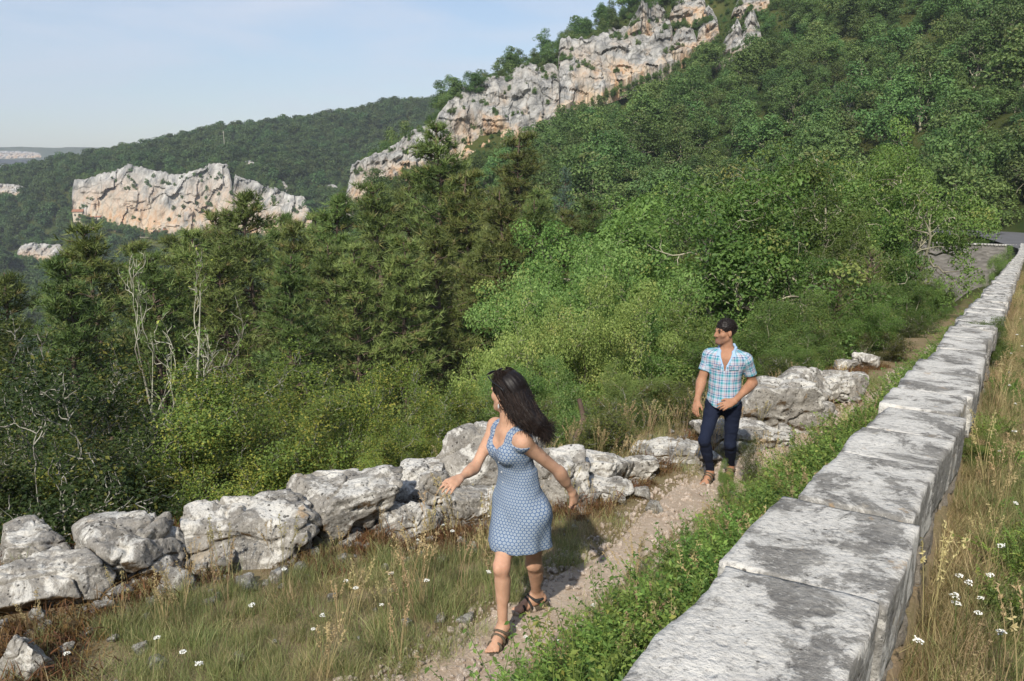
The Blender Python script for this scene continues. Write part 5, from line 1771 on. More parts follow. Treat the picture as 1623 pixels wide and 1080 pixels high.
# white umbel flowers
nt = NT('petal_white')
M['petal'] = nt.finish(nt.principled((0.78, 0.78, 0.72), 0.7, 0.2).outputs[0])
nt = NT('stem_green')
M['stem'] = nt.finish(nt.principled((0.10, 0.14, 0.04), 0.7, 0.2).outputs[0])
flower_heads, flower_stems = [], []
for k in range(3):
    rng = np.random.default_rng(400 + k)
    mb, ms = MB(), MB()
    lean = rng.normal(size=2) * 0.06
    P = np.column_stack([lean[0] * np.linspace(0, 1, 5) ** 2, lean[1] * np.linspace(0, 1, 5) ** 2, np.linspace(0, 0.95, 5)])
    tube(ms, P, np.linspace(0.006, 0.004, 5), 4)
    m = 34
    rr = 0.075 * np.sqrt(rng.uniform(size=m))
    aa = rng.uniform(0, 6.28, m)
    C = np.column_stack([P[-1, 0] + rr * np.cos(aa), P[-1, 1] + rr * np.sin(aa), 1.0 - 3 * rr ** 2 + rng.normal(size=m) * 0.006])
    for c in C[::3]:
        tube(ms, np.array([P[-1], (P[-1] + c) / 2 + [0, 0, -0.01], c]), [0.002, 0.002, 0.002], 3)
    leaves(mb, C, rng.normal(size=(m, 3)) * 0.25 + [0, 0, 1], 0.036, 0.9, rng, 0.5)
    flower_heads.append(mb.mesh('umbel', M['petal']))
    flower_stems.append(ms.mesh('stem', M['stem'], True))
FLOWERS = [(555, 918), (497, 995), (665, 855), (705, 830), (718, 840), (680, 918), (625, 905), (290, 1030), (110, 1032), (305, 1055), (835, 1008), (852, 1014), (888, 1010), (906, 1012), (942, 960), (926, 994),
           (1525, 912), (1541, 925), (1529, 947), (1519, 957), (1571, 908), (1586, 1006), (1548, 968), (1605, 795), (1590, 716), (1606, 682), (1612, 640), (1560, 945), (562, 930), (515, 975), (600, 960),
           (245, 1010), (770, 905), (1370, 556), (1385, 560), (1376, 548), (1396, 566), (1360, 562), (1404, 552), (1600, 560), (1610, 530), (1616, 505), (1604, 590), (1598, 610), (1620, 548), (1440, 1010), (450, 900), (400, 955), (1588, 860)]


def hit_above(u, v, h, lo=1.2, hi=60):
    Ys = np.exp(np.linspace(math.log(lo), math.log(hi), 700))
    P = np.array([at(u, v, Y) for Y in Ys])
    g = ground_z(P[:, 0], P[:, 1], False) + h
    below = np.nonzero(P[:, 2] < g)[0]
    return P[below[0]] if len(below) else P[-1]


for k, (u, v) in enumerate(FLOWERS):
    h = float(rg.uniform(0.22, 0.34))
    p = hit_above(u, v, h)
    root = obj('white_wildflower', None, loc=(p[0], p[1], p[2] - h))
    root.empty_display_size = 0.05
    root.scale = (h * 0.68, h * 0.68, h)
    root.rotation_euler = (0, 0, float(rg.uniform(0, 6.28)))
    obj('stem', flower_stems[k % 3], root)
    obj('flower_head', flower_heads[k % 3], root)
    where = 'in the verge grass to the right of the wall' if u > 1430 else ('near the farthest small rocks' if u > 1300 else ('in the grass between woman and weeds' if u > 780 else 'in the grass left of the path'))
    tag(root, 'white flat topped wildflower ' + where, 'flower', 'white wildflowers ' + where)

# small plants with a look of their own
p = ground_hit(1572, 575)
o = plant('bush', p[0], p[1], 0.62, 'small leafy sapling sprouting against the roadside face of the wall', 'plant', None, 0.9, 0)
o.name = 'leafy_sapling'
p = ground_hit(1560, 745)
o = plant('bush', p[0], p[1], 0.34, 'low green bush hugging the wall on the verge', 'plant', None, 1.2, 1)
o.name = 'low_bush'
p = ground_hit(1150, 800)
o = plant('bush', p[0], p[1], 0.5, 'tall leafy weed in front of the trousers of the man', 'plant', None, 0.45, 1)
o.name = 'tall_weed'
p = ground_hit(1192, 770)
o = plant('scrub', p[0], p[1], 0.6, 'thin dry stemmed plant beside the left knee of the man', 'plant', None, 0.4, 1)
o.name = 'thin_plant'
# weathered dead stump behind the boulders
rng = np.random.default_rng(5)
mb = MB()
nn = 12
f = np.linspace(0, 1, nn)
tube(mb, np.column_stack([0.10 * f + 0.03 * rng.normal(size=nn), 0.02 * rng.normal(size=nn), -0.6 + 1.35 * f]), 0.07 * (1 - 0.55 * f) * rng.uniform(0.8, 1.25, nn), 9)
stump_main = mb.mesh('dead_wood', M['bark_pine'], True)
p0 = at(908, 722, 9.6)
st_root = obj('dead_stump', None, loc=p0)
tag(st_root, 'weathered grey dead stump standing behind the boulders, right of the woman', 'stump')
obj('stem', stump_main, st_root)
mb = MB()
tube(mb, np.array([[0.04, 0, 0.1], [0.0, -0.05, 0.25], [-0.06, -0.08, 0.34]]), [0.03, 0.02, 0.006], 6)
obj('snapped_branch', mb.mesh('snapped_branch', M['bark_dead'], True), st_root)

# ------------------------------------------------------------------ houses under the far cliff, and a mast on the far hill
nt = NT('limewash'); M['limewash'] = nt.finish(nt.principled(nt.mix(nt.noise(nt.n('TexCoord').outputs['Object'], 0.5, 4), (0.50, 0.42, 0.31), (0.62, 0.55, 0.44)), 0.9, 0.1).outputs[0])
nt = NT('roof_tile'); M['roof_tile'] = nt.finish(nt.principled(nt.mix(nt.noise(nt.n('TexCoord').outputs['Object'], 1.5, 4), (0.24, 0.11, 0.07), (0.36, 0.19, 0.12)), 0.9, 0.1).outputs[0])
nt = NT('window_dark'); M['window_dark'] = nt.finish(nt.principled((0.03, 0.03, 0.035), 0.3, 0.5).outputs[0])


def box_mb(mb, c, sz):
    x, y, z = np.asarray(sz) / 2
    V = np.array([(a * x, b * y, d * z) for a in (-1, 1) for b in (-1, 1) for d in (-1, 1)]) + c
    mb.add(V, quads=[(0, 1, 3, 2), (4, 6, 7, 5), (0, 4, 5, 1), (2, 3, 7, 6), (0, 2, 6, 4), (1, 5, 7, 3)])


def house(u, v, Y, w, d, h, yaw, label):
    Yh = far_hit(u, v, 300)
    p = at(u, v, min(Yh, Y) if Yh else Y)
    root = obj('stone_house', None, loc=p)
    root.rotation_euler = (0, 0, yaw)
    tag(root, label, 'house', 'houses under the far cliff')
    mb = MB(); box_mb(mb, (0, 0, h / 2 - 1), (w, d, h + 2)); obj('wall', mb.mesh('wall', M['limewash']), root)
    mb = MB()
    e, rz = 0.5, h + 1.6
    V = [(-w / 2 - e, -d / 2 - e, h), (w / 2 + e, -d / 2 - e, h), (w / 2 + e, d / 2 + e, h), (-w / 2 - e, d / 2 + e, h), (-w / 2 - e, 0, rz), (w / 2 + e, 0, rz)]
    mb.add(V, quads=[(0, 1, 5, 4), (2, 3, 4, 5), (0, 3, 2, 1)], tris=[(0, 4, 3), (1, 2, 5)])
    obj('roof', mb.mesh('roof', M['roof_tile']), root)
    for k in range(max(2, int(w / 4))):
        mb = MB(); box_mb(mb, (-w / 2 + (k + 0.5) * w / max(2, int(w / 4)), -d / 2 - 0.02, h * 0.55), (0.9, 0.12, 1.3)); obj('window', mb.mesh('window', M['window_dark']), root)


house(126, 347, 530, 6, 5, 4.6, 0.15, 'tall cream house at the left foot of the wide cliff')
house(145, 350, 530, 13, 5, 2.4, 0.1, 'long low house with a brown tiled roof beside the tall cream one')
house(240, 372, 530, 13, 5, 1.8, -0.05, 'low house with tiled roof against the middle of the wide cliff')
house(268, 373, 530, 5, 5, 3.4, 0.2, 'small gabled house at the right of the low one under the cliff')
house(408, 365, 530, 7, 5, 3.6, 0.1, 'house with a reddish roof glimpsed behind the pine under the grey cliff')
pY = far_hit(357, 246)
pm = at(357, 246, pY)
mast = obj('utility_pole', None, loc=pm)
tag(mast, 'slim pale pole standing on the far wooded hill', 'pole')
ph = pY * 36 / FPX
mb = MB(); tube(mb, np.array([[0, 0, -3], [0, 0, ph]]), [0.34, 0.24], 8); obj('pole', mb.mesh('pole', M['bark_lichen'], True), mast)
mb = MB(); box_mb(mb, (0, 0, ph - 1.0), (1.6, 0.25, 0.25)); obj('cross_arm', mb.mesh('cross_arm', M['bark_lichen']), mast)
# ------------------------------------------------------------------ people: smooth-blended volumes meshed into one continuous skin
class Vol:
    def __init__(self, lo, hi, h):
        self.lo, self.h = np.asarray(lo, float), h
        self.n = np.ceil((np.asarray(hi) - self.lo) / h).astype(int) + 1
        self.D = np.full(self.n, 0.2, np.float32)

    def grid(self, lo, hi):
        a = np.clip(np.floor((np.asarray(lo) - self.lo) / self.h).astype(int), 0, self.n)
        b = np.clip(np.ceil((np.asarray(hi) - self.lo) / self.h).astype(int) + 1, 0, self.n)
        ax = [self.lo[k] + np.arange(a[k], b[k]) * self.h for k in range(3)]
        X, Y, Z = np.meshgrid(*ax, indexing='ij')
        return tuple(slice(a[k], b[k]) for k in range(3)), np.stack([X, Y, Z], -1)

    def prim(self, pr, inflate=0.0, mode='add'):
        kind_, k = pr[0], pr[-1]
        pad = 0.03 + k + max(inflate, 0)
        if kind_ == 'cap':
            _, a, b, r1, r2, _k = pr
            a, b = np.asarray(a, float), np.asarray(b, float)
            rm = max(r1, r2) + pad
            sl, P = self.grid(np.minimum(a, b) - rm, np.maximum(a, b) + rm)
            if P.size == 0:
                return
            ba = b - a
            t = np.clip(((P - a) @ ba) / max(ba @ ba, 1e-9), 0, 1)
            d = np.linalg.norm(P - a - t[..., None] * ba, axis=-1) - (r1 + (r2 - r1) * t)
        elif kind_ == 'ell':
            _, c, R, rad, _k = pr
            c, R, rad = np.asarray(c, float), np.asarray(R, float), np.asarray(rad, float)
            ext = np.abs(R.T) @ rad if False else np.full(3, rad.max())
            sl, P = self.grid(c - ext - pad, c + ext + pad)
            if P.size == 0:
                return
            q = (P - c) @ R.T
            k0 = np.linalg.norm(q / rad, axis=-1)
            k1 = np.linalg.norm(q / rad ** 2, axis=-1)
            d = k0 * (k0 - 1) / np.maximum(k1, 1e-6)
        else:
            _, fn, lo, hi, _k = pr
            sl, P = self.grid(np.asarray(lo) - pad, np.asarray(hi) + pad)
            d = fn(P)
        d = (d - inflate).astype(np.float32)
        S = self.D[sl]
        if mode == 'add':
            if k > 0:
                h_ = np.clip(0.5 + 0.5 * (S - d) / k, 0, 1)
                self.D[sl] = S * (1 - h_) + d * h_ - k * h_ * (1 - h_)
            else:
                self.D[sl] = np.minimum(S, d)
        elif mode == 'cut':
            if k > 0:
                h_ = np.clip(0.5 - 0.5 * (S + d) / k, 0, 1)
                self.D[sl] = S * (1 - h_) - d * h_ + k * h_ * (1 - h_)
            else:
                self.D[sl] = np.maximum(S, -d)

    def points(self):
        return self.grid(self.lo, self.lo + (self.n - 1) * self.h)[1]

    def surface(self):
        D, h = self.D, self.h
        nx, ny, nz = D.shape
        ins = D < 0
        cnt = np.zeros((nx - 1, ny - 1, nz - 1), np.uint8)
        for i in (0, 1):
            for j in (0, 1):
                for k in (0, 1):
                    cnt += ins[i:nx - 1 + i, j:ny - 1 + j, k:nz - 1 + k]
        mixed = (cnt > 0) & (cnt < 8)
        cells = np.argwhere(mixed)
        idx = np.full(mixed.shape, -1, np.int64)
        idx[mixed] = np.arange(len(cells))
        acc = np.zeros((len(cells), 3))
        num = np.zeros(len(cells))
        corners = [(0, 0, 0), (1, 0, 0), (0, 1, 0), (1, 1, 0), (0, 0, 1), (1, 0, 1), (0, 1, 1), (1, 1, 1)]
        for a in range(8):
            for b in range(a + 1, 8):
                ca, cb = np.array(corners[a]), np.array(corners[b])
                if np.abs(ca - cb).sum() != 1:
                    continue
                da = D[tuple((cells + ca).T)]
                db = D[tuple((cells + cb).T)]
                m = (da < 0) != (db < 0)
                t = (da / np.where(np.abs(da - db) < 1e-9, 1, da - db))[:, None]
                acc += np.where(m[:, None], ca + (cb - ca) * t, 0)
                num += m
        V = self.lo + (cells + acc / num[:, None]) * h
        quads = []
        for ax in range(3):
            o1, o2 = (ax + 1) % 3, (ax + 2) % 3
            sa = [slice(None)] * 3; sb = [slice(None)] * 3
            sa[ax] = slice(0, -1); sb[ax] = slice(1, None)
            A, B = ins[tuple(sa)], ins[tuple(sb)]
            e = np.argwhere(A != B)
            e = e[(e[:, o1] > 0) & (e[:, o2] > 0) & (e[:, o1] < D.shape[o1] - 1) & (e[:, o2] < D.shape[o2] - 1)]
            fl = A[tuple(e.T)]
            def cell(d1, d2):
                q = e.copy(); q[:, o1] += d1; q[:, o2] += d2
                return idx[tuple(q.T)]
            Q = np.stack([cell(-1, -1), cell(0, -1), cell(0, 0), cell(-1, 0)], -1)
            Q[~fl] = Q[~fl][:, ::-1]
            quads.append(Q)
        Q = np.concatenate(quads)
        return V, Q[(Q >= 0).all(1)]


def smooth_verts(V, Q, it=2, lam=0.5):
    e = np.concatenate([Q[:, [0, 1]], Q[:, [1, 2]], Q[:, [2, 3]], Q[:, [3, 0]]])
    for _ in range(it):
        acc = np.zeros_like(V); n = np.zeros(len(V))
        for a, b in ((0, 1), (1, 0)):
            for c in range(3):
                acc[:, c] += np.bincount(e[:, a], V[e[:, b], c], len(V))
            n += np.bincount(e[:, a], minlength=len(V))
        V = V + lam * (acc / np.maximum(n, 1)[:, None] - V)
    return V


def frame(fwd, up=(0, 0, 1)):
    """rows: right, forward, up"""
    f = nrm(np.asarray(fwd, float))
    u = np.asarray(up, float)
    r_ = nrm(np.cross(f, u))
    return np.stack([r_, f, np.cross(r_, f)])


def loc(R, c, q):
    return np.asarray(c) + np.asarray(q, float) @ R


def head_prims(c, R, s=1.0, female=True):
    """c = centre of the head; local axes right / forward / up"""
    L = lambda *q: loc(R, c, np.array(q) * s)
    w = 0.94 if female else 1.0
    P = [('ell', L(0, -0.012, 0.030), R, np.array([0.074 * w, 0.094, 0.088]) * s, 0.01),
         ('ell', L(0, 0.030, -0.030), R, np.array([0.062 * w, 0.062, 0.088]) * s, 0.02),
         ('ell', L(0, 0.068, -0.094), R, np.array([0.030 * w, 0.028, 0.024]) * s, 0.025),
         ('cap', L(0.045 * w, 0.01, -0.06), L(0.018, 0.066, -0.095), 0.022 * s, 0.016 * s, 0.025),
         ('cap', L(-0.045 * w, 0.01, -0.06), L(-0.018, 0.066, -0.095), 0.022 * s, 0.016 * s, 0.025),
         ('cap', L(0, 0.086, 0.014), L(0, 0.110, -0.030), 0.008 * s, 0.0125 * s, 0.012),
         ('cap', L(0.010, 0.096, -0.036), L(-0.010, 0.096, -0.036), 0.009 * s, 0.009 * s, 0.008),
         ('cap', L(0.018, 0.083, -0.064), L(-0.018, 0.083, -0.064), 0.0065 * s, 0.0065 * s, 0.006),
         ('cap', L(0.015, 0.081, -0.073), L(-0.015, 0.081, -0.073), 0.0065 * s, 0.0065 * s, 0.005),
         ('cap', L(0.045 * w, 0.074, 0.024), L(0.012, 0.086, 0.022), 0.009 * s, 0.009 * s, 0.012),
         ('cap', L(-0.045 * w, 0.074, 0.024), L(-0.012, 0.086, 0.022), 0.009 * s, 0.009 * s, 0.012),
         ('ell', L(0.050 * w, 0.056, -0.022), R, np.array([0.018, 0.020, 0.020]) * s, 0.02),
         ('ell', L(-0.050 * w, 0.056, -0.022), R, np.array([0.018, 0.020, 0.020]) * s, 0.02)]
    for sd in (1, -1):
        P.append(('ell', L(0.030 * sd * w, 0.072, 0.004), R, np.array([0.013, 0.011, 0.009]) * s, 0.004))
        P.append(('ell', L(0.076 * sd * w, -0.006, -0.008), R, np.array([0.010, 0.019, 0.031]) * s, 0.006))
    return P


def hand_prims(wrist, R, s=1.0, curl=0.4, spread=0.10, thumb_side=1, fist=False):
    """R rows: across (towards the thumb side), along the fingers, palm normal (back of hand)"""
    L = lambda *q: loc(R, wrist, np.array(q) * s)
    P = [('ell', L(0, 0.045, 0), R, np.array([0.040, 0.052, 0.0155]) * s, 0.010),
         ('cap', L(0.012, -0.01, 0), L(0.018, 0.05, 0), 0.021 * s, 0.017 * s, 0.015),
         ('cap', L(-0.012, -0.01, 0), L(-0.018, 0.05, 0), 0.020 * s, 0.016 * s, 0.015)]
    for i, (x, ln) in enumerate(((0.030, 0.068), (0.010, 0.076), (-0.010, 0.071), (-0.029, 0.056))):
        p = np.array([x, 0.088 - 0.004 * abs(i - 1), 0.0])
        a = 0.0
        d_side = spread * (1.5 - i) * 0.5
        for j, f in enumerate((0.45, 0.31, 0.24)):
            a += curl * (1.0 + 0.25 * i) * (0.7 if j == 0 else 1.0) * (2.2 if fist else 1.0)
            q = p + ln * f * np.array([math.sin(d_side) * math.cos(a), math.cos(a), -math.sin(a)])
            P.append(('cap', L(*p), L(*q), (0.0095 - 0.0008 * j) * s, (0.0088 - 0.0010 * j) * s, 0.0025))
            p = q
    t0, t1 = np.array([0.024, 0.022, -0.006]), np.array([0.050, 0.052, -0.016])
    t2 = t1 + (np.array([0.006, 0.030, -0.012]) if not fist else np.array([-0.022, 0.024, -0.018]))
    P.append(('cap', L(*t0), L(*t1), 0.016 * s, 0.012 * s, 0.012))
    P.append(('cap', L(*t1), L(*t2), 0.011 * s, 0.0088 * s, 0.003))
    return P


def foot_prims(ankle, fwd, s=1.0, pitch=0.0):
    f = nrm(np.array([fwd[0], fwd[1], -pitch]))
    R = frame(f, (0, 0, 1))
    L = lambda *q: loc(R, ankle, np.array(q) * s)
    P = [('cap', L(0, -0.035, -0.045), L(0, 0.10, -0.058), 0.033 * s, 0.026 * s, 0.03),
         ('cap', L(0, 0.0, 0.0), L(0, 0.09, -0.045), 0.034 * s, 0.024 * s, 0.03),
         ('cap', L(0.016, 0.09, -0.062), L(0.018, 0.135, -0.066), 0.020 * s, 0.014 * s, 0.015),
         ('cap', L(-0.016, 0.09, -0.062), L(-0.018, 0.130, -0.066), 0.018 * s, 0.013 * s, 0.015)]
    for i, (x, ln) in enumerate(((0.026, 0.165), (0.010, 0.162), (-0.004, 0.154), (-0.018, 0.145), (-0.029, 0.134))):
        P.append(('cap', L(x, 0.125, -0.066), L(x * 1.08, ln, -0.070), 0.0125 * s if i == 0 else 0.0095 * s, 0.011 * s if i == 0 else 0.008 * s, 0.003))
    return P, R


def tint_mat(name, rough=0.5, spec=0.3, sss=0.0, bump_scale=None):
    nt = NT(name)
    c = attr(nt, 'col', 'Color')
    nrmv = None
    tc = nt.n('TexCoord').outputs['Object']
    if bump_scale:
        nrmv = nt.bump(nt.noise(tc, bump_scale, 3), 0.25, 0.004)
    mot = nt.ramp(nt.noise(tc, 16, 5, 0.65), [(0.3, (0.80, 0.76, 0.74)), (0.7, (1.08, 1.06, 1.06))])
    c = nt.mix(1.0, c, mot, 'MULTIPLY')
    p = nt.principled(c, nt.ramp(nt.noise(tc, 40, 3), [(0.3, rough), (0.7, rough + 0.2)]), spec, nrmv)
    if sss:
        p.inputs['Subsurface Weight'].default_value = sss
        p.inputs['Subsurface Radius'].default_value = (0.012, 0.005, 0.003)
        p.inputs['Subsurface Scale'].default_value = 1.0
    return nt.finish(p.outputs[0])


M['skin'] = tint_mat('skin', 0.55, 0.22, 0.12, 120)


def build_skin(name, prims, h, parent, org, base, paint=None, cuts=(), pad=0.05, smooth=1):
    lo, hi = np.full(3, 1e9), np.full(3, -1e9)
    for pr in prims:
        if pr[0] == 'cap':
            r_ = max(pr[3], pr[4])
            lo = np.minimum(lo, np.minimum(pr[1], pr[2]) - r_); hi = np.maximum(hi, np.maximum(pr[1], pr[2]) + r_)
        else:
            r_ = max(pr[3])
            lo = np.minimum(lo, pr[1] - r_); hi = np.maximum(hi, pr[1] + r_)
    vol = Vol(lo - pad, hi + pad, h)
    for pr in prims:
        vol.prim(pr)
    for pr in cuts:
        vol.prim(pr, 0.0, 'cut')
    V, Q = vol.surface()
    V = smooth_verts(V, Q, smooth, 0.5)
    col = np.tile(np.array([*base, 1.0]), (len(V), 1))
    if paint:
        for c, rad, colr, soft in paint:
            d = np.linalg.norm((V - c) / rad, axis=1)
            w = (1 - sstep(1 - soft, 1 + soft, d))[:, None]
            col[:, :3] = col[:, :3] * (1 - w) + np.array(colr) * w
    return obj(name, make_mesh(name, V - org, Q, [], M['skin'], True, {'col': col}), parent)


def cloth_obj(name, D_build, lo, hi, h, parent, org, mat, pat=None, smooth=2):
    vol = Vol(lo, hi, h)
    D_build(vol)
    V, Q = vol.surface()
    V = smooth_verts(V, Q, smooth, 0.5)
    at_ = {'pat': pat(V)} if pat else {'var': np.zeros(len(V))}
    return obj(name, make_mesh(name, V - org, Q, [], mat, True, at_), parent)


# ---- fabrics
def dress_mat():
    nt = NT('dress_cotton')
    p = attr(nt, 'pat', 'Vector')
    sc_ = nt.n('VectorMath', operation='SCALE'); nt.link(p, sc_.inputs[0]); sc_.inputs['Scale'].default_value = 1 / 0.0205
    ds = []
    for off in ((0, 0, 0), (0.5, 0.866, 0)):
        ad = nt.n('VectorMath', operation='ADD'); nt.link(sc_.outputs[0], ad.inputs[0]); ad.inputs[1].default_value = off
        wr = nt.n('VectorMath', operation='WRAP'); nt.link(ad.outputs[0], wr.inputs[0])
        wr.inputs[1].default_value = (0.5, 0.866, 1.0); wr.inputs[2].default_value = (-0.5, -0.866, -1.0)
        ml = nt.n('VectorMath', operation='MULTIPLY'); nt.link(wr.outputs[0], ml.inputs[0]); ml.inputs[1].default_value = (1, 1, 0)
        ln = nt.n('VectorMath', operation='LENGTH'); nt.link(ml.outputs[0], ln.inputs[0])
        ds.append(ln.outputs['Value'])
    d = nt.math('MINIMUM', ds[0], ds[1])
    c = nt.ramp(d, [(0.0, (0.24, 0.25, 0.20)), (0.10, (0.33, 0.36, 0.37)), (0.15, (0.16, 0.22, 0.32)), (0.24, (0.31, 0.36, 0.42)), (0.34, (0.34, 0.39, 0.44)), (0.41, (0.085, 0.14, 0.25))])
    ns = nt.noise(p, 600, 2)
    q = nt.principled(c, 0.85, 0.15, nt.bump(ns, 0.2, 0.002))
    return nt.finish(q.outputs[0])


def shirt_mat():
    nt = NT('checked_cotton')
    p = attr(nt, 'pat', 'Vector')
    sp = nt.n('SeparateXYZ'); nt.link(p, sp.inputs[0])
    def stripes(o, per, shift):
        f = nt.math('FRACT', nt.math('ADD', nt.math('DIVIDE', o, per), shift))
        return nt.ramp(f, [(0.0, (0.40, 0.48, 0.55)), (0.20, (0.40, 0.48, 0.55)), (0.22, (0.045, 0.27, 0.33)), (0.46, (0.045, 0.27, 0.33)), (0.48, (0.38, 0.46, 0.55)), (0.60, (0.38, 0.46, 0.55)),
                           (0.62, (0.06, 0.09, 0.20)), (0.74, (0.06, 0.09, 0.20)), (0.76, (0.44, 0.46, 0.51)), (0.86, (0.44, 0.46, 0.51)), (0.88, (0.42, 0.22, 0.24)), (0.95, (0.42, 0.22, 0.24)), (0.96, (0.40, 0.48, 0.55))], 'CONSTANT')
    a = stripes(sp.outputs['X'], 0.070, 0.1)
    b = stripes(sp.outputs['Z'], 0.075, 0.3)
    c = nt.mix(0.5, a, b)
    q = nt.principled(c, 0.85, 0.15)
    return nt.finish(q.outputs[0])


def plain_fabric(name, a, b, scale=60, rough=0.9):
    nt = NT(name)
    tc = nt.n('TexCoord').outputs['Object']
    n1 = nt.noise(tc, scale, 4, 0.6)
    n0 = nt.noise(tc, 5, 3)
    c = nt.mix(nt.ramp(nt.mix(0.5, n0, n1), [(0.35, 0.0), (0.65, 1.0)]), a, b)
    return nt.finish(nt.principled(c, rough, 0.2, nt.bump(n1, 0.3, 0.003)).outputs[0])


def hair_mat(name, a, b):
    nt = NT(name)
    v = attr(nt, 'var')
    c = nt.mix(v, a, b)
    return nt.finish(nt.principled(c, 0.5, 0.25).outputs[0])


M['dress'] = dress_mat()
M['shirt'] = shirt_mat()
M['denim'] = plain_fabric('dark_denim', (0.006, 0.009, 0.022), (0.015, 0.021, 0.044), 120)
M['sandal'] = plain_fabric('sandal_leather', (0.075, 0.062, 0.045), (0.14, 0.115, 0.08), 80)
M['sandal_dark'] = plain_fabric('sandal_dark', (0.02, 0.02, 0.022), (0.045, 0.043, 0.04), 80)
M['hair_dark'] = hair_mat('hair_dark', (0.008, 0.0055, 0.005), (0.026, 0.016, 0.012))
M['hair_short'] = hair_mat('hair_short', (0.012, 0.009, 0.008), (0.035, 0.025, 0.02))
nt = NT('black_plastic'); M['black_plastic'] = nt.finish(nt.principled((0.015, 0.015, 0.018), 0.15, 0.5).outputs[0])
nt = NT('pale_button'); M['button'] = nt.finish(nt.principled((0.5, 0.5, 0.48), 0.4, 0.5).outputs[0])
SKIN_W = (0.50, 0.305, 0.205)
SKIN_M = (0.38, 0.205, 0.125)


def limb(a, m, b, r1, r2, r3, k=0.02, bulge=None):
    out = [('cap', a, m, r1, r2, k), ('cap', m, b, r2 * 0.99, r3, k * 0.8)]
    if bulge:
        f, off, rr = bulge
        c = np.asarray(m) + (np.asarray(b) - np.asarray(m)) * f + np.asarray(off)
        out.append(('cap', c + (np.asarray(m) - c) * 0.28, c + (np.asarray(b) - c) * 0.25, rr, rr * 0.8, 0.03))
    return out


def sole_straps(parent, org, ankle, R, s, mat, sole_m):
    """sandal: a sole and straps that wrap the foot, as parts"""
    L = lambda *q: loc(R, ankle, np.array(q) * s) - org
    mb = MB()
    ys = np.linspace(-0.075, 0.178, 14)
    wd = 0.040 * np.sqrt(np.clip(1 - ((ys - 0.05) / 0.132) ** 4, 0.05, 1)) * np.interp(ys, [-0.075, 0, 0.1, 0.178], [0.85, 0.8, 1.05, 0.9])
    V = []
    for y_, w_ in zip(ys, wd):
        V += [L(-w_, y_, -0.081), L(w_, y_, -0.081), L(w_, y_, -0.104), L(-w_, y_, -0.104)]
    q = [(i * 4 + j, i * 4 + (j + 1) % 4, (i + 1) * 4 + (j + 1) % 4, (i + 1) * 4 + j) for i in range(13) for j in range(4)] + [(3, 2, 1, 0), (52, 53, 54, 55)]
    mb.add(V, quads=q)
    sandal = obj('sandal', mb.mesh('sandal', sole_m), parent)
    for y_, zc, rx, rz, tl in ((0.108, -0.066, 0.042, 0.030, 0.0), (0.062, -0.050, 0.041, 0.043, 0.25), (-0.028, -0.010, 0.043, 0.030, -1.45), (0.02, -0.030, 0.042, 0.05, 0.75)):
        th = np.linspace(0, 2 * np.pi, 25)
        P0 = []
        for t in th:
            yy = y_ + math.sin(t) * rz * math.sin(tl)
            P0.append((rx * math.cos(t), yy, zc + math.sin(t) * rz * math.cos(tl) if abs(tl) < 1 else zc + 0.02 * math.sin(t)))
            if abs(tl) > 1:
                P0[-1] = (rx * math.cos(t), y_ + 0.034 + 0.046 * math.sin(t), zc - 0.012 + 0.012 * math.sin(t))
        P0 = np.array([L(*p) for p in P0])
        ms = MB()
        tube(ms, P0, np.full(25, 0.0085 * s), 6)
        obj('strap', ms.mesh('strap', mat, True), sandal)


# ================================================================= the woman
W_ORG = np.array([0.02, 4.2, -2.72])
woman = obj('person', None, loc=W_ORG)
woman.empty_display_size = 0.2
tag(woman, 'woman in a blue patterned sleeveless dress striding along the path, looking over the valley', 'person')

cF = nrm(np.array([-0.87, -0.50, 0.0]))            # chest faces
RC = frame(cF)
pF = nrm(np.array([-0.72, -0.69, 0.0]))
RP = frame(pF)
neck = at(806, 672, 4.25)
pel = at(829, 800, 4.27)
chest = neck * 0.70 + pel * 0.30
waist = neck * 0.40 + pel * 0.60 + RC[1] * -0.005
shR = neck + RC[0] * 0.150 + np.array([0, 0, -0.055])
shL = neck - RC[0] * 0.158 + np.array([0, 0, -0.060])
elR = at(753, 741, 4.20); wrR = at(728, 759, 4.05)
elL = at(886, 748, 4.24); wrL = at(907, 781, 4.33)
hipR = pel + RP[0] * 0.088 + np.array([0, 0, -0.035])
hipL = pel - RP[0] * 0.088 + np.array([0, 0, -0.035])
knR = at(795, 899, 4.08); anR = at(797, 1000, 4.08)
knL = at(846, 893, 4.30); anL = at(850, 943, 4.49)
hF = nrm(np.array([-0.76, 0.62, -0.08])); RH = frame(hF, nrm(np.array([0.0, 0.0, 1.0])))
headc = at(803, 622, 4.245)
g_R = float(ground_z(anR[0], anR[1])) + 0.026
g_L = float(ground_z(anL[0], anL[1])) + 0.026
anR[2] = g_R + 0.078
anL[2] = g_L + 0.098
footR, RFR = foot_prims(anR, (-0.42, -0.90), 0.95, 0.0)
footL, RFL = foot_prims(anL, (-0.88, -0.42), 0.95, 0.12)
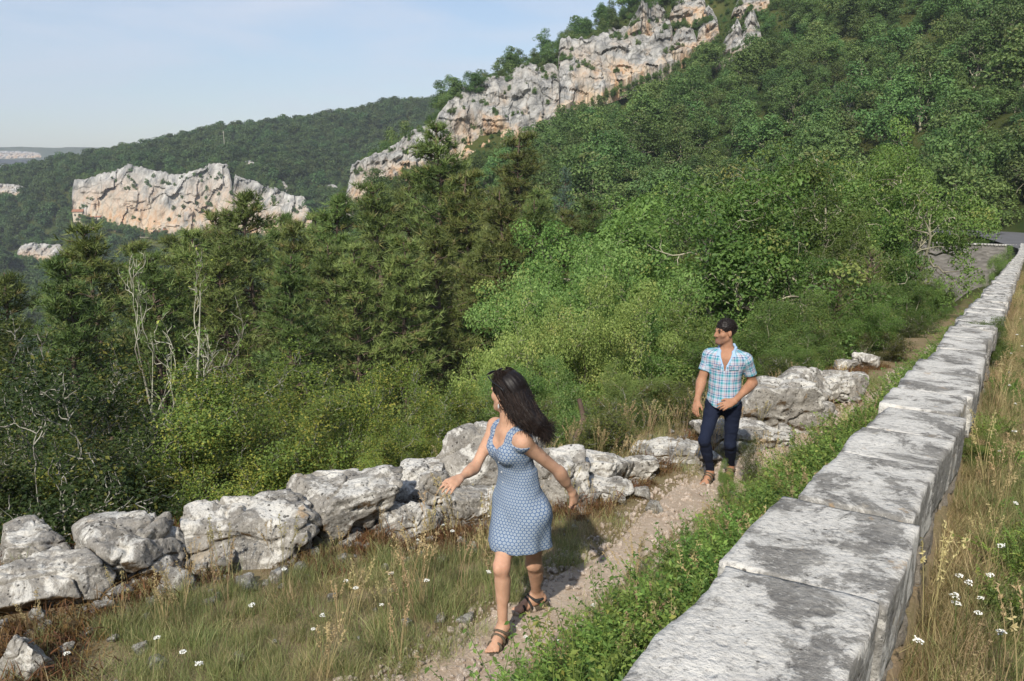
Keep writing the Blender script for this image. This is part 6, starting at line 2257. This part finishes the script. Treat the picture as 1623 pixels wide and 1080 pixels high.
torso_w = [
    ('ell', chest + RC[1] * 0.0, RC, np.array([0.135, 0.088, 0.135]), 0.03),
    ('ell', chest + np.array([0, 0, 0.075]) - RC[1] * 0.006, RC, np.array([0.138, 0.072, 0.075]), 0.04),
    ('cap', shR, shL, 0.046, 0.046, 0.05),
    ('ell', waist, RC, np.array([0.112, 0.082, 0.115]), 0.05),
    ('ell', pel + np.array([0, 0, -0.01]) - RP[1] * 0.012, RP, np.array([0.156, 0.112, 0.125]), 0.05),
    ('ell', chest + RC[1] * 0.070 + RC[0] * 0.062 + np.array([0, 0, 0.004]), RC, np.array([0.056, 0.052, 0.056]), 0.04),
    ('ell', chest + RC[1] * 0.070 - RC[0] * 0.062 + np.array([0, 0, 0.0]), RC, np.array([0.056, 0.052, 0.056]), 0.04),
]
arms_w = limb(shR, elR, wrR, 0.039, 0.028, 0.019, 0.03, (0.25, (0, 0, 0), 0.030)) + limb(shL, elL, wrL, 0.042, 0.031, 0.020, 0.03, (0.25, (0, 0, 0), 0.032))
legs_w = limb(hipR, knR, anR, 0.076, 0.043, 0.026, 0.04, (0.33, (0.012, 0.022, 0), 0.040)) + limb(hipL, knL, anL, 0.076, 0.043, 0.027, 0.04, (0.33, (0.02, 0.024, 0), 0.040))
dR = nrm(wrR - elR); nR = nrm(np.array([0.25, -0.35, 0.9])); aR = nrm(np.cross(dR, nR))
hR_frame = np.stack([np.cross(dR, nrm(np.cross(aR, dR))), dR, nrm(np.cross(aR, dR))])
dL = nrm(wrL - elL + np.array([-0.01, 0, -0.02])); nL = nrm(np.array([0.8, -0.5, 0.3])); aL = nrm(np.cross(dL, nL))
hL_frame = np.stack([-np.cross(dL, nrm(np.cross(aL, dL))), dL, nrm(np.cross(aL, dL))])
# thumbs: her right hand's thumb points to the path in front, the left hand's thumb towards the body
for fr, want in ((hR_frame, np.array([-0.2, -0.8, 0.5])), (hL_frame, np.array([-0.7, -0.6, 0.0]))):
    if fr[0] @ want < 0:
        fr[0] *= -1
hands_w = hand_prims(wrR + dR * 0.012, hR_frame, 0.86, 0.30, 0.16) + hand_prims(wrL + dL * 0.012, hL_frame, 0.92, 0.42, 0.05, fist=True)
neck_w = [('cap', neck + np.array([0, 0, -0.03]), headc + RH[2] * -0.055 - RH[1] * 0.012, 0.054, 0.047, 0.035)]
head_w = head_prims(headc, RH, 0.93, True)
for k_, a_ in ((knR, anR), (knL, anL)):
    legs_w.append(('ell', k_ + np.array([-0.018, -0.030, 0.0]), np.eye(3), np.array([0.026, 0.024, 0.032]), 0.012))
    legs_w.append(('ell', a_ + np.array([-0.026, -0.012, 0.004]), np.eye(3), np.array([0.012, 0.012, 0.014]), 0.008))
    legs_w.append(('ell', a_ + np.array([0.026, 0.0, 0.008]), np.eye(3), np.array([0.012, 0.012, 0.014]), 0.008))
LW = lambda *q: loc(RH, headc, np.array(q) * 0.93)
paint_w = [(LW(0, 0.09, -0.071), 0.020, (0.42, 0.16, 0.14), 0.3)] + [(LW(sd * 0.029, 0.083, 0.004), 0.010, (0.03, 0.02, 0.015), 0.3) for sd in (1, -1)] + \
          [(LW(sd * 0.03, 0.09, 0.026), 0.014, (0.06, 0.035, 0.025), 0.4) for sd in (1, -1)] + [(knR, 0.05, (0.58, 0.32, 0.22), 0.6)]
build_skin('body', torso_w + legs_w + footR + footL + arms_w + hands_w + neck_w + head_w, 0.0053, woman, W_ORG, SKIN_W, paint_w)

# dress
DR_LO = np.array([-0.42, 3.85, -2.32]); DR_HI = np.array([0.45, 4.65, -1.34])
hem = at(823, 857, 4.27)
HEM_Z = float(hem[2]) - 0.005


def skirt(P):
    a = waist
    f = np.clip((a[2] - P[..., 2]) / (a[2] - HEM_Z), -0.3, 1.3)
    c = a + (hem - a) * f[..., None]
    q = (P - c) @ RP.T
    rx = np.interp(f, [-0.3, 0, 0.35, 0.7, 1.0, 1.3], [0.10, 0.116, 0.160, 0.174, 0.186, 0.20])
    ry = np.interp(f, [-0.3, 0, 0.35, 0.7, 1.0, 1.3], [0.08, 0.088, 0.128, 0.155, 0.172, 0.19])
    th = np.arctan2(q[..., 1] / ry, q[..., 0] / rx)
    rip = 1 + 0.06 * sstep(0.25, 1.0, f) * np.sin(5 * th + 0.7 + 1.2 * f) + 0.05 * sstep(0.4, 1.0, f) * np.sin(9 * th - 1.1 * f + 2)
    d = (np.sqrt((q[..., 0] / (rx * rip)) ** 2 + (q[..., 1] / (ry * rip)) ** 2) - 1) * np.minimum(rx, ry)
    d = np.maximum(d, (a[2] - 0.07) * -1 + 0 * d + P[..., 2] - 0.0) if False else d
    return np.maximum(np.maximum(d, P[..., 2] - (a[2] + 0.03)), -(P[..., 2] - HEM_Z))


def dress_build(vol):
    for pr in torso_w:
        vol.prim(pr, 0.009)
    vol.prim(('fn', skirt, DR_LO, DR_HI, 0.03))
    vol.prim(('cap', hipR, hipR + (knR - hipR) * 0.62, 0.098, 0.085, 0.05))
    vol.prim(('cap', hipL, hipL + (knL - hipL) * 0.62, 0.098, 0.085, 0.05))
    P = vol.points()
    q = (P - chest) @ RC.T
    x, y, z = np.abs(q[..., 0]), q[..., 1], q[..., 2]
    zneck = np.where(y > -0.01, 0.030 + 0.55 * x - 0.02 * np.cos(np.clip(x, 0, 0.13) * 24), 0.075)
    zneck = np.where(x > 0.118, 0.075, zneck)
    strap = np.maximum(0.062 - x + 0.10 * np.clip(z - 0.12, 0, 1), x - 0.112)
    cut = np.minimum(z - zneck, strap)
    cut = np.maximum(cut, -1.0)
    wr_ = 0.0075 * fbm(np.stack([P[..., 0] * 14, P[..., 1] * 14, P[..., 2] * 9], -1).reshape(-1, 3), 2, 3).reshape(P.shape[:3]) * (z < 0.02)
    vol.D = np.maximum(vol.D + wr_, cut)
    vol.D = np.maximum(vol.D, -(P[..., 2] - HEM_Z - 0.006 * np.sin(8 * P[..., 0] + 5 * P[..., 1])))
    # hollow under the hem
    f = (P[..., 2] - HEM_Z)
    inner = vol.D + 0.016
    vol.D = np.where(f < 0.10, np.maximum(vol.D, -inner), vol.D).astype(np.float32)


def dress_pat(V):
    q = (V - waist) @ RC.T
    th = np.arctan2(q[:, 0], q[:, 1] + 0.0)
    return np.column_stack([th * 0.155, q[:, 2] * 1.05, 0 * th])


cloth_obj('dress', dress_build, DR_LO, DR_HI, 0.006, woman, W_ORG, M['dress'], dress_pat)
# buttons down the front of the dress
dg = bpy.context.evaluated_depsgraph_get()
for k in range(7):
    mb = MB()
    zz = chest[2] + 0.0 - 0.062 * k
    base = chest + (pel - chest) * ((chest[2] - zz) / (chest[2] - pel[2]))
    yy = np.interp(k, [0, 1, 2, 3, 4, 5, 6], [0.108, 0.103, 0.098, 0.100, 0.112, 0.125, 0.132])
    V_, T_ = icosphere(2)
    mb.add(V_ * 0.0055 + base + RC[1] * yy - W_ORG, tris=T_)
    obj('button', mb.mesh('button', M['button'], True), woman)

# hair: a flowing mass with separate locks over it
HAIR = [(802, 609, 4.262, 0.098), (811, 620, 4.235, 0.104), (820, 637, 4.20, 0.096), (829, 652, 4.165, 0.086), (841, 664, 4.13, 0.072), (852, 674, 4.11, 0.058), (862, 682, 4.10, 0.034)]
hp = [(at(u, v, Y), r_ * 0.92) for u, v, Y, r_ in HAIR]
hair_lo = np.min([p - r_ for p, r_ in hp], 0) - 0.06
hair_hi = np.max([p + r_ for p, r_ in hp], 0) + 0.06


def hair_build(vol):
    vol.prim(('ell', loc(RH, headc, (0, -0.022, 0.036)), RH, np.array([0.083, 0.098, 0.091]), 0.01))
    for (p, r_), (p2, r2) in zip(hp[:-1], hp[1:]):
        vol.prim(('cap', p + (np.array([0.01, 0, 0])), p2, r_ * 0.86, r2 * 0.86, 0.025))
    # keep the face and the near ear free
    vol.prim(('ell', loc(RH, headc, (0, 0.115, -0.055)), RH, np.array([0.085, 0.080, 0.100]), 0.02), 0.0, 'cut')
    vol.prim(('ell', loc(RH, headc, (-0.078, 0.020, -0.035)), RH, np.array([0.024, 0.036, 0.040]), 0.02), 0.0, 'cut')
    P = vol.points()
    flow = nrm(hp[-1][0] - hp[1][0])
    q = P - headc
    al = q @ flow
    perp = q - al[..., None] * flow
    rp = fbm(np.concatenate([perp * 55, al[..., None] * 5], -1)[..., [0, 1, 3]].reshape(-1, 3) + (perp[..., 2] * 40).reshape(-1, 1), 3, 4).reshape(al.shape)
    vol.D = (vol.D + 0.006 * rp).astype(np.float32)


hair = cloth_obj('hair', hair_build, hair_lo, hair_hi, 0.0045, woman, W_ORG, M['hair_dark'], None, 1)
rng = np.random.default_rng(8)
mb = MB()
crown_p = loc(RH, headc, (0, 0.02, 0.115))
for k in range(950):
    a = rng.uniform(-2.0, 2.0)
    side = RH[0] * math.sin(a) + -RH[1] * math.cos(a) * 0.9
    s0 = loc(RH, headc, (0, 0.015, 0.06)) + nrm(side + RH[2] * rng.uniform(0.3, 1.6)) * 0.088
    jit = rng.normal(size=3)
    pts = [s0]
    wgt = rng.uniform(0.55, 1.0)
    for j, (p, r_) in enumerate(hp[1:], 1):
        off = nrm(side * 0.7 + jit * 0.8) * r_ * 0.92 * wgt ** 0.15 + RH[2] * 0.016 * math.sin(j * 2.2 + 4 * a) + RH[0] * 0.014 * math.cos(j * 2.0 + 3 * a)
        pts.append(p + off)
        if j > 1 and rng.uniform() < 0.12:
            break
    pts.append(pts[-1] + nrm(pts[-1] - pts[-2] + jit * 0.03) * rng.uniform(0.02, 0.07) + [0, 0, -0.01])
    C = catmull(np.array(pts), 4)
    n_ = len(C)
    tube(mb, C - W_ORG, np.interp(np.linspace(0, 1, n_), [0, 0.2, 0.7, 1], [0.0012, 0.0020, 0.0018, 0.0005]), 3, float(rng.uniform(0, 1)))
obj('lock', mb.mesh('lock', M['hair_dark'], True), hair)
# earring
mb = MB()
ear = loc(RH, headc, (-0.079, -0.004, -0.042))
V_, T_ = icosphere(2)
mb.add(V_ * [0.005, 0.005, 0.014] + ear + [0, 0, -0.02] - W_ORG, tris=T_)
obj('earring', mb.mesh('earring', M['button'], True), woman)
sole_straps(woman, W_ORG, anR, RFR, 0.95, M['sandal'], M['sandal'])
sole_straps(woman, W_ORG, anL, RFL, 0.95, M['sandal_dark'], M['sandal'])
# sunglasses pushed up on the hair
sg_org = loc(RH, headc, (0, 0.05, 0.112))
sg = obj('sunglasses', None, loc=sg_org)
sg.empty_display_size = 0.05
tag(sg, 'dark sunglasses pushed up on the hair of the woman', 'sunglasses')
for sd in (1, -1):
    mb = MB()
    P0 = np.array([loc(RH, headc, q) for q in ((sd * 0.068, 0.070, 0.098), (sd * 0.088, 0.03, 0.082), (sd * 0.093, -0.02, 0.060), (sd * 0.090, -0.055, 0.035))]) - sg_org
    tube(mb, catmull(P0, 5), np.full(16, 0.0035), 5)
    obj('temple', mb.mesh('temple', M['black_plastic'], True), sg)
    mb = MB()
    V_, T_ = icosphere(3)
    mb.add((V_ * [0.030, 0.006, 0.022]) @ frame(nrm(RH[1] * 0.55 + RH[2] * 0.8), RH[2] * 0.9 - RH[1]) + loc(RH, headc, (sd * 0.036, 0.074, 0.112)) - sg_org, tris=T_)
    obj('lens', mb.mesh('lens', M['black_plastic'], True), sg)

# ================================================================= the man
mY = 7.5 / 7.8
am = lambda u, v, Y: at(u, v, Y * mY)
M_ORG = np.array([2.05, 7.5, -3.2])
man = obj('person', None, loc=M_ORG)
man.empty_display_size = 0.2
tag(man, 'man in a turquoise checked short sleeved shirt and dark jeans on the path', 'person')
mF = nrm(np.array([-0.36, -0.93, 0.0])); RM = frame(mF)
hFm = nrm(np.array([-0.94, -0.34, -0.02])); RMH = frame(hFm)
mneck = am(1153, 552, 7.82)
mpel = am(1147, 636, 7.80)
mchest = mneck * 0.68 + mpel * 0.32
mwaist = mneck * 0.34 + mpel * 0.66
mshR = mneck + RM[0] * 0.168 + np.array([0, 0, -0.085]); mshL = mneck - RM[0] * 0.176 + np.array([0, 0, -0.10])
melR = am(1112, 603, 7.86); mwrR = am(1105, 634, 7.72)
melL = am(1193, 607, 7.82); mwrL = am(1164, 636, 7.60)
mhipR = mpel + RM[0] * 0.092 + np.array([0, 0, -0.05]); mhipL = mpel - RM[0] * 0.092 + np.array([0, 0, -0.05])
mknR = am(1116, 698, 7.62); manR = am(1126, 742, 7.80)
mknL = am(1157, 704, 7.80); manL = am(1157, 754, 8.02)
manR[2] = float(ground_z(manR[0], manR[1])) + 0.115
manL[2] = float(ground_z(manL[0], manL[1])) + 0.120
mhead = am(1149, 526, 7.82)
mfootR, RMR = foot_prims(manR, (-0.55, -0.83), 1.08, 0.0)
mfootL, RML = foot_prims(manL, (-0.4, -0.9), 1.08, 0.1)
torso_m = [
    ('ell', mchest, RM, np.array([0.160, 0.105, 0.150]), 0.03),
    ('ell', mchest + np.array([0, 0, 0.08]), RM, np.array([0.150, 0.084, 0.080]), 0.06),
    ('cap', mshR, mshL, 0.050, 0.050, 0.06),
    ('ell', mwaist, RM, np.array([0.140, 0.096, 0.140]), 0.05),
    ('ell', mpel, RM, np.array([0.150, 0.110, 0.115]), 0.05)]
arms_m = limb(mshR, melR, mwrR, 0.056, 0.042, 0.029, 0.03, (0.25, (0, 0, 0), 0.045)) + limb(mshL, melL, mwrL, 0.056, 0.042, 0.029, 0.03, (0.25, (0, 0, 0), 0.045))
legs_m = limb(mhipR, mknR, manR, 0.070, 0.040, 0.030, 0.03) + limb(mhipL, mknL, manL, 0.070, 0.040, 0.030, 0.03)
d1 = nrm(mwrR - melR + np.array([0, 0, -0.06])); n1 = nrm(np.array([-0.7, -0.5, 0.2])); a1 = nrm(np.cross(d1, n1)); f1 = np.stack([a1, d1, nrm(np.cross(a1, d1))])
d2 = nrm(np.array([-0.86, -0.22, -0.30])); n2 = nrm(np.array([-0.2, -0.85, 0.45])); a2 = nrm(np.cross(d2, n2)); f2 = np.stack([a2, d2, nrm(np.cross(a2, d2))])
for fr, want in ((f1, np.array([0.3, -0.8, 0.0])), (f2, np.array([0.0, 0.2, 1.0]))):
    if fr[0] @ want < 0:
        fr[0] *= -1
    if fr[2] @ (n1 if fr is f1 else n2) < 0:
        fr[2] *= -1
hands_m = hand_prims(mwrR + d1 * 0.012, f1, 1.05, 0.38, 0.08) + hand_prims(mwrL + d2 * 0.012, f2, 1.05, 0.30, 0.14)
neck_m = [('cap', mneck + np.array([0, 0, -0.04]), mhead - RMH[2] * 0.055 - RMH[1] * 0.012, 0.064, 0.058, 0.035)]
head_m = head_prims(mhead, RMH, 1.02, False)
LM = lambda *q: loc(RMH, mhead, np.array(q) * 1.02)
paint_m = [(LM(0, 0.070, -0.075), np.array([0.075, 0.075, 0.050]), (0.22, 0.13, 0.09), 0.7), (LM(0, 0.087, -0.068), 0.014, (0.30, 0.155, 0.11), 0.5)]
for sd in (1, -1):
    paint_m += [(LM(sd * 0.031, 0.084, 0.004), 0.011, (0.035, 0.022, 0.018), 0.3), (LM(sd * 0.034, 0.090, 0.028), 0.016, (0.035, 0.022, 0.016), 0.35)]
paint_m.append((mchest + RM[1] * 0.11 + np.array([0, 0, 0.03]), 0.05, (0.34, 0.19, 0.12), 0.7))
build_skin('body', torso_m + legs_m + mfootR + mfootL + arms_m + hands_m + neck_m + head_m, 0.0065, man, M_ORG, SKIN_M, paint_m)

# short hair
def mhair_build(vol):
    vol.prim(('ell', LM(0, -0.016, 0.036), RMH, np.array([0.079, 0.099, 0.092]) * 1.02, 0.005))
    vol.prim(('ell', LM(0, 0.135, -0.055), RMH, np.array([0.13, 0.098, 0.108]), 0.006), 0.0, 'cut')
    vol.prim(('ell', LM(0, 0.03, -0.12), RMH, np.array([0.13, 0.085, 0.10]), 0.01), 0.0, 'cut')
    vol.prim(('ell', LM(0, -0.09, -0.135), RMH, np.array([0.13, 0.09, 0.07]), 0.01), 0.0, 'cut')
    for sd in (1, -1):
        vol.prim(('ell', LM(sd * 0.083, -0.002, -0.022), RMH, np.array([0.022, 0.026, 0.040]), 0.01), 0.0, 'cut')
    P = vol.points()
    vol.D = (vol.D + 0.005 * fbm((P * 120).reshape(-1, 3), 2, 6).reshape(P.shape[:3])).astype(np.float32)


mhair = cloth_obj('hair', mhair_build, mhead - 0.16, mhead + 0.18, 0.005, man, M_ORG, M['hair_short'], None, 1)
rng = np.random.default_rng(18)
co = np.array([v.co[:] for v in mhair.data.vertices])
mb = MB()
for i_ in rng.integers(0, len(co), 1500):
    d_ = nrm(co[i_] + M_ORG - LM(0, -0.016, 0.02)) + rng.normal(size=3) * 0.35 + RMH[1] * 0.25
    tube(mb, np.array([co[i_] - d_ * 0.002, co[i_] + nrm(d_) * 0.009]), [0.0016, 0.0006], 3, float(rng.uniform(0, 1)))
obj('hair_tips', mb.mesh('hair_tips', M['hair_short']), mhair)

# shirt
SH_LO = np.minimum.reduce([melR, melL, mpel]) - np.array([0.25, 0.35, 0.16]); SH_HI = np.maximum.reduce([melR, melL, mneck]) + np.array([0.2, 0.3, 0.12])
slR = mshR + (melR - mshR) * 0.60; slL = mshL + (melL - mshL) * 0.62


def shirt_build(vol):
    for pr in torso_m:
        vol.prim(pr, 0.012)
    vol.prim(('cap', mchest - np.array([0, 0, 0.05]), mpel - np.array([0, 0, 0.04]), 0.125, 0.148, 0.06))
    P = vol.points()
    q = (P - mchest) @ RM.T
    x, y, z = q[..., 0], q[..., 1], q[..., 2]
    # hem, dipping at the front and back
    zh = (mpel[2] - mchest[2]) - 0.045 + 0.055 * np.clip(np.abs(x) / 0.15, 0, 1.4) ** 2
    D = np.maximum(vol.D, zh - z)
    vol.D = D.astype(np.float32)
    for a, b in ((mshR, slR), (mshL, slL)):
        ax = nrm(b - a)

        def sleeve(Q, a=a, b=b, ax=ax):
            t_ = np.clip((Q - a) @ ax / np.linalg.norm(b - a), 0, 1.3)
            d_ = np.linalg.norm(Q - a - (t_ * np.linalg.norm(b - a))[..., None] * ax, axis=-1) - (0.058 + 0.006 * t_)
            return np.maximum(d_, (Q - b) @ ax)
        vol.prim(('fn', sleeve, np.minimum(a, b) - 0.1, np.maximum(a, b) + 0.1, 0.035))
    # open collar: V on the chest, hole for the neck
    vw = np.maximum(np.abs(x) - np.clip((z + 0.045) * 0.40, 0, 0.07), -(z + 0.045))
    vcut = np.maximum(vw, -(y - 0.03))
    vol.D = np.maximum(vol.D, -vcut).astype(np.float32)
    nd = np.linalg.norm((P - (mneck + np.array([0, 0, 0.02])))[..., :2], axis=-1) - 0.075
    vol.D = np.maximum(vol.D, -np.maximum(nd, -(P[..., 2] - mneck[2] + 0.045))).astype(np.float32)
    wr_ = fbm(np.stack([P[..., 0] * 11, P[..., 1] * 11, P[..., 2] * 9], -1).reshape(-1, 3), 3, 13).reshape(P.shape[:3])
    vol.D = (vol.D + 0.009 * wr_ * (z < 0.1)).astype(np.float32)


def shirt_pat(V):
    q = (V - mchest) @ RM.T
    th = np.where(np.abs(q[:, 1]) > 0.0, np.arctan2(q[:, 0], q[:, 1] + 0.02), 0)
    body_u = th * 0.16
    # sleeves follow the arm
    out = np.column_stack([body_u, 0 * th, q[:, 2]])
    for a, b in ((mshR, slR), (mshL, slL)):
        ax = nrm(b - a)
        t = (V - a) @ ax
        rad = V - a - t[:, None] * ax
        m = (np.abs(q[:, 0]) > 0.185) & (np.linalg.norm(rad, axis=1) < 0.11)
        e1 = nrm(np.cross(ax, RM[1])); e2 = np.cross(ax, e1)
        ua = np.arctan2(rad @ e1, rad @ e2) * 0.07
        out[m] = np.column_stack([ua, 0 * ua, t])[m]
    return out


shirt = cloth_obj('shirt', shirt_build, SH_LO, SH_HI, 0.006, man, M_ORG, M['shirt'], shirt_pat, 1)
M['collar'] = plain_fabric('collar_blue', (0.28, 0.42, 0.60), (0.36, 0.50, 0.66))


def collar_build(vol):
    for sd in (1, -1):
        Lc = lambda *q: loc(RM, mneck, np.array(q))
        P1 = [Lc(0, -0.078, 0.028), Lc(sd * 0.055, -0.055, 0.026), Lc(sd * 0.078, 0.0, 0.010), Lc(sd * 0.066, 0.065, -0.022), Lc(sd * 0.060, 0.092, -0.062)]
        for a, b in zip(P1[:-1], P1[1:]):
            vol.prim(('cap', a, b, 0.0125, 0.0125, 0.01))
        vol.prim(('cap', P1[3], P1[4] + RM[0] * sd * 0.03, 0.012, 0.010, 0.02))
        vol.prim(('cap', P1[4], loc(RM, mchest, (sd * 0.022, 0.118, 0.02)), 0.011, 0.009, 0.01))
        vol.prim(('cap', loc(RM, mchest, (sd * 0.022, 0.118, 0.02)), loc(RM, mchest, (sd * 0.008, 0.124, -0.045)), 0.009, 0.008, 0.01))


obj_c = cloth_obj('collar', collar_build, mneck - 0.3, mneck + 0.15, 0.0055, shirt, M_ORG, M['collar'], None, 1)
for k in range(5):
    mb = MB()
    V_, T_ = icosphere(2)
    mb.add(V_ * 0.007 + loc(RM, mchest, (0.0, 0.124 - 0.004 * k, -0.07 - 0.07 * k)) - M_ORG, tris=T_)
    obj('button', mb.mesh('button', M['button'], True), shirt)
for sd in (1, -1):
    mb = MB()
    c_ = loc(RM, mchest, (sd * 0.082, 0.112, 0.015))
    n_ = nrm(RM[1] + RM[0] * sd * 0.55)
    RR = frame(n_)
    V = [c_ + RR[0] * a * 0.046 + RR[2] * b + n_ * 0.012 for a in (-1, 1) for b in (0.012, -0.028)] + [c_ + RR[0] * a * 0.046 + RR[2] * b - n_ * 0.012 for a in (-1, 1) for b in (0.012, -0.028)]
    mb.add(np.array(V) - M_ORG, quads=[(0, 1, 3, 2), (0, 4, 5, 1), (2, 3, 7, 6), (1, 5, 7, 3), (0, 2, 6, 4)])
    o = obj('pocket_flap', make_mesh('pocket_flap', np.array(V) - M_ORG, [(0, 1, 3, 2), (0, 4, 5, 1), (2, 3, 7, 6), (1, 5, 7, 3), (0, 2, 6, 4)], [], M['shirt'], False, {'pat': shirt_pat(np.array(V)) + [0.03, 0, 0.02]}), shirt)

# jeans
JN_LO = np.minimum.reduce([mknR, manR, manL, mpel]) - 0.22; JN_HI = np.maximum.reduce([mpel, mknL, manL]) + np.array([0.25, 0.2, 0.12])


def jeans_build(vol):
    vol.prim(('ell', mpel, RM, np.array([0.150, 0.112, 0.12]), 0.03), 0.008)
    for h_, k_, a_ in ((mhipR, mknR, manR), (mhipL, mknL, manL)):
        vol.prim(('cap', h_, k_, 0.086, 0.053, 0.05))
        vol.prim(('cap', k_, a_ + np.array([0, 0, 0.02]), 0.053, 0.040, 0.03))
        vol.prim(('cap', k_ + (a_ - k_) * 0.2 + np.array([0.01, 0.02, 0]), k_ + (a_ - k_) * 0.5 + np.array([0.01, 0.015, 0]), 0.051, 0.045, 0.03))
    P = vol.points()
    wr_ = fbm(np.stack([P[..., 0] * 12, P[..., 1] * 12, P[..., 2] * 22], -1).reshape(-1, 3), 2, 23).reshape(P.shape[:3])
    low = np.minimum(manR[2], manL[2])
    D = vol.D + 0.006 * wr_
    for a_ in (manR, manL):
        nb = np.hypot(P[..., 0] - a_[0], P[..., 1] - a_[1]) < 0.13
        D = np.where(nb & (P[..., 2] < a_[2] + 0.12), np.maximum(D, a_[2] + 0.015 - P[..., 2]), D)
    vol.D = D.astype(np.float32)


cloth_obj('jeans', jeans_build, JN_LO, JN_HI, 0.006, man, M_ORG, M['denim'], None, 1)
sole_straps(man, M_ORG, manR, RMR, 1.08, M['sandal'], M['sandal_dark'])
sole_straps(man, M_ORG, manL, RML, 1.08, M['sandal'], M['sandal_dark'])
